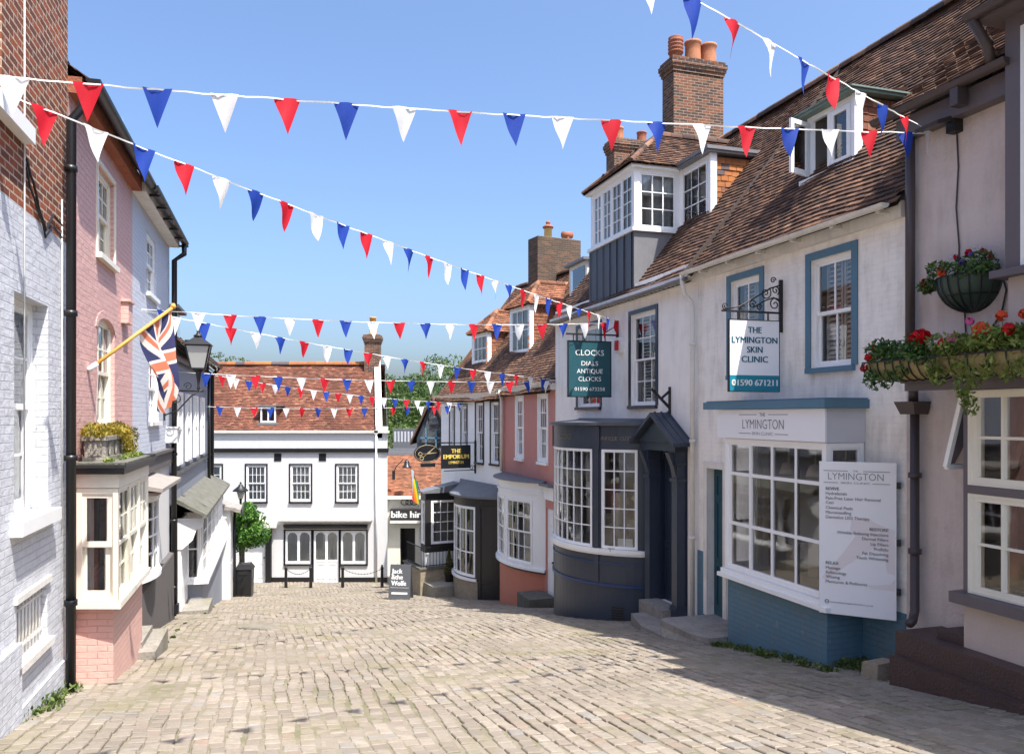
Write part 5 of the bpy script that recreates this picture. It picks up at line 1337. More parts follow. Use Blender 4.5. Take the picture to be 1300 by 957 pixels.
# ================================================================== white house with black shop band
def white_terrace():
    s0, s1 = FL.s(168) + 0.002, FL.s(215)
    H = House(FL, 'town_house', 'pale blue-white brick house with a small bowed shop window and timber plinth', s0)
    P = flat(s0, s1); A = lambda px: FL.s(px) - s0; ze = 3.62; op = []
    wa = dict(cols=3, rows=2, mat='white', fw=0.06, rail=0.04, bar=0.025, rec=0.03, sill='white')
    window(H, P, A(186), A(198), 2.18, 3.25, opens=op, **wa)
    window(H, P, A(189), A(201), -0.10, 1.10, opens=op, cur='none', **wa)
    w = MB(); pwall(w, P, 0, P.L, -0.72, ze, op, rev=0.1, deep=0.9); shell(w, s0, s1, -5.5, ze, 6.4, 3.2)
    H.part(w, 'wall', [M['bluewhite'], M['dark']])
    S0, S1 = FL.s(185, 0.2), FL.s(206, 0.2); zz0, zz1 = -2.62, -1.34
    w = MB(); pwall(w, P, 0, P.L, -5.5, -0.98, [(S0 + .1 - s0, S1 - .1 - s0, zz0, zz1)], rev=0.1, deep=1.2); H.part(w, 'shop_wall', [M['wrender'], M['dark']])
    m = MB(); m.pbox(P, 0.05, P.L - 0.05, -0.02, 0.08, -0.978, -0.722); m.pbox(P, 0.05, P.L - 0.05, -0.02, 0.12, -0.718, -0.66); H.part(m, 'shop_band', M['darkwood'])
    B = arc_path((S0 + S1) / 2, (S1 - S0) / 2, 0.26, 12)
    window(H, B, 0.02, B.L - 0.02, zz0, zz1, 6, 4, False, 'white', fw=0.05, rail=0.03, bar=0.03, rec=-0.01, name='shop_window')
    m = MB(); m.pbox(B, 0, B.L, -0.25, 0.035, zz0 - 0.07, zz0 - 0.003); m.pbox(B, 0, B.L, -0.2, 0.03, zz1 + 0.003, zz1 + 0.08); H.part(m, 'bow_sill', M['white'])
    m = MB(); c0, c1 = S0 - 0.25, S1 + 0.35
    m.hexa([(c0, -0.48, -1.20), (c1, -0.48, -1.20), (c1, 0, -1.12), (c0, 0, -1.12), (c0, -0.48, -1.14), (c1, -0.48, -1.14), (c1, 0, -1.04), (c0, 0, -1.04)]); m.box(c0 + 0.06, c1 - .06, -0.40, 0, -1.25, -1.202)
    H.part(m, 'canopy', M['lightwood'])
    m = MB(); m.pbox(P, 0.02, P.L - 0.02, 0.0, 0.10, -5.5, -2.86)
    k = 0.05
    while k < P.L - 0.1: m.pbox(P, k, k + 0.10, 0.10, 0.112, -5.5, -2.87); k += 0.115
    H.part(m, 'timber_plinth', M['darkwood'])
    m = MB(); m.box(s0, s1, -0.2, 0.02, ze - 0.06, ze + .1); H.part(m, 'eaves_board', M['white_old'])
    m = MB(); gutter(m, s0 + 0.05, s1 + 0.1, 0.30, ze + 0.07, 0.075)
    k = s0 + 0.3
    while k < s1: m.box(k, k + 0.03, -0.38, -0.05, ze - 0.05, ze - 0.01); k += 0.8
    H.part(m, 'gutter', M['black'])
    m = MB(); x = s1 - 0.08
    m.tube([(x, -0.30, ze), (x, -0.30, ze - 0.2), (x - .02, -0.11, ze - 0.35), (x - .02, -0.10, -4.2)], 0.055, 10); pipe_clips(m, x - .02, 0.10, -3.6, 3.0, 1.4, 0.055); m.box(x - 0.12, x + 0.08, -0.2, -0.02, -4.15, -3.95); H.part(m, 'drainpipe', M['black'])
    main_roof(H, s0, s1, ze + 0.32, 6.7, 3.2, 'tile_r', 0.25, 62, 0.02, tw=0.2, g=0.16)
    t = thing('junction_box', 'small white box by the black downpipe above the black timber band', 'box', FL.w(s1 - 0.4, 0.0, -0.55), FL.rz)
    m = MB(); m.box(-0.16, 0.16, -0.22, 0, 0, 0.30); m.box(-0.18, 0.18, -0.24, 0, 0.302, 0.33); m.build('casing', M['plastic_w'], t)
    x = FL.s(196, 0.5); p = FL.w(x, 0.3); t = thing('doorstep', 'worn stone step at the foot of the timber plinth', 'step', (p[0], p[1], gz(p[1])), FL.rz)
    m = MB(); m.box(-0.75, 0.5, -0.32, 0.2, -0.3, 0.22); m.box(-0.55, 0.4, -0.12, 0.2, 0.221, 0.30); m.build('step_block', M['stone'], t)

# ================================================================== grey house with white shop porch
def grey_house():
    s0, s1 = FL.s(215) + 0.002, FL.s(265.5)
    H = House(FL, 'town_house', 'blue-grey house with white window strips above a slate roofed white shopfront', s0)
    P = flat(s0, s1); A = lambda px: FL.s(px) - s0; ze = 1.72; op = []
    for a, b in ((223, 229), (235, 240), (245, 249), (254, 257.5)): window(H, P, A(a), A(b), -1.12, 0.55, 2, 2, True, 'white', fw=0.09, rail=0.05, bar=0.03, rec=-0.06, opens=op, cur='net')
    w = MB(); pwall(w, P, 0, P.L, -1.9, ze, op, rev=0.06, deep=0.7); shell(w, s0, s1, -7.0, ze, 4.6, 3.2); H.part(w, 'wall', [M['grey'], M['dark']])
    m = MB(); m.box(s0, s1, -0.09, 0.02, -1.30, -1.22); m.box(s0, s1, -0.10, 0.02, ze - 0.5, ze - 0.3); H.part(m, 'timber_rail', M['black'])
    main_roof(H, s0, s1, ze, 4.6, 3.2, 'tile_r', 0.32, 63, 0.04, tw=0.2, g=0.15)
    m = MB(); gutter(m, s0, s1 + 0.1, 0.36, ze - 0.1, 0.06); H.part(m, 'gutter', M['black'])
    m = MB(); x = s1 - 0.25; m.tube([(x, -0.34, ze - 0.12), (x, -0.12, ze - 0.4), (x, -0.11, -2.0)], 0.06, 8); x = s1 - 1.4; m.tube([(x, -0.11, 1.2), (x, -0.11, -1.9), (x + .3, -0.11, -2.1)], 0.05, 8); H.part(m, 'drainpipe', M['black'])
    b = 0.35; x0, x1 = FL.s(219, -b), FL.s(219, -b) + 1.5; m = MB(); m.box(x0, x1, b, 2.6, ze - 0.2, 2.72); dm = H.part(m, 'dormer', M['white'])
    m = MB(); m.box(x0 - .14, x1 + .14, b - .16, 2.8, 2.722, 2.80); m.build('dormer_roof', M['lead_d'], dm)
    m = MB(); m.box(x0 + .15, x1 - .15, b - 0.02, b - 0.002, ze + 0.25, 2.58); m.build('pane', M['glass'], dm)
    m = MB(); m.box(x0 - 0.015, x0 - 0.002, b + 0.25, b + 0.75, ze + 0.3, 2.58); m.build('pane', M['glass'], dm)
    # white shopfront
    n1 = 0.42; a0, a1 = FL.sd(18.0), FL.sd(26.0); aw = FL.sd(19.3)
    B = Path([(aw, 0), (aw, n1), (a1, n1), (a1, 0)]); c1, c2 = B.cum[1], B.cum[2]
    zs, zt = -4.02, -2.52; nw = 5; q = (c2 - c1) / nw
    opn = [(c1 + q * k + 0.08, c1 + q * (k + 1) - 0.08, zs, zt) for k in range(nw)] + [(0.04, c1 - 0.05, zs, zt)]
    m = MB(); pwall(m, B, 0, B.L, -5.0 + 0.9, -2.36, opn, rev=0.06, deep=0.3)
    sf = H.part(m, 'shopfront', [M['wrender'], M['dark']])
    S = type('S', (), {'part': staticmethod(lambda mb, n_, mt: mb.build(n_, mt, sf))})
    for o in opn[:nw]: window(S, B, *o, 3, 4, False, 'white', fw=0.04, rail=0.03, bar=0.03, rec=0.0, name='shop_window')
    window(S, B, *opn[nw], 1, 2, False, 'white', fw=0.03, rail=0.03, bar=0.03, rec=0.0, name='shop_window')
    m = MB(); m.pbox(B, 0, B.L, -0.05, 0.14, zs - 0.09, zs - 0.003); m.build('sill', M['white'], sf)
    m = MB(); pwall(m, B, 0, B.L, -8.0, zs - 0.09, d=-0.02); m.build('shop_base', M['grey'], sf)
    # open lobby with boarded back and shaped bracket at the near end
    m = MB(); m.box(a0, aw, -0.06, -0.002, -5.4, -2.4)
    k = a0 + 0.05
    while k < aw - 0.1: m.box(k, k + 0.11, -0.075, -0.06, -5.4, -2.45); k += 0.12
    lob = H.part(m, 'boarded_lobby', M['white'])
    m = MB()
    prof = [(0, -2.34), (n1 + 0.12, -2.34), (n1 + 0.12, -2.55), (n1 - .02, -2.62), (n1 - 0.1, -2.85), (0.1, -3.05), (0, -3.05)]
    m.prism(prof, lambda a, b, t: (t, -a, b), a0 - 0.02, a0 + 0.06); m.build('bracket', M['white'], lob)
    m = MB(); m.hexa([(a0 - .2, -n1 - .22, -2.33), (a1 + .15, -n1 - .22, -2.33), (a1 + .15, 0, -1.98), (a0 - .2, 0, -1.98), (a0 - .2, -n1 - .22, -2.26), (a1 + .15, -n1 - .22, -2.26), (a1 + .15, 0, -1.88), (a0 - .2, 0, -1.88)])
    H.part(m, 'porch_roof', M['slate'])
    p = FL.w(a0 + 0.5, 0.3); t = thing('doorstep', 'pale stone step in front of the white boarded lobby', 'step', (p[0], p[1], gz(p[1])), FL.rz)
    m = MB(); m.box(-0.5, 0.75, -0.35, 0.3, -0.4, 0.16); m.build('step_block', M['stone'], t)

def white_shop():
    a0, a1 = FL.sd(26.15), FL.sd(27.5); n1 = 0.66
    H = House(FL, 'town_house', 'small white shop with a grey timber canopy beside the leafy standard tree', a0)
    B = Path([(a0, -0.1), (a0, n1), (a1, n1), (a1, -2.0)])
    m = MB(); pwall(m, B, 0, B.L, -8, -3.0, [(B.cum[1] + 0.3, B.cum[2] - 0.3, -5.0, -3.5)], rev=0.08, deep=0.5); H.part(m, 'wall', [M['wrender'], M['dark']])
    window(H, B, B.cum[1] + 0.3, B.cum[2] - 0.3, -5.0, -3.5, 4, 3, False, 'white', fw=0.05, rail=0.03, bar=0.03, rec=0.02)
    m = MB(); m.hexa([(a0 - .1, -n1 - .35, -3.25), (a1 + .1, -n1 - .35, -3.25), (a1 + .1, 1.6, -2.60), (a0 - .1, 1.6, -2.60), (a0 - .1, -n1 - .35, -3.15), (a1 + .1, -n1 - .35, -3.15), (a1 + .1, 1.6, -2.35), (a0 - .1, 1.6, -2.35)])
    k = -n1 - .35
    cr = H.part(m, 'canopy', M['lightwood'])
    m = MB(); m.box(a0 - .12, a1 + .12, -n1 - .38, -n1 - .33, -3.34, -3.12); m.build('gutter', M['greyblack'], cr)
    m = MB(); x = a1 - 0.1; m.tube([(x, -n1 - 0.06, -3.3), (x, -n1 - 0.06, -7.0)], 0.05, 8); H.part(m, 'drainpipe', M['black'])

# ================================================================== white house closing the view
def far_house():
    Y = 33.0; X = lambda px: (px - 650) / 1000 * Y; Z = lambda py: (528 - py) / 1000 * Y
    s0 = 0.0; S = lambda px: X(px) + 13.6; s1 = S(492)
    H = House(FH, 'white_house', 'long white rendered house with black window frames and red tiled roof closing the street', s0, zb=gz(33))
    P = flat(s0, s1); op = []
    sh0, sh1 = S(361), S(467)
    for a, b in ((269 - 26, 283.7), (310.5, 340.3), (366.5, 397), (425, 456)):
        window(H, P, S(a) + 0.07, S(b) - 0.07, -3.58, -2.05, 4, 2, True, 'white', fw=0.055, rail=0.04, bar=0.022, rec=0.01, opens=op, cur='net', surround=('black', 0.055), sill='black')
    sw = [(S(362.5), S(395), -6.18, -4.80), (S(433), S(465), -6.18, -4.80)]
    dd = (S(398.5), S(430), -6.95, -4.80); ld = (S(311), S(338), -6.95, -4.75)
    for o in sw + [dd, ld]: op.append(o)
    w = MB(); pwall(w, P, 0, P.L, -8.5, Z(547), op, rev=0.1, deep=0.8); 
    SK = lambda y: s1 - 0.19 * y                       # the right flank runs back at an angle
    w.face([(s1, 0, -8.5), (SK(7), 7, -8.5), (SK(7), 7, -0.63), (SK(3.5), 3.5, 2.37), (s1, 0, -0.63)]); w.face([(s0, 0, -8.5), (s0, 0, -0.63), (s0, 3.5, 2.37), (s0, 7, -0.63), (s0, 7, -8.5)])
    H.part(w, 'wall', [M['wrender'], M['dark']])
    m = MB(); m.box(0, s1 + 0.05, -0.09, -0.002, Z(574), Z(569)); H.part(m, 'black_band', M['black'])
    m = MB(); m.box(0, s1 + 0.08, -0.12, 0.0, Z(549.5), Z(546.5)); H.part(m, 'coping', M['white_old'])
    for px in (352.7, 409.5): m = MB(); m.box(S(px) - 0.15, S(px) + 0.15, -0.02, -0.002, Z(585), Z(575.5)); H.part(m, 'vent', M['black'])
    # arched shop lights
    for a, b, z0, z1 in sw + [dd]:
        isd = (a, b) == dd[:2]
        f = MB(); zz = -6.12 if isd else z0
        f.pbox(P, a + 0.003, a + 0.07, -0.09, -0.03, z0, z1); f.pbox(P, b - 0.07, b - 0.003, -0.09, -0.03, z0, z1); f.pbox(P, (a + b) / 2 - 0.05, (a + b) / 2 + 0.05, -0.09, -0.028, z0, z1); f.pbox(P, a + 0.07, b - 0.07, -0.09, -0.033, zz - 0.003, zz + 0.09)
        if isd:
            f.pbox(P, a + 0.07, b - 0.07, -0.09, -0.05, z0, zz - 0.006)
            for c0, c1 in ((a + 0.12, (a + b) / 2 - 0.1), ((a + b) / 2 + 0.1, b - 0.12)):
                f.pbox(P, c0, c1, -0.05, -0.035, z0 + 0.12, z0 + 0.15); f.pbox(P, c0, c1, -0.05, -0.035, zz - 0.12, zz - 0.09); f.pbox(P, c0, c0 + .03, -0.05, -0.035, z0 + 0.12, zz - 0.09); f.pbox(P, c1 - .03, c1, -0.05, -0.035, z0 + 0.12, zz - 0.09)
        for c0, c1 in ((a + 0.07, (a + b) / 2 - 0.05), ((a + b) / 2 + 0.05, b - 0.07)):
            xm, r, zb_ = (c0 + c1) / 2, (c1 - c0) / 2, z1 - 0.08 - (c1 - c0) / 2; n = 10
            for k in range(n):
                p, q = [(xm + r * math.cos(math.pi * t / n), zb_ + r * math.sin(math.pi * t / n)) for t in (k, k + 1)]
                f.hexa([(q[0] + 0, 0.035, q[1]), (p[0], 0.035, p[1]), (p[0], 0.08, p[1]), (q[0], 0.08, q[1]), (q[0], 0.035, z1 - 0.002), (p[0], 0.035, z1 - 0.002), (p[0], 0.08, z1 - 0.002), (q[0], 0.08, z1 - 0.002)])
        wn = H.part(f, 'shop_door' if isd else 'shop_window', M['white'])
        pane(H, wn, P, a + 0.07, b - 0.07, zz + 0.05, z1 - 0.05, -0.07); curtain(H, wn, P, a + 0.07, b - 0.07, zz + 0.05, z1 - 0.02, -0.10, 'net')
        s = MB()
        for x in (a, b): s.pbox(P, (x - 0.07) if x == a else x + 0.002, (x - 0.002) if x == a else x + 0.07, -0.02, 0.03, z0, z1)
        if not isd: s.pbox(P, a - 0.07, b + 0.07, -0.02, 0.06, z0 - 0.08, z0 - 0.002)
        s.pbox(P, a - 0.07, b + 0.07, -0.02, 0.032, z1 + 0.002, z1 + 0.05); s.build('frame', M['black'], wn)
    m = MB(); m.box(S(354), S(473), -0.30, -0.002, -4.36, -4.25); m.box(S(356), S(471), -0.22, -0.002, -4.44, -4.362); m.box(S(358), S(469), -0.06, -0.002, -4.72, -4.442); cor = H.part(m, 'shop_cornice', M['white_old'])
    m = MB(); m.tube([(S(361), -0.12, -4.58), (S(467), -0.12, -4.58)], 0.06, 8); m.box(S(361), S(467), -0.07, -0.062, -4.70, -4.66); m.build('awning_roller', M['black'], cor)
    for a, b in ((0, S(309)), (S(340), S(397)), (S(432), s1)): m = MB(); m.box(a, b, -0.03, -0.002, -8, -6.75); H.part(m, 'black_plinth', M['black'])
    # left door with hood
    door(H, P, ld[0], ld[1], ld[2], ld[3], 'white', -0.06, 2, 3)
    for a, b, e in ((ld[0] - 0.14, ld[0] - 0.002, .10), (ld[1] + 0.002, ld[1] + 0.24, .14)): m = MB(); m.pbox(P, a, b, -0.05, e, -6.95, -4.66); H.part(m, 'door_pilaster', M['black'])
    m = MB(); xc = (ld[0] + ld[1]) / 2
    m.prism([(ld[0] - .35, -4.64), (ld[1] + .5, -4.64), (ld[1] + .5, -4.56), (xc + .1, -4.22), (ld[0] - .35, -4.5)], lambda a, b, t: (a, -t, b), 0, 0.34); H.part(m, 'door_hood', M['white_old'])
    m = MB(); m.tube([(S(478), -0.06, -0.7), (S(478), -0.06, -7.0)], 0.045, 8); m.box(S(478) - .08, S(478) + .08, -0.12, 0, -0.75, -0.6); H.part(m, 'drainpipe', M['plastic_w'])
    # roof
    L = math.hypot(3.5, 3.0); m = MB()
    tiles(m, (0, 0.05, -0.62), (1, 0, 0), (0, 3.5 / L, 3.0 / L), [(0, 0), (S(478), 0), (S(478) - .66, L), (0, L)], 0.165, 0.105, 0.03, 71)
    m.rv = 0.3; m.face([(0, 3.5, 2.38), (SK(3.5), 3.5, 2.38), (SK(7), 7, -0.6), (0, 7, -0.6)])
    rf = H.part(m, 'roof', M['tile_h']); m = MB(); ridge_tiles(m, (0, 3.5, 2.42), (SK(3.5) - .3, 3.5, 2.42), 0.13, 0.4, 4); m.build('ridge_tiles', M['tile_o'], rf)
    m = MB(); q = 3.5 / L; 
    for k in range(8):
        t0, t1 = k / 8, (k + 1) / 8; y0, y1 = 0.0 + 3.5 * t0, 3.5 * t1; z0, z1 = -0.62 + 3.0 * t0, -0.62 + 3.0 * t1
        pa, pb = SK(y0) - .50, SK(y1) - .50; wq = .28
        m.hexa([(pa, y0, z0 - .3), (pa + wq, y0, z0 - .3), (pb + wq, y1, z1 - .3), (pb, y1, z1 - .3), (pa, y0, z0 + .22), (pa + wq, y0, z0 + .22), (pb + wq, y1, z1 + .22), (pb, y1, z1 + .22)])
    m.box(S(477) + .02, s1 - .02, -.05, 0.28, -0.60, -0.44)
    H.part(m, 'gable_parapet', M['white_old'])
    chimney(H, (473.3 - 650) / 1000 * 36.4 + 13.6, 3.4, 0.66, 0.66, 0.6, 3.72, 'brick_c', [(0, 0, 'tall', 0.82, 0.17, 'orangepot')])
    # little upright roof light with tiled cheeks
    x0, x1, yq, zb, zt = S(327), S(346.5), 0.42, -0.28, 0.42
    m = MB(); m.box(x0 - .04, x1 + .04, yq + .01, 1.6, zb - .3, zt); sk = H.part(m, 'roof_light', M['tile_h'])
    f = MB(); q = Path([(x0, -yq), (x1, -yq)]); glazing(f, q, 0, q.L, zb, zt, -.02, .04, 2, 1, .06, .05); f.build('casement', M['white'], sk)
    f = MB(); f.face([(x0 + .03, yq, zb + .03), (x1 - .03, yq, zb + .03), (x1 - .03, yq, zt - .03), (x0 + .03, yq, zt - .03)]); f.build('pane', M['glass'], sk)
    m = MB(); m.box(x0 - .18, x1 + .18, yq - .12, 1.7, zt + .002, zt + .05); m.box(x0 - .12, x1 + .12, yq - .14, yq + .005, zb - .1, zb - .005); m.build('flashing', M['lead_l'], sk)
    return H

# ================================================================== bike hire shop and the houses behind it
def bike_shop():
    Y = 34.8; X = lambda px: (px - 650) / 1000 * Y; Z = lambda py: (528 - py) / 1000 * Y
    F = Facade((X(486), Y), (1, 0)); x0 = 0.0; S = lambda px: X(px) - X(486); x1 = S(566)
    H = House(F, 'bike_shop', 'low cream bike hire shop with an orange-red tiled roof', 0, 'shop', zb=gz(Y))
    P = flat(0, x1); op = [(S(508), S(527), -7.1, -4.95), (S(532), S(545), -6.0, -4.95)]
    w = MB(); pwall(w, P, 0, P.L, -8.5, Z(630), op, rev=0.12, deep=1.5); shell(w, 0, x1, -8.5, Z(630), -2.0, 3.0); H.part(w, 'wall', [M['cream'], M['dark']])
    window(H, P, S(532), S(545), -6.0, -4.95, 2, 2, False, 'white')
    m = MB(); m.pbox(P, op[0][0], op[0][1], -0.9, -0.85, -7.1, -4.95); H.part(m, 'doorway', M['black'])
    m = MB(); m.box(S(497), S(562), -0.40, -0.002, Z(658), Z(645)); m.box(S(497), S(562), -0.42, -0.002, Z(663), Z(658.3)); b = H.part(m, 'signboard', M['greyblack'])
    m = MB(); m.text('bike hire', (S(498.6), -0.4, Z(655.5)), (1, 0, 0), (0, 0, 1), None, 0.29, 'L', 0.025); m.build('lettering', M['letter_white'], b)
    m = MB(); m.box(S(497), S(562), -0.425, -0.421, Z(662.5), Z(659)); m.build('trim', M['white_old'], b)
    L = math.hypot(3.0, 1.75); m = MB(); tiles(m, (-0.2, -0.15, Z(630)), (1, 0, 0), (0, 3.0 / L, 1.75 / L), [(0, 0), (x1 + .2, 0), (x1 + .2, L), (0, L)], 0.165, 0.11, 0.02, 81); H.part(m, 'roof', M['tile_b'])
    m = MB(); m.box(-0.2, x1, 2.7, 3.1, -1.95, -1.70); m.box(-.2, x1, 2.9, 3.0, -2.1, -1.55); H.part(m, 'roof_flashing', M['lead'])
    m = MB(); m.box(-.2, x1, -0.22, -0.1, Z(633), Z(629)); H.part(m, 'gutter', M['white_old'])
    m = MB()
    for k in range(3):
        c = (S(514 + 6 * k), -0.1, Z(637)); m.tube([(c[0] + 0.16 * math.cos(a), c[1], c[2] + 0.12 * math.sin(a)) for a in [i * 0.5 for i in range(13)]], 0.02, 5)
    H.part(m, 'wall_ornament', M['iron'])
    # gooseneck lamp
    t = thing('barn_lamp', 'black enamel barn lamp on a curved arm above the bike hire roof', 'lamp', (X(500), Y - 0.1, Z(600)), 0)
    a = X(518) - X(500); m = MB(); m.tube([(0, 0, 0), (0.15, -0.15, 0.3), (a - .15, -0.3, 0.62), (a, -0.3, 0.60)], 0.018, 8); m.box(-.06, .06, -.02, .1, -.3, .1); m.build('arm', M['iron'], t)
    m = MB(); m.lathe((a, -0.3, 0.25), [(0.22, 0), (0.2, 0.05), (0.13, 0.1), (0.11, 0.26), (0.05, 0.32), (0.03, 0.36)], 16); m.build('lamp_shade', M['black'], t)

def back_houses():
    Y = 41.0; X = lambda px: (px - 650) / 1000 * Y; Z = lambda py: (528 - py) / 1000 * Y
    H = House(Facade((X(528), Y), (1, 0)), 'gabled_house', 'brown roofed house with blue glazed gable above the bike hire roof', 0, zb=gz(40))
    w = X(568) - X(528); m = MB()
    fn = lambda a, b, t: (a, t, b)
    zt, zb = Z(506), Z(556)
    m.prism([(0, -9), (w, -9), (w, zb), (w / 2, zt), (0, zb)], fn, 0.4, 6); H.part(m, 'wall', M['slatepaint'])
    m = MB(); m.prism([(0.25, zb - 1.2), (w - .25, zb - 1.2), (w - .25, zb + .05), (w / 2, zt - .35), (0.25, zb + .05)], fn, 0.36, 0.39); H.part(m, 'gable_glazing', M['glass'])
    m = MB()
    for sg in (-1, 1):
        o = w / 2 + sg * (w / 2 + 0.3); zo = zb - 0.35
        m.prism([(o, zo), (w / 2, zt), (w / 2, zt + .16), (o, zo + .16)] if sg < 0 else [(w / 2, zt), (o, zo), (o, zo + .16), (w / 2, zt + .16)], fn, -0.1, 6.2)
    H.part(m, 'roof', M['tile_r'])
    m = MB(); m.bar((w * .3, 0.3, zb - 1), (w * .3, 0.3, zb + .5), .08); m.bar((w * .62, 0.3, zb - 1), (w * .62, 0.3, zb + .5), .08); m.bar((0.2, .3, zb), (w - .2, .3, zb), .08); H.part(m, 'glazing_bars', M['bluetrim'])
    Y2 = 47.0; X2 = lambda px: (px - 650) / 1000 * Y2; Z2 = lambda py: (528 - py) / 1000 * Y2
    t = thing('glass_balcony', 'pale blue-grey glass balustrade in front of the wooded hill', 'railing', (X2(500), Y2, Z2(562)), 0)
    w = X2(534) - X2(500); h = Z2(544) - Z2(562); m = MB(); m.box(0, w, 0, 0.05, 0.06, h - .08); m.build('glass_panel', M['panelblue'], t)
    m = MB(); m.box(-.05, w + .05, -.03, .08, h - .08, h); m.box(-.05, w + .05, -.03, .08, -6, .05)
    for k in range(9): m.box(w * k / 8 - .03, w * k / 8 + .03, -.04, -.001, 0.05, h - .08)
    m.build('rails', M['lead'], t)
# ================================================================== ground
def ground():
    m = MB(); ys = [-40, -25, -12] + [-10 + 0.75 * k for k in range(68)] + [45, 55, 70, 90, 130, 200, 400]
    xs = [-400, -120, -60, -30, -15, -8, -4, 0, 4, 8, 15, 30, 60, 120, 400]
    vs = [(x, y, gz(max(y, -11)) - 0.012) for y in ys for x in xs]; n = len(xs)
    m.idx(vs, [(i * n + j, i * n + j + 1, (i + 1) * n + j + 1, (i + 1) * n + j) for i in range(len(ys) - 1) for j in range(n - 1)])
    t = NT('sandy_joint_earth'); uv = t.n('ShaderNodeTexCoord').outputs['Object']
    c = t.mix(t.ramp(t.noise(1.6, 6, uv, 0.7), [(0.42, (0, 0, 0)), (0.62, (1, 1, 1))]), (0.24, 0.205, 0.16), (0.15, 0.14, 0.075))
    tag(m.build('ground', t.end(t.pbsdf(c, 0.95, t.bump(t.noise(60, 4, uv), 0.01)))), kind='structure')
    # setts
    rr = random.Random(2); m = MB(); ax, ay = -0.2995, 0.954; px_, py_ = 0.954, 0.2995
    W = 0.138; col = -115
    def inside(x, y):
        if not 2.2 < y < 34.6: return False
        lo = -2.45 - 0.295 * y if y < 29 else -14.0
        hi = 7.9 - 0.313 * y if y < 25.9 else 0.2 - 0.5 * (y - 25.9)
        return lo < x < hi
    def height(x, y): return gz(y) + 0.012 * math.sin(x * 1.7 + y * 0.6) * math.cos(y * 1.3 - x * 0.4)
    while col < 95:
        u0 = col * W; wv = 0.0; v = rr.uniform(0, 0.3) - 4
        while v < 42:
            ln = rr.uniform(0.14, 0.225); cx = ax * (v + ln / 2) + px_ * (u0 + W / 2); cy = ay * (v + ln / 2) + py_ * (u0 + W / 2)
            if inside(cx, cy):
                wob = 0.035 * math.sin(v * 0.55 + col * 0.17) + 0.022 * math.sin(v * 1.9 + col * 0.6) + 0.012 * math.sin(v * 5.1 + col * 1.9)
                g = 0.008; j = lambda: rr.uniform(-0.007, 0.007)
                cs = [(g + j(), g + j()), (W - g + j(), g + j()), (W - g + j(), ln - g + j()), (g + j(), ln - g + j())]
                tilt = rr.uniform(-0.004, 0.004), rr.uniform(-0.004, 0.004), rr.uniform(-0.004, 0.004)
                def pt(a, b, dz):
                    a2, b2 = u0 + wob + a, v + b; x, y = ax * b2 + px_ * a2, ay * b2 + py_ * a2
                    return (x, y, height(x, y) + dz + tilt[2] + tilt[0] * (a / W - .5) * 2 + tilt[1] * (b / ln - .5) * 2)
                mx, my = sum(c[0] for c in cs) / 4, sum(c[1] for c in cs) / 4
                ring0 = [pt(a, b, -0.045) for a, b in cs]; ring1 = [pt(a + (mx - a) * .04, b + (my - b) * .04, -0.008) for a, b in cs]; ring2 = [pt(a + (mx - a) * .16, b + (my - b) * .13, 0.0) for a, b in cs]
                m.rv = rr.random(); m.smooth = False
                m.idx(ring0 + ring1 + ring2, [(k, (k + 1) % 4, 4 + (k + 1) % 4, 4 + k) for k in range(4)] + [(4 + k, 4 + (k + 1) % 4, 8 + (k + 1) % 4, 8 + k) for k in range(4)] + [(8, 9, 10, 11)])
            v += ln
        col += 1
    t = NT('worn_stone_setts'); uv = t.n('ShaderNodeTexCoord').outputs['Object']
    c = t.ramp(t.attr('rnd'), [(0, (0.20, 0.17, 0.135)), (0.25, (0.255, 0.215, 0.17)), (0.6, (0.295, 0.25, 0.20)), (0.85, (0.325, 0.28, 0.228)), (0.93, (0.24, 0.225, 0.205)), (1, (0.28, 0.205, 0.155))])
    c = t.mix(t.math('MULTIPLY', t.ramp(t.noise(0.7, 6, uv, 0.6), [(0.42, (0, 0, 0)), (0.62, (1, 1, 1))]), 0.6), c, (0.18, 0.158, 0.13))
    c = t.mix(t.math('MULTIPLY', t.ramp(t.noise(24, 6, uv, 0.7), [(0.45, (0, 0, 0)), (0.7, (1, 1, 1))]), 0.5), c, (0.155, 0.128, 0.10))
    c = t.mix(t.math('MULTIPLY', t.ramp(t.noise(1.1, 7, uv, 0.65), [(0.53, (0, 0, 0)), (0.66, (1, 1, 1))]), 0.5), c, (0.175, 0.16, 0.075))
    tag(m.build('road', t.end(t.pbsdf(c, 0.8, t.bump(t.noise(55, 5, uv), 0.006), 0, 0.25))), kind='structure')
    # hill behind
    m = MB(); n = 30; vs = []
    def hz(x, y): return -8.0 + 11.0 * min(1, max(0, (y - 52) / 45)) ** 0.8 * (0.85 + 0.25 * math.sin(x * 0.05 + 1.0)) + 0.5 * math.sin(x * 0.3) * math.sin(y * 0.2)
    for i in range(n + 1):
        for k in range(n + 1): x, y = -90 + 150 * k / n, 50 + 90 * i / n; vs.append((x, y, hz(x, y)))
    m.smooth = True; m.idx(vs, [(i * (n + 1) + k, i * (n + 1) + k + 1, (i + 1) * (n + 1) + k + 1, (i + 1) * (n + 1) + k) for i in range(n) for k in range(n)])
    tag(m.build('hill', M['weed']), kind='structure')
    rr = random.Random(21); m = MB(); cl = []
    for k in range(70):
        y = rr.uniform(54, 92); x = -0.165 * y + rr.uniform(-9, 16); s = rr.uniform(1.1, 2.4); z = hz(x, y)
        for q in range(6): cl.append(((x + rr.uniform(-1, 1) * s, y + rr.uniform(-1, 1) * s, z + s * rr.uniform(0.5, 1.9)), (s * .8, s * .8, s * .7), 1))
    leaves(m, cl, 190, 0.19, rr, up=0.4)
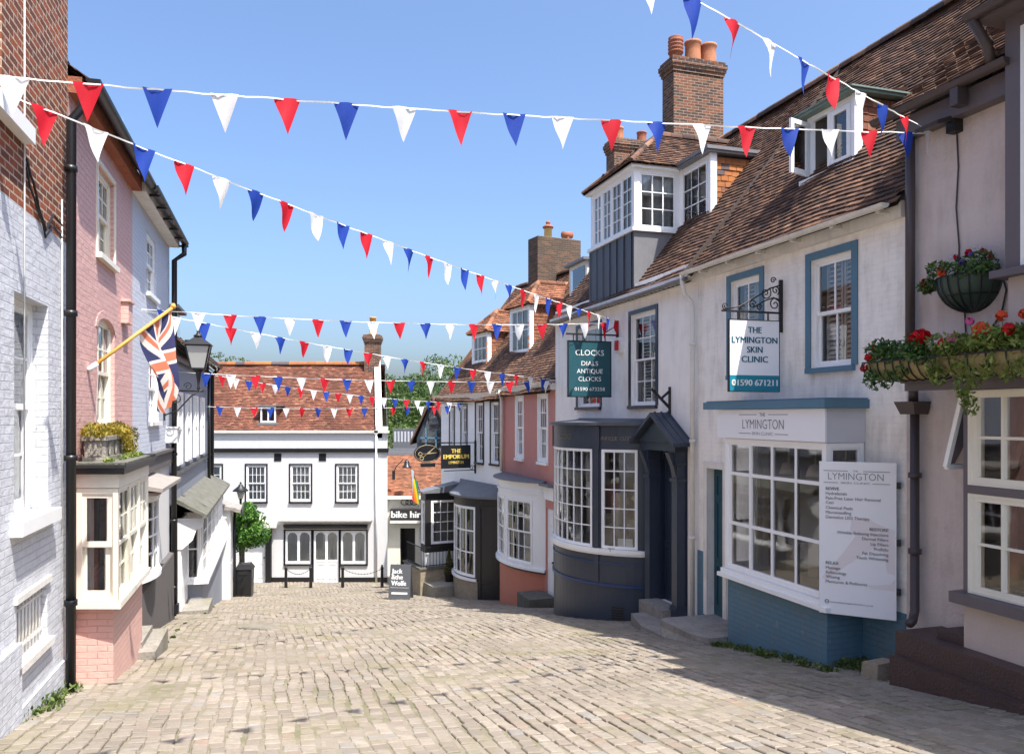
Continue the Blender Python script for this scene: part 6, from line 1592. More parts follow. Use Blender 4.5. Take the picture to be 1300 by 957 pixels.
    tag(m.build('wood', M['leaf_tree']), 'dense green wood covering the far hill', 'wood', kind='stuff')
    rr = random.Random(31); m = MB(); cl = []
    for k in range(26): x, y = rr.uniform(-9.5, -4.6), rr.uniform(46.5, 49); cl.append(((x, y, -3.4 + rr.uniform(0, 1.9)), (0.9, 0.8, 0.6), 1))
    leaves(m, cl, 110, 0.16, rr, up=0.4)
    tag(m.build('shrubbery', M['leaf_pale']), 'lighter green shrubs at the foot of the wooded hill', 'shrubs', kind='stuff')
    t = thing('tree', 'pale leafy tree top showing above the red tiled roof', 'tree', (-16.2, 46, gz(46)))
    m = MB(); trunk(m, (0, 0, 0), (0.2, 0, 9.4), 0.25, 0.06, rr); m.build('trunk', M['bark'], t)
    m = MB(); rr = random.Random(8); cl = [((rr.uniform(-1.3, 1.3), rr.uniform(-1, 1), 9.6 + rr.uniform(-1.6, 1.0)), (0.7, 0.7, 0.4), 1) for _ in range(16)]; leaves(m, cl, 110, 0.12, rr); m.build('crown', M['leaf_pale'], t)
    # drain cover
    y = 14.7; t = thing('drain_cover', 'rectangular iron drain cover set in the setts', 'drain cover', (-0.318 * y, y, gz(y)), math.atan2(-0.2995, 0.954) )
    m = MB(); sl = (gz(y + .5) - gz(y - .5))
    def hb(x0, x1, y0, y1, h0, h1): m.hexa([(x, yy, yy * sl + h) for h in (h0, h1) for x, yy in ((x0, y0), (x1, y0), (x1, y1), (x0, y1))])
    hb(-.32, .32, -.25, .25, -.03, 0.014); 
    for k in range(5): hb(-.28, .28, -.21 + .09 * k, -.15 + .09 * k, 0.0145, 0.022)
    m.build('cover_plate', M['stone'], t)
    # weeds along the wall feet
    rr = random.Random(17); m = MB(); cl = []
    spots = []
    for k in range(60):
        s = rr.uniform(FR.s(905, .7), FR.s(1060, .7)); p = FR.w(s, rr.uniform(0.58, 0.85)); 
        if rr.random() < 0.55 or s < FR.s(930, .7): spots.append((p[0], p[1], rr.uniform(0.4, 1)))
    for k in range(22): p = FR.w(rr.uniform(FR.s(1080, .2), FR.s(1130, .2)), rr.uniform(0.05, 0.45)); spots.append((p[0], p[1], 1.2))
    for k in range(15): p = FL.w(rr.uniform(FL.s(20), FL.s(92)), rr.uniform(0.03, 0.12)); spots.append((p[0], p[1], rr.uniform(.3, 1.3)))
    for k in range(10): p = FL.w(rr.uniform(FL.sd(11), FL.sd(28)), rr.uniform(0.45, 0.6)); spots.append((p[0], p[1], 0.2))
    for k in range(12): spots.append((-10.2 + rr.uniform(-.35, .35), 28.6 + rr.uniform(-.3, .3), 0.9))
    for x, y, s in spots: cl.append(((x, y, gz(y) + 0.04 * s), (0.09 * (s + .2), 0.09 * (s + .2), 0.055 * s), 1))
    leaves(m, cl, 26, 0.032, rr, up=1.2)
    tag(m.build('weeds', M['weed']), 'green weeds and moss along the feet of the walls', 'weeds', kind='stuff')

def steps_right():
    p = FR.w(FR.s(858, 0.9), 0.0); t = thing('doorstep', 'broad worn stone step with flaking whitewash below the teal door', 'step', (p[0], p[1], gz(p[1])), FR.rz)
    zz = -3.44 - gz(p[1]); rr = random.Random(6)
    m = MB(); n0 = 1.08
    x0, x1 = FR.s(843, .95) - FR.s(858, .9), FR.s(920, 0.6) - FR.s(858, .9) + 0.02
    top = [(x0, -.95), (x0 + .12, -n0), (x1 - .3, -n0 + .04), (x1, -.9), (x1, 0), (x0 + .05, 0)]
    m.prism([(a * .985, b + .02) for a, b in top], lambda a, b, q: (a, b, q), -0.9, zz - 0.09); base = m.build('step_block', M['white_rubble'], t)
    m = MB(); m.prism(top, lambda a, b, q: (a, b, q), zz - 0.088, zz); m.build('step_slab', M['slabtop'], t)
    p = FR.w(FR.s(822, 0.7), 0.0); t = thing('doorstep', 'cracked low stone slab in front of the dark porch', 'step', (p[0], p[1], gz(p[1])), FR.rz)
    zz = -3.80 - gz(p[1]); x1 = FR.s(841, .9) - FR.s(822, .7); m = MB(); m.prism([(x1 - 1.6, -.72), (x1 - .7, -.95), (x1, -.90), (x1, 0), (x1 - 1.6, 0)], lambda a, b, q: (a, b, q), -.8, zz); m.build('step_slab', M['slabtop'], t)
    m = MB(); xx = FR.s(851) - FR.s(822, .7); m.box(xx - .5, xx + .45, -.42, -.002, -.8, zz + .19); m.build('door_sill', M['slabtop'], t)
    p = FR.w(FR.sd(22.0), 0.0); t = thing('doorstep', 'dark stone step before the narrow white door of the rose house', 'step', (p[0], p[1], gz(p[1])), FR.rz)
    m = MB(); m.box(-.2, .85, -.75, -.002, -.8, .42); m.build('step_block', M['stone_dark'], t)
    p = FR.w(FR.sd(9.35, .5), 0.5); t = thing('boundary_stone', 'rough low stone at the end of the brown plinth', 'stone', (p[0], p[1], gz(p[1])), FR.rz)
    m = MB(); m.hexa([(-.13, -.2, -.3), (.16, -.2, -.3), (.16, .2, -.3), (-.13, .2, -.3), (-.1, -.15, .17), (.14, -.14, .2), (.14, .16, .22), (-.1, .14, .19)]); m.build('stone_block', M['rubble'], t)

# ================================================================== hanging signs
def n_for(F, s, px):
    r = (px - 650) / 1000; bx, by = F.ref[0] + F.x[0] * s, F.ref[1] + F.x[1] * s
    return (r * by - bx) / (F.o[0] - r * F.o[1])

def scroll(m, c, r, a0, turns, rad=0.012, sx=1):
    pts = []
    for k in range(26):
        q = k / 25; a = a0 + turns * 2 * math.pi * q; rr_ = r * (1 - 0.85 * q)
        pts.append((c[0] + sx * rr_ * math.cos(a), c[1], c[2] + rr_ * math.sin(a)))
    m.tube(pts, rad, 6)

def signs():
    # skin clinic hanging board
    s = FR.s(993); t = thing('hanging_sign', 'white and teal skin clinic sign hanging from a scrolled iron bracket', 'sign', FR.w(s, 0, 1.42), sign_rz(*FR.x))
    xo, xi = -n_for(FR, s, 925.5), -n_for(FR, s, 988)
    m = MB(); m.box(xo, xi, -0.02, 0.02, -1.05, 0.0); b = m.build('sign_board', M['signwhite'], t)
    m = MB(); e = 0.012; m.box(xo - e, xi + e, -0.024, 0.024, 0.0, e); m.box(xo - e, xi + e, -0.024, 0.024, -1.05 - e, -1.05); m.box(xo - e, xo, -0.024, 0.024, -1.05, 0); m.box(xi, xi + e, -.024, .024, -1.05, 0); m.build('frame', M['black'], b)
    m = MB(); m.box(xo, xi, -0.0225, 0.0225, -1.048, -0.815); m.build('number_band', M['tealband'], b)
    xc = (xo + xi) / 2; w = xi - xo
    L = [('THE', xc, -0.185, None, 0.088, 'C', 0.018), ('LYMINGTON', xc, -0.335, w * 0.92, 0.09, 'C', 0.018), ('SKIN', xc, -0.478, None, 0.09, 'C', 0.018), ('CLINIC', xc, -0.62, w * .53, 0.09, 'C', 0.018)]
    text_lines(b, L, M['letter_teal'], -0.0205)
    text_lines(b, [('01590 671211', xc, -0.97, w * 0.92, 0.09, 'C', 0.025)], M['letter_white'], -0.023)
    m = MB(); m.box(-0.05, 0, -0.02, 0.02, -0.16, 0.63); za = 0.13
    m.bar((-0.02, 0, za), (xo - 0.12, 0, za), 0.028); m.bar((-.02, 0, -.1), (-.1, 0, -.1), .02)
    for x in (xo + .15, xi - .18): m.bar((x, 0, za), (x, 0, 0.0), 0.018)
    m.tube([(-.03, 0, .55), (-.2, 0, .50), (-.45, 0, .36), (-.75, 0, .2), (-1.0, 0, .15)], 0.012, 6)
    m.tube([(-.03, 0, .30), (-.15, 0, .36), (-.32, 0, .30), (-.5, 0, .2)], 0.011, 6)
    for c, r, a, tn, sx in (((-.13, 0, .26), .10, 0.6, 1.4, 1), ((-.12, 0, .47), .07, -1.0, 1.5, 1), ((-.29, 0, .42), .10, 2.2, 1.5, -1), ((-.16, 0, .62), .05, 0, 1.4, 1), ((-.52, 0, .24), .065, 0.3, 1.4, 1), ((-.70, 0, .20), .05, 1.0, 1.4, -1), ((xo - .06, 0, .20), .055, -1.4, 1.5, -1), ((-.4, 0, .2), .05, 0.2, 1.4, 1)): scroll(m, c, r, a, tn, 0.009, sx)
    m.build('bracket', M['iron'], t)
    # clocks board
    s = FR.s(785); t = thing('hanging_sign', 'dark teal hanging sign advertising clocks and dials', 'sign', FR.w(s, 0, 1.62), sign_rz(*FR.x))
    xo, xi = -n_for(FR, s, 721.5), -n_for(FR, s, 774.5); w = xi - xo; xc = (xo + xi) / 2
    m = MB(); m.box(xo, xi, -0.02, 0.02, -1.19, 0); b = m.build('sign_board', M['tealsign'], t)
    m = MB(); e = 0.02
    for q in ((xo - e, xi + e, 0, e), (xo - e, xi + e, -1.19 - e, -1.19), (xo - e, xo, -1.19, 0), (xi, xi + e, -1.19, 0)): m.box(q[0], q[1], -.03, .03, q[2], q[3])
    m.build('frame', M['black'], b)
    text_lines(b, [('CLOCKS', xc, -.30, w * .68, .12, 'C', 0), ('DIALS', xc, -.52, w * .40, .095, 'C', 0), ('ANTIQUE', xc, -.69, w * .62, .095, 'C', 0), ('CLOCKS', xc, -.86, w * .54, .095, 'C', 0), ('01590 673258', xc, -1.07, w * .72, .075, 'C', 0)], M['letter_white'], -.0205)
    m = MB(); m.box(-.05, 0, -.02, .02, -.02, .42); m.bar((-.02, 0, .16), (xo - .05, 0, .16), .035)
    for x in (xo + .12, xi - .12): m.bar((x, 0, .16), (x, 0, 0), .02)
    m.tube([(-.03, 0, .38), (-.3, 0, .22), (-.36, 0, .17)], .012, 6); m.build('bracket', M['iron'], t)
    # emporium
    s = FE.s(604); d = FE.d(604); zt = (528 - 566) / 1000 * 26.8; zb = (528 - 596) / 1000 * 26.8
    t = thing('hanging_sign', 'black rectangular emporium sign with gold lettering', 'sign', FE.w(s, 0, zt), sign_rz(*FE.x))
    xo, xi = -n_for(FE, s, 560), -n_for(FE, s, 597); w = xi - xo; xc = (xo + xi) / 2; h = zt - zb
    m = MB(); m.box(xo, xi, -.03, .03, -h, 0); b = m.build('sign_board', M['signblack'], t)
    text_lines(b, [('THE', xc, -.33 * h, None, .17 * h, 'C', .02), ('EMPORIUM', xc, -.58 * h, w * .86, .18 * h, 'C', .03), ('LYMINGTON', xc, -.80 * h, w * .5, .12 * h, 'C', 0.01)], M['gold'], -.031)
    m = MB(); m.bar((0, 0, -h - .08), (xo + .1, 0, -h - .08), .03); scroll(m, (-.15, 0, -h - .0), .1, 0, 1.3); m.box(-.05, .02, -.03, .03, -h - .2, .15); m.bar((0, 0, .08), (xo, 0, .08), .03); m.build('bracket', M['iron'], t)
    # oval scissors board
    s = FE.s(573); t = thing('hanging_sign', 'black oval sign with gold scissors', 'sign', FE.w(s, 0, 0), sign_rz(*FE.x))
    xo, xi = -n_for(FE, s, 525.5), -n_for(FE, s, 559); D = FE.w(s, .95)[1]; zc = (528 - 575.5) / 1000 * D; a = (xi - xo) / 2; hgt = 11.5 / 1000 * D; xc = (xo + xi) / 2
    t.location.z = zc; n = 32
    m = MB(); m.prism([(xc + a * math.cos(2 * math.pi * k / n), hgt * math.sin(2 * math.pi * k / n)) for k in range(n)], lambda p, q, y: (p, y, q), .03, -.03); b = m.build('sign_board', M['signblack'], t)
    m = MB(); m.tube([(xc + a * .93 * math.cos(2 * math.pi * k / n), -.032, hgt * .92 * math.sin(2 * math.pi * k / n)) for k in range(n + 1)], .008, 4); m.build('rim', M['palegold'], b)
    m = MB()
    for sg in (-1, 1):
        an = 0.30 * sg + 0.35
        c, s_ = math.cos(an), math.sin(an); L1 = a * .72
        m.hexa([(xc + u * c - v * s_, y, u * s_ + v * c) for y in (-.031, -.04) for u, v in ((0, -.025), (L1, 0), (L1, .008), (0, .025))])
        m.bar((xc, -.036, 0), (xc - .38 * a * c, -.036, -.38 * a * s_), .03, .01)
        cx, cz = xc - .55 * a * c, -.55 * a * s_; m.tube([(cx + .075 * math.cos(k * .5236), -.036, cz + .06 * math.sin(k * .5236)) for k in range(13)], .014, 5)
    m.build('scissors_emblem', M['palegold'], b)
    m = MB(); m.box(xc - .5 * a, xc + .6 * a, -.02, .02, -hgt - .17, -hgt - .03); m.build('name_plate', M['signblack'], t)
    m = MB(); m.bar((.02, 0, hgt + .06), (xo + .1, 0, hgt + .06), .03); m.bar((xc, 0, hgt + .06), (xc, 0, hgt - .03), .02); m.bar((0.02, 0, -hgt), (xc + .6 * a, 0, -hgt - .08), .02); m.build('bracket', M['iron'], t)
    # big treatment board on the clinic
    d0, d1 = 10.05, 9.62; p0, p1 = at(1040, 585, d0), at(1138, 585, d1); dx, dy = p1[0] - p0[0], p1[1] - p0[1]; W = math.hypot(dx, dy)
    t = thing('price_board', 'tall white treatment list board fixed across the clinic bay side', 'sign', (p0[0], p0[1], -2.50), math.atan2(dy, dx))
    h = 1.925; m = MB(); m.box(0, W, 0, .02, 0, h); b = m.build('sign_board', M['signwhite'], t)
    bl = MB()   # pale arm and shoulder shape printed behind the words
    poly = [(0.03, .45), (.28, .78), (.42, 1.0), (.36, 1.08), (.38, 1.22), (.55, 1.24), (.66, 1.17), (.86, 1.10), (.865, .55), (.78, .58), (.74, .82), (.62, .86), (.36, .66), (.08, .42)]
    for q in (poly, [(.56, .40), (.80, .43), (.865, .5), (.865, .36), (.6, .36)]): bl.face([(x / .88 * W, -.0015, z) for x, z in q])
    bl.build('printed_figure', M['blush'], b)
    k = W / .88
    L = [('THE', W * .48, h - .125, None, .022, 'C', 0), ('LYMINGTON', W * .48, h - .225, W * .72, .085, 'C', -.014), ('SKIN CLINIC', W * .48, h - .275, W * .38, .024, 'C', 0)]
    left = [('REVIVE', -.36, .035, 1), ('Hydrafacials', -.42, .03, 0), ('Pain-Free Laser Hair Removal', -.48, .03, 0), ('Ceci', -.535, .03, 0), ('Chemical Peels', -.60, .03, 0), ('Microneedling', -.66, .03, 0), ('Dermalux LED Therapy', -.72, .03, 0)]
    right = [('RESTORE', -.845, .035, 1), ('Wrinkle Relaxing Injections', -.905, .03, 0), ('Dermal Fillers', -.965, .03, 0), ('Lip Fillers', -1.025, .03, 0), ('Profhilo', -1.085, .03, 0), ('Fat Dissolving', -1.145, .03, 0), ('Teeth Whitening', -1.205, .03, 0)]
    low = [('RELAX', -1.30, .035, 1), ('Massage', -1.36, .03, 0), ('Reflexology', -1.42, .03, 0), ('Waxing', -1.475, .03, 0), ('Manicures & Pedicures', -1.535, .03, 0)]
    for b_, z, hh, bo in left + low: L.append((b_, .09 * W, h + z, None, .036, 'L', .02 if bo else .004))
    for b_, z, hh, bo in right: L.append((b_, .90 * W, h + z, None, .036, 'R', .02 if bo else .004))
    L.append(('www.thelymingtonskinclinic.co.uk', .15 * W, .142, .56 * W, .022, 'L', 0))
    text_lines(b, L, M['letter_mid'], -.002)
    m = MB()
    for x0, x1, z in ((.06, .38, h - .115), (.58, .92, h - .115), (.06, .25, h - .265), (.70, .92, h - .265)): m.box(x0 * W, x1 * W, -.006, -.001, z - .003, z + .003)
    m.tube([(.105 * W + .024 * math.cos(a), -.004, .153 + .024 * math.sin(a)) for a in [i * .45 for i in range(15)]], .004, 4); m.box(.105 * W - .02, .105 * W + .02, -.005, -.001, .150, .156); m.build('rules', M['letter_mid'], b)
    m = MB()
    for z in (.35, .95, 1.65): m.box(W - .005, W + .05, .005, .04, z - .04, z + .04)
    m.build('fixings', M['iron'], t)
    # pavement board
    d = 26.5; p = at(509, 760, d); t = thing('pavement_sign', 'black A-board with white lettering leaning beside the stone ramp', 'sign', (p[0], p[1], gz(d)), R(-6))
    m = MB(); w, h = .37, 1.16
    m.hexa([(-w, -.26, 0), (w, -.26, 0), (w, -.23, 0), (-w, -.23, 0), (-w * .95, -.03, h), (w * .95, -.03, h), (w * .95, 0, h), (-w * .95, 0, h)])
    b = m.build('front_panel', M['chalk'], t)
    m = MB(); m.hexa([(-w, .23, 0), (w, .23, 0), (w, .26, 0), (-w, .26, 0), (-w * .95, 0.002, h), (w * .95, .002, h), (w * .95, .03, h), (-w * .95, .03, h)]); m.build('back_panel', M['chalk'], t)
    m = MB(); sl = .23 / h; nz = Vector((0, sl, 1)).normalized()
    for body, z, ww, hh in (('Jack', .88, .36, .15), ('&the', .69, .38, .15), ('Wolfe', .49, .5, .16)): m.text(body, (-w + .08, -.262 + sl * z, z), (1, 0, 0), nz, ww, hh, 'L', .02)
    for z, ww, hh in ((.42, .62, .008), ): m.bar((-w + .06, -.264 + sl * z, z), (w - .06, -.264 + sl * z, z), hh, .006)
    m.build('lettering', M['letter_white'], b)
    m = MB(); z = .24; m.hexa([(x, -.265 + sl * zz + y, zz) for zz in (z - .03, z + .03) for x, y in ((-w + .1, 0), (w - .1, 0), (w - .1, .004), (-w + .1, .004))]); m.build('chalk_line', M['letter_white'], b)

# ================================================================== street furniture
def lantern():
    d = 16.0; p = at(252, 468, d); X0 = p[0] + .295 * d; n = (X0 + 2.33) / 1.0426
    s = (p[0] - FL.ref[0]) * FL.x[0] + (p[1] - FL.ref[1]) * FL.x[1]
    t = thing('street_lantern', 'black four sided street lantern on a scrolled wall bracket', 'lamp', FL.w(s, 0, p[2]), FL.rz)
    y = -n; h = .46; a, b = .13, .225
    m = MB()
    for sx in (-1, 1):
        for sy in (-1, 1): m.bar((sx * a, y + sy * a, 0), (sx * b, y + sy * b, h), .022)
    for z, r in ((0, a), (h, b)):
        for q in range(4):
            A = [(-r, -r), (r, -r), (r, r), (-r, r)]; m.bar((A[q][0], y + A[q][1], z), (A[(q + 1) % 4][0], y + A[(q + 1) % 4][1], z), .026)
    m.box(-.1, .1, y - .1, y + .1, -.04, -.014); m.build('lantern_frame', M['iron'], t)
    m = MB(); e = .27
    m.hexa([(-e, y - e, h + .015), (e, y - e, h + .015), (e, y + e, h + .015), (-e, y + e, h + .015), (-.08, y - .08, h + .17), (.08, y - .08, h + .17), (.08, y + .08, h + .17), (-.08, y + .08, h + .17)])
    m.lathe((0, y, h + .17), [(.09, 0), (.1, .04), (.05, .07), (.03, .11), (.04, .13), (.01, .17)], 10); m.build('lantern_roof', M['iron'], t)
    m = MB(); A = [(-1, -1), (1, -1), (1, 1), (-1, 1)]
    for q in range(4):
        c, g = A[q], A[(q + 1) % 4]; m.face([(c[0] * a, y + c[1] * a, .01), (g[0] * a, y + g[1] * a, .01), (g[0] * b, y + g[1] * b, h - .01), (c[0] * b, y + c[1] * b, h - .01)])
    m.build('lantern_glass', M['lampglass'], t)
    m = MB(); m.lathe((0, y, .02), [(.03, 0), (.05, .02), (.06, .18), (.03, .24), (.005, .25)], 10); m.build('lamp', M['plastic_w'], t)
    m = MB(); m.lathe((0, y, -.45), [(.02, 0), (.035, .05), (.02, .1), (.03, .2), (.06, .38), (.09, .41)], 10)
    m.tube([(0, 0, -.45), (0, y, -.45), (0, y - .1, -.45)], .022, 8); m.tube([(0, 0, -.95), (0, y * .4, -.85), (0, y * .8, -.55), (0, y, -.46)], .016, 6)
    for c, r in (((0, y * .35, -.62), .12), ((0, y * .7, -.36), .08)):
        m.tube([(0, c[1] + r * (1 - .8 * k / 20) * math.cos(k * .45), c[2] + r * (1 - .8 * k / 20) * math.sin(k * .45)) for k in range(21)], .010, 5)
    m.box(-.05, .05, -.03, 0, -1.05, -.35); m.build('wall_bracket', M['iron'], t)
    # post lamp beyond the tree
    d = 31.0; p = at(305.5, 0, d); g = gz(d); t = thing('street_lamp', 'slim black lamp post rising behind the leafy standard tree', 'lamp', (p[0], p[1], g)); h = (528 - 634) / 1000 * d - g
    m = MB(); m.lathe((0, 0, 0), [(.12, 0), (.12, .3), (.07, .36), (.055, .8), (.045, h), (.08, h + .02), (.03, h + .05)], 12); m.build('post', M['iron'], t)
    m = MB(); m.lathe((0, 0, h + .05), [(.09, 0), (.17, .28), (.001, .281)], 8); m.build('lantern_glass', M['lampglass'], t)
    m = MB(); m.lathe((0, 0, h + .33), [(.3, 0), (.31, .03), (.1, .2), (.08, .25), (.03, .28), (.04, .32), (.005, .38)], 12); m.build('lamp_cap', M['iron'], t)

def street_things():
    # standard tree
    d = 28.5; p = at(314, 669, d); b = at(299.5, 0, d); g = gz(d)
    t = thing('bay_tree', 'round leafy green standard tree beside the litter bin', 'tree', (b[0], d, g))
    rr = random.Random(14); cx = p[0] - b[0]; cz = p[2] - g
    m = MB(); trunk(m, (0, 0, 0), (cx * .6, 0, cz), .06, .035, rr)
    for k in range(6): a = k * 1.05; m.tube([(cx * .5, 0, cz - .45), (cx + .25 * math.cos(a), .25 * math.sin(a), cz - .1), (cx + .5 * math.cos(a), .5 * math.sin(a), cz + .25)], [.025, .016, .006], 5)
    m.build('trunk', M['bark'], t)
    m = MB(); cl = []
    for k in range(90):
        a, e = rr.uniform(0, 6.28), rr.uniform(-1.2, 1.5); r = rr.uniform(.2, .68)
        cl.append(((cx + r * math.cos(a) * math.cos(e), r * math.sin(a) * math.cos(e), cz + r * 1.15 * math.sin(e)), (.22, .22, .2), 1))
    leaves(m, cl, 80, .062, rr, up=.3); m.build('crown', M['leaf_bay'], t)
    # bin
    d = 28.0; p = at(311, 0, d); g = gz(d); t = thing('litter_bin', 'tall black litter bin under the leafy standard tree', 'bin', (p[0], d, g), R(8))
    m = MB(); m.hexa([(-.25, -.22, 0), (.25, -.22, 0), (.25, .22, 0), (-.25, .22, 0), (-.28, -.25, .98), (.28, -.25, .98), (.28, .25, .98), (-.28, .25, .98)]); m.build('bin_body', M['black'], t)
    m = MB(); m.hexa([(-.31, -.28, .985), (.31, -.28, .985), (.31, .28, .985), (-.31, .28, .985), (-.2, -.19, 1.16), (.2, -.19, 1.16), (.2, .19, 1.16), (-.2, .19, 1.16)]); m.build('bin_hood', M['black'], t)
    m = MB(); m.box(-.17, .17, -.262, -.25, .80, .92); m.build('slot', M['iron'], t)
    # bollards and chains
    Y = 31.2; g = gz(Y); first = None; xs = [at(px, 0, Y)[0] for px in (363, 394.5, 435, 485)]
    lab = ['slim black bollard nearest the white door, in front of the left shop window', 'slim black bollard left of the double shop door', 'slim black bollard right of the double shop door', 'slim black bollard at the corner of the white house']
    for k, x in enumerate(xs):
        if first is None:
            o = thing('bollard', lab[0], 'bollard', (x, Y, g), 0, 'black bollards in front of the white house'); first = o
            m = MB(); m.lathe((0, 0, 0), [(.07, 0), (.065, .05), (.055, .7), (.065, .72), (.065, .78), (.04, .84)], 10); m.build('post', M['black'], o)
            m = MB(); m.lathe((0, 0, .84), [(.03, 0), (.045, .03), (.03, .06), (.005, .07)], 10); m.build('cap', M['black'], o)
        else:
            o = first.copy(); COL.objects.link(o); o.location = (x, Y, g); o['label'] = lab[k]
            for ch in list(first.children): c = ch.copy(); COL.objects.link(c); c.parent = o
    for k, (a, b) in enumerate(((0, 1), (2, 3))):
        m = MB(); x0, x1 = xs[a], xs[b]; n = 26
        for i in range(n):
            q0, q1 = i / n, (i + .8) / n
            f = lambda q: (x0 + (x1 - x0) * q, Y, g + .75 - .9 * q * (1 - q)); m.bar(f(q0), f(q1), .03 if i % 2 else .012, .012 if i % 2 else .03)
        tag(m.build('chain', M['iron']), ('sagging chain between the bollards before the left shop window', 'sagging chain between the bollards at the right corner of the white house')[k], 'chain', 'chains between the bollards')
    # stone ramp and railing at the black bay
    a1 = FE.s(584, 0) - .02; p = FE.w(a1, 0)
    t = thing('stone_ramp', 'rough stone retaining wall below the railings at the black bay', 'wall', (p[0], p[1], gz(p[1])), FE.rz); g = gz(p[1])
    m = MB(); m.box(-1.6, .22, -1.62, -1.42, -2, -5.52 - g); m.box(.06, .22, -1.42, -.002, -2, -5.52 - g); m.build('stonework', M['rubble'], t)
    m = MB(); m.box(-1.65, .26, -1.66, -1.40, -5.518 - g, -5.46 - g); m.box(.02, .26, -1.40, -.002, -5.518 - g, -5.46 - g); m.build('coping', M['stone_dark'], t)
    t = thing('railing', 'black iron railing round the square black bay', 'railing', (p[0], p[1], gz(p[1])), FE.rz)
    m = MB(); z0, z1 = -5.40 - g, -4.74 - g
    for z in (z0, z1): m.bar((.14, -.05, z), (.14, -1.53, z), .03); m.bar((.14, -1.53, z), (-1.5, -1.53, z), .03)
    m.build('rail', M['iron'], t); m = MB()
    for k in range(12): m.bar((.14, -.1 - .125 * k, z0 - .06), (.14, -.1 - .125 * k, z1), .014)
    for k in range(13): m.bar((.1 - .125 * k, -1.53, z0 - .06), (.1 - .125 * k, -1.53, z1), .014)
    m.build('balusters', M['iron'], t)
    p = FE.w(a1 + .25, 0); t = thing('doorstep', 'long low stone step between the railing and the black bow window', 'step', (p[0], p[1], gz(p[1])), FE.rz); g2 = gz(p[1])
    m = MB(); m.box(-.02, 1.0, -1.5, -.002, -1.2, -5.95 - g2); m.build('step_block', M['stone'], t)
    q = FE.w(a1 + .55, .65); t = thing('potted_conifer', 'small cone shaped conifer in a dark pot beside the black bow window', 'plant', (q[0], q[1], -5.95), 0)
    m = MB(); m.lathe((0, 0, 0), [(.12, 0), (.17, .28), (.19, .3), (.15, .3)], 14); m.build('plant_pot', M['greyblack'], t)
    m = MB(); rr = random.Random(3); m.tube([(0, 0, .25), (0, 0, .8)], .02, 5); m.build('stem', M['bark'], t); m = MB()
    leaves(m, [((0, 0, .35 + .09 * k), (.2 * (1 - k / 9.5), .2 * (1 - k / 9.5), .08), 1) for k in range(9)], 120, .035, rr, up=.8); m.build('foliage', M['leaf_con'], t)
    # bicycle outside the hire shop
    d = 29.4; p = at(508, 0, d); t = thing('bicycle', 'bicycle with turquoise bag propped behind the A-board', 'bicycle', (p[0], d, gz(d)), R(-64))
    m = MB(); r = .33
    for x in (-.5, .5):
        m.tube([(x + r * math.cos(a), 0, r + .02 + r * math.sin(a)) for a in [2 * math.pi * i / 20 for i in range(21)]], .022, 6)
        w = MB(); w.tube([(x + r * math.cos(a), 0, r + .02 + r * math.sin(a)) for a in [2 * math.pi * i / 20 for i in range(21)]], .022, 6)
        for k in range(8): a = k * math.pi / 4; w.bar((x, 0, r + .02), (x + r * math.cos(a), 0, r + .02 + r * math.sin(a)), .005)
        w.build('wheel', M['tyre'], t)
    m = MB(); zc = r + .02
    for a, b in (((-.5, 0, zc), (-.12, 0, .3)), ((-.12, 0, .3), (-.22, 0, .88)), ((-.22, 0, .8), (.36, 0, .84)), ((-.12, 0, .3), (.38, 0, .74)), ((.36, 0, .92), (.5, 0, zc)), ((-.5, 0, zc), (-.21, 0, .78))): m.tube([a, b], .016, 6)
    m.build('bike_frame', M['iron'], t)
    m = MB(); m.tube([(.30, -.28, 1.02), (.34, -.15, 1.04), (.35, 0, 1.0), (.34, .15, 1.04), (.30, .28, 1.02)], .014, 6); m.tube([(.36, 0, .92), (.35, 0, 1.0)], .014, 6); m.build('handlebar', M['iron'], t)
    m = MB(); m.hexa([(-.36, -.05, .90), (-.1, -.03, .90), (-.1, .03, .90), (-.36, .05, .90), (-.36, -.07, .94), (-.1, -.02, .94), (-.1, .02, .94), (-.36, .07, .94)]); m.build('saddle', M['tyre'], t)
    t = thing('pannier_bag', 'turquoise pannier bag hanging on the bicycle handlebar', 'bag', (p[0] - .02, d - .42, gz(d) + .72), R(-64))
    m = MB(); m.hexa([(-.16, -.10, 0), (.16, -.10, 0), (.16, .10, 0), (-.16, .10, 0), (-.18, -.11, .3), (.18, -.11, .3), (.18, .11, .3), (-.18, .11, .3)]); m.build('bag_body', M['bikeblue'], t)
    m = MB(); m.tube([(-.1, 0, .3), (-.08, 0, .4), (.08, 0, .4), (.1, 0, .3)], .012, 5); m.build('strap', M['tyre'], t)

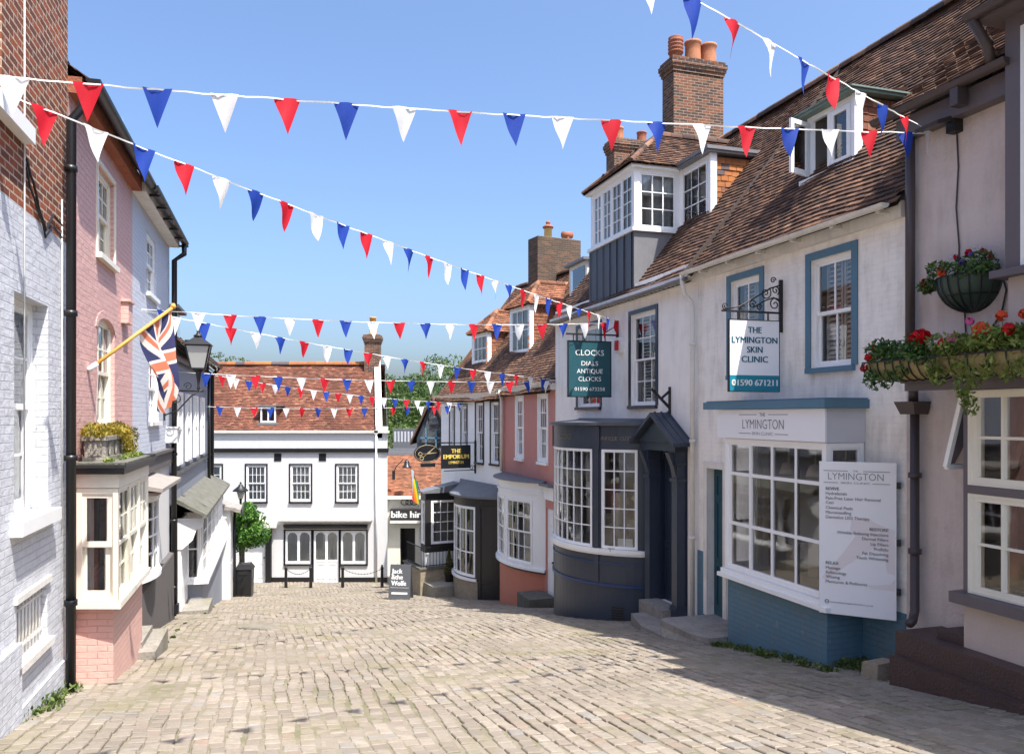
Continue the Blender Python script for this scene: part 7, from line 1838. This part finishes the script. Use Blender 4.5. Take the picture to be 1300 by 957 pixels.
# ================================================================== flowers
def trough_planter(s, n, z, ln, label, seed, spill, blooms, leafmat, name='wall_trough'):
    t = thing(name, label, 'planter', FR.w(s, n, z), FR.rz, None); rr = random.Random(seed)
    m = MB(); k = 12; r = .17; vs = []
    for i in range(13):
        x = -ln / 2 + ln * i / 12; e = math.sqrt(max(0.0, 1 - (2 * i / 12 - 1) ** 6)) * .35 + .65
        for j in range(9): a = math.pi * j / 8; vs.append((x, -r * e * math.cos(a), -.21 * e * math.sin(a)))
    m.smooth = True; m.idx(vs, [(i * 9 + j, i * 9 + j + 1, (i + 1) * 9 + j + 1, (i + 1) * 9 + j) for i in range(12) for j in range(8)])
    m.smooth = False; m.face(vs[:9]); m.face(vs[-9:][::-1]); m.face([(-ln / 2 + .02, -r, -.03), (ln / 2 - .02, -r, -.03), (ln / 2 - .02, r, -.03), (-ln / 2 + .02, r, -.03)]); m.build('coir_liner', M['moss'], t)
    m = MB()
    for i in range(9): x = -ln / 2 + ln * i / 8; m.tube([(x + .03 * j / 8, -(r + .01) * math.cos(math.pi * j / 8), -.222 * math.sin(math.pi * j / 8)) for j in range(9)], .008, 5)
    m.bar((-ln / 2, -r - .01, 0), (ln / 2, -r - .01, 0), .016); m.bar((-ln / 2, r + .01, 0), (ln / 2, r + .01, 0), .016); m.build('wire_frame', M['iron'], t)
    m = MB(); cl = [((rr.uniform(-ln / 2, ln / 2), rr.uniform(-.16, .12), rr.uniform(.02, .19)), (.14, .13, .09), 1) for _ in range(int(ln * 30))]
    cl += [((x, -r - .03, z_), (.09, .06, .10), .8) for x, z_ in spill]
    leaves(m, cl, 75, .032, rr, up=.3); m.build('foliage', M[leafmat], t)
    for mat, pts in blooms.items():
        m = MB()
        for x, y, z_, r_ in pts: bloom(m, (x, y, z_), r_, rr, 26)
        m.build('blossoms', M[mat], t)
    m = MB()
    for mat, pts in blooms.items():
        for x, y, z_, r_ in pts: m.tube([(x * .9, y * .5, 0), (x, y, z_)], .005, 4)
    for x, z_ in spill: m.tube([(x, -.1, .05), (x + .01, -r - .05, -.05), (x + rr.uniform(-.05, .05), -r - .04, z_ - .08)], .005, 4)
    m.build('stems', M['leaf_trail'], t)

def planters():
    n = .80; s = (FR.s(1111, n) + FR.s(1191, n)) / 2; ln = FR.s(1191, n) - FR.s(1111, n)
    trough_planter(s, n, .60, ln, 'coir lined wire trough of red geraniums overhanging the beam end', 1, [(-.3, -.18), (-.22, -.22), (-.05, -.2), (.15, -.15)], {'pet_red': [(.22, -.1, .22, .06), (.30, -.12, .25, .06), (.26, -.05, .17, .055), (.36, -.08, .24, .055), (-.40, -.12, .06, .055), (-.5, -.1, -.05, .05), (-.43, -.05, .18, .045), (.18, .05, .30, .04)]}, 'leaf_pot')
    s2 = FR.s(1199, n); ln2 = 1.7
    trough_planter(s2 + ln2 / 2, n, .60, ln2, 'long wire trough of pink and orange flowers with trailing greenery above the shop window', 2, [(-.8, -.12), (-.74, -.2), (-.5, -.15), (-.44, -.3), (-.40, -.42), (-.36, -.5), (-.3, -.25), (-.15, -.15), (.05, -.2), (.2, -.15), (.4, -.2)],
                   {'pet_orange': [(-.27, -.16, .22, .085), (-.15, -.05, .34, .055), (.08, -.05, .33, .05), (.3, -.1, .3, .06)], 'pet_pink': [(-.50, -.05, .33, .045), (-.60, -.16, .17, .05), (.5, -.1, .28, .05)], 'pet_red': [(.0, -.14, .2, .06), (-.40, -.02, .27, .05), (-.75, -.12, .14, .05), (.2, -.12, .2, .05)]}, 'leaf_trail')
    # half basket on the wall
    z = .163 * 8.8 + .09; s = FR.s(1225, .12)
    t = thing('wall_basket', 'half round wire basket of flowers fixed high on the mauve wall', 'planter', FR.w(s, 0, z), FR.rz); rr = random.Random(5)
    r = .36; prof = [(r * math.cos(a), -r * 1.05 * math.sin(a)) for a in [math.pi / 2 * k / 8 for k in range(8, -1, -1)]]
    m = MB(); m.lathe((0, 0, 0), prof, 16, True, math.pi, 2 * math.pi); m.face([(-r, 0, -.02), (r, 0, -.02)] + [(r * math.cos(-k * math.pi / 12), r * math.sin(-k * math.pi / 12), -.02) for k in range(1, 12)]); m.build('liner', M['liner'], t)
    m = MB()
    for k in range(11):
        a = math.pi + math.pi * k / 10; m.tube([((q[0] + .01) * math.cos(a), (q[0] + .01) * math.sin(a), q[1] - .005) for q in prof], .008, 5)
    for q in (8, 5): m.tube([((prof[q][0] + .01) * math.cos(math.pi + math.pi * k / 16), (prof[q][0] + .01) * math.sin(math.pi + math.pi * k / 16), prof[q][1]) for k in range(17)], .009, 5)
    m.tube([(r, -.02, 0), (r + .06, -.02, -.2), (r, -.02, -.45), (r - .1, -.02, -.56)], .01, 5); m.tube([(-.1, -.02, -.3), (-.08, -.02, -.6)], .01, 5); m.build('wire_frame', M['iron'], t)
    m = MB(); cl = [((rr.uniform(-r, r), -rr.uniform(.02, r * .9), rr.uniform(.0, .15)), (.13, .1, .08), 1) for _ in range(12)] + [((-.36 - rr.uniform(0, .1), -.2, -.04), (.1, .1, .08), 1) for _ in range(3)]
    leaves(m, cl, 70, .032, rr, up=.3); m.build('foliage', M['leaf_pot'], t)
    for mat, pts in {'pet_red': [(.12, -.2, .24, .04), (.30, -.12, .17, .05), (.05, -.3, .20, .03), (-.42, -.25, .0, .05), (-.46, -.22, -.06, .04), (.2, -.1, .25, .03)], 'pet_orange': [(-.1, -.34, .05, .045), (-.36, -.1, .16, .03)], 'pet_purple': [(-.02, -.2, .2, .035), (.2, -.25, .2, .035), (.14, -.32, .12, .03)], 'whitecloth': [(.1, -.1, .3, .02), (.22, -.15, .28, .02), (-.2, -.1, .25, .02)]}.items():
        m = MB()
        for x, y, z_, r_ in pts: bloom(m, (x, y, z_), r_, rr, 22)
        m.build('blossoms', M[mat], t)

# ================================================================== flags and bunting
def union_colour(u, v):
    """u along 0..2, v along 0..1"""
    x, y = u - 1.0, v - .5
    if abs(x) < .1 or abs(y) < .1: return 1
    if abs(x) < .1667 or abs(y) < .1667: return 2
    d1 = (y - x * .5) * .894; d2 = (y + x * .5) * .894
    for d, sg in ((d1, 1), (d2, -1)):
        off = .033 * (1 if x * sg * 1 > 0 else -1) * (1)
        if abs(d + off) < .036: return 1
    if abs(d1) < .1 or abs(d2) < .1: return 2
    return 0

def flags():
    A = Vector(FL.w(FL.s(111), 0, .55)); B = Vector(at(220, 390, 10.5))
    t = thing('flagpole', 'slanting varnished wooden flagpole fixed to the pink house', 'flagpole', A); m = MB()
    m.tube([(0, 0, 0), B - A], .022, 10); m.lathe(B - A, [(.03, -.02), (.04, .01), (.02, .05)], 8); m.build('pole', M['pole'], t)
    m = MB(); m.tube([(0, 0, 0), (B - A) * .1], .032, 10); m.tube([(B - A) * .12, Vector((-.02, .3, -.55)) * 0 + Vector(FL.w(FL.s(119), 0.01, -.35)) - A], .006, 5); m.build('pole_socket', M['plastic_w'], t)
    t2 = thing('union_flag', 'faded union flag hanging in folds from the wooden pole', 'flag', B); d = (A - B).normalized()
    nu, nv = 200, 96; ho = .54; fl = 1.22; m = MB(); pts = []
    side = Vector((.959, .283, 0))
    for i in range(nu + 1):
        u = i / nu
        for j in range(nv + 1):
            v = j / nv
            hoist = d * (ho * v + .03)
            pinch = 1 - .66 * min(1, u * 1.3)
            top = d * .03
            base = top + (hoist - top) * pinch + Vector((0, 0, -fl * u * (1 - .18 * (1 - v) * 0)))
            base.z -= (1 - pinch) * 0.10 * v
            fold = .07 * min(1, u * 2.2 + .15) * math.sin(v * 11 + u * 2.5) + .02 * math.sin(u * 9 + v * 3)
            base += side * fold + d.cross(Vector((0, 0, 1))).normalized() * .03 * math.sin(u * 5 + 1)
            pts.append(base)
    m.v = [tuple(p) for p in pts]; m.smooth = True
    for i in range(nu):
        for j in range(nv):
            m.f.append((i * (nv + 1) + j, i * (nv + 1) + j + 1, (i + 1) * (nv + 1) + j + 1, (i + 1) * (nv + 1) + j))
            m.mi.append(union_colour(2 * (i + .5) / nu, (j + .5) / nv)); m.r.append(.5); m.sm.append(True)
    m.build('cloth', [M['fblue'], M['fred'], M['fwhite']], t2)
    # rainbow flag at the black bay
    a1 = FE.s(584, 0) - .02; P0 = Vector(FE.w(a1 - .35, 1.38, -2.85)); P1 = Vector(at(521, 593, 27.6))
    t = thing('rainbow_flag', 'small rainbow flag hanging from a thin pole above the black bay', 'flag', P0); m = MB(); m.tube([(0, 0, 0), P1 - P0], .014, 6); m.build('pole', M['iron'], t)
    cols = [(.45, .6, .7), (.75, .75, .75), (.75, .35, .5), (.7, .06, .03), (.75, .22, .02), (.75, .5, .02), (.02, .3, .08), (.03, .08, .4), (.25, .03, .35)]
    ms = [m_cloth('stripe_cloth', c, .3) for c in cols]; m = MB(); dd = (P0 - P1); nu, nv = 20, 27
    pts = []
    for i in range(nu + 1):
        for j in range(nv + 1):
            u, v = i / nu, j / nv; q = (P1 - P0) + dd * (.05 + .55 * v) + Vector((.12 * u * v, 0, -.95 * u)); q += Vector((.05 * math.sin(v * 9 + u * 2), .06 * math.sin(v * 7 + u * 3), 0)); pts.append(q)
    m.v = [tuple(p) for p in pts]
    for i in range(nu):
        for j in range(nv): m.f.append((i * (nv + 1) + j, i * (nv + 1) + j + 1, (i + 1) * (nv + 1) + j + 1, (i + 1) * (nv + 1) + j)); m.mi.append(j // 3); m.r.append(.5); m.sm.append(True)
    m.build('cloth', ms, t)

def bunting(A, B, sag, spacing, first, order, label, seed, w=.235, h=.335, lean=.06, tape=.0065):
    A = Vector(A); B = Vector(B); rr = random.Random(seed); L = (B - A).length
    t = thing('bunting', label, 'bunting', A, 0, 'strings of bunting across the street')
    def f(q): return (B - A) * q + Vector((0, 0, -4 * sag * q * (1 - q)))
    m = MB(); n = int(L / .12); pts = [f(k / n) + Vector((0, 0, rr.uniform(-.006, .006))) for k in range(n + 1)]
    s0 = m.smooth
    for k in range(n):   # flat tape with a slow twist
        d = (pts[k + 1] - pts[k]); a0, a1 = k * .55 + seed, (k + 1) * .55 + seed; sd = d.cross(Vector((0, 0, 1))).normalized(); up = sd.cross(d).normalized()
        e0 = (sd * math.cos(a0) * .35 + up) * tape; e1 = (sd * math.cos(a1) * .35 + up) * tape; th = sd * .0015
        m.hexa([pts[k] - e0 - th, pts[k] - e0 + th, pts[k + 1] - e1 + th, pts[k + 1] - e1 - th, pts[k] + e0 - th, pts[k] + e0 + th, pts[k + 1] + e1 + th, pts[k + 1] + e1 - th])
    m.build('tape', M['cord'], t)
    x = first; k = 0; mt = {'R': 'red', 'B': 'blue', 'W': 'whitecloth'}
    while x + w / 2 < L:
        if x > w / 2:
            p = f((x - w / 2) / L); q = f((x + w / 2) / L); e = (q - p); sd = e.cross(Vector((0, 0, 1))).normalized()
            ln, tw, curl = rr.gauss(0, lean), rr.gauss(.0, .05), rr.gauss(0, .025); g = MB(); rows = 7; vs = []
            hh = h * rr.uniform(.95, 1.04)
            for i in range(rows + 1):
                v = i / rows; wd = 1 - v
                for j in range(5):
                    u = (j / 4 - .5) * wd + .5
                    c = p + e * (u + tw * v * .8) + Vector((0, 0, -hh * v * (1 - .10 * abs(ln)) + .010)) + sd * (ln * hh * v ** 1.4 + curl * math.sin((u - .5) * 5) * v + .018 * math.sin(u * 6 + v * 3 + k))
                    vs.append(c)
            g.smooth = True; g.idx(vs, [(i * 5 + j, (i + 1) * 5 + j, (i + 1) * 5 + j + 1, i * 5 + j + 1) for i in range(rows) for j in range(4)])
            g.build('pennant', M[mt[order[k % 3]]], t)
        x += spacing * rr.uniform(.965, 1.035); k += 1

def all_bunting():
    W = lambda F, px, py: Vector(F.w(F.s(px), .03, F.z(px, py)))
    Rb = W(FR, 1188, 170); Lk = W(FR, 787, 408); Pk = W(FR, 708, 483); Ek = W(FE, 594, 512)
    bunting(W(FL, -15, 96), Rb, .07, .524, .15, 'WRB', 'longest bunting string, nearest and nearly level from the brick house to the mauve house', 1)
    bunting(W(FL, -15, 112), Lk, .09, .455, .41, 'RWB', 'bunting string sloping down from the brick house to the clock sign bracket', 2)
    bunting((-2.8, 2.35, 3.18), Rb, .03, .557, .05, 'WBR', 'steep bunting string crossing the top right corner of the photo', 3)
    bunting(W(FL, 177, 392), Lk + Vector((-.05, 0, -.03)), .13, .522, -.19, 'RBW', 'nearly level bunting string ending at the clock sign bracket', 4, tape=.006)
    bunting(W(FL, 177, 394), Pk, .10, .507, .05, 'RWB', 'bunting string sloping from the pale brick house to the rose house eaves', 5, tape=.006)
    bunting(W(FL, 222, 472), Pk + Vector((0, 0, -.02)), .09, .527, .065, 'RBW', 'level bunting string starting just under the street lantern', 6, tape=.006)
    bunting(W(FL, 258, 474), Ek, .16, .41, .52, 'RWB', 'far bunting string sloping down in front of the red tiled roof', 7, tape=.006)
    bunting(W(FL, 259, 516), Ek + Vector((0, 0, -.05)), .10, .514, .43, 'BWR', 'far level bunting string just above the black banded white front', 8, tape=.006)

# ================================================================== run
def main():
    sc.world = bpy.data.worlds.new('World'); w = sc.world; w.use_nodes = True; nt = w.node_tree; nt.nodes.clear()
    az = math.atan2(.354, -.369); el = math.atan(1 / math.hypot(.354, .369))
    sky = nt.nodes.new('ShaderNodeTexSky'); sky.sky_type = 'NISHITA'; sky.sun_disc = False; sky.sun_elevation = el; sky.sun_rotation = az
    sky.air_density = 1.0; sky.dust_density = 3.9; sky.ozone_density = 7.2; sky.altitude = 0
    bg = nt.nodes.new('ShaderNodeBackground'); bg.inputs[1].default_value = SKY; o = nt.nodes.new('ShaderNodeOutputWorld')
    nt.links.new(sky.outputs[0], bg.inputs[0]); nt.links.new(bg.outputs[0], o.inputs[0])
    l = bpy.data.lights.new('sun', 'SUN'); l.energy = SUN; l.angle = R(.5); l.color = (1, .95, .88); s = bpy.data.objects.new('sun', l); COL.objects.link(s)
    s.rotation_euler = Vector((-.354, .369, -1)).to_track_quat('-Z', 'Y').to_euler(); s.location = (20, -20, 40)
    cam = bpy.data.cameras.new('camera'); cam.sensor_width = 36; cam.lens = 36 * 1000 / 1300; cam.shift_y = 49.5 / 1300; cam.clip_end = 2000; cam.clip_start = .05
    c = bpy.data.objects.new('camera', cam); COL.objects.link(c); c.rotation_euler = (math.pi / 2, 0, 0); sc.camera = c
    v = sc.view_settings; v.view_transform = 'Standard'; v.look = 'None'; v.exposure = EXPO; v.gamma = 1; v.use_curve_mapping = False
    sc.cycles.max_bounces = 8; sc.cycles.transparent_max_bounces = 12; sc.cycles.caustics_reflective = False; sc.cycles.caustics_refractive = False; sc.cycles.use_denoising = True
    mats(); M['verge'] = m_paint('dark_verge_mortar', (.07, .05, .042), .9, .3, .004, 6); M['white_rubble'] = m_stone('flaking_whitewash', (.36, .33, .29), (.62, .60, .56), 0.1, .9, 9); M['stone_dark'] = m_stone('dark_stone', (.10, .095, .085), (.17, .16, .14), .3, .85, 5)
    for fn in (ground, clinic, clock_shop, rose_house, mauve_house, emporium, brick_house, pink_house, white_terrace, grey_house, white_shop, far_house, bike_shop, back_houses, steps_right, signs, lantern, street_things, planters, flags, all_bunting): fn()

SKY, SUN, EXPO = 0.124, 3.9, 1.22
main()
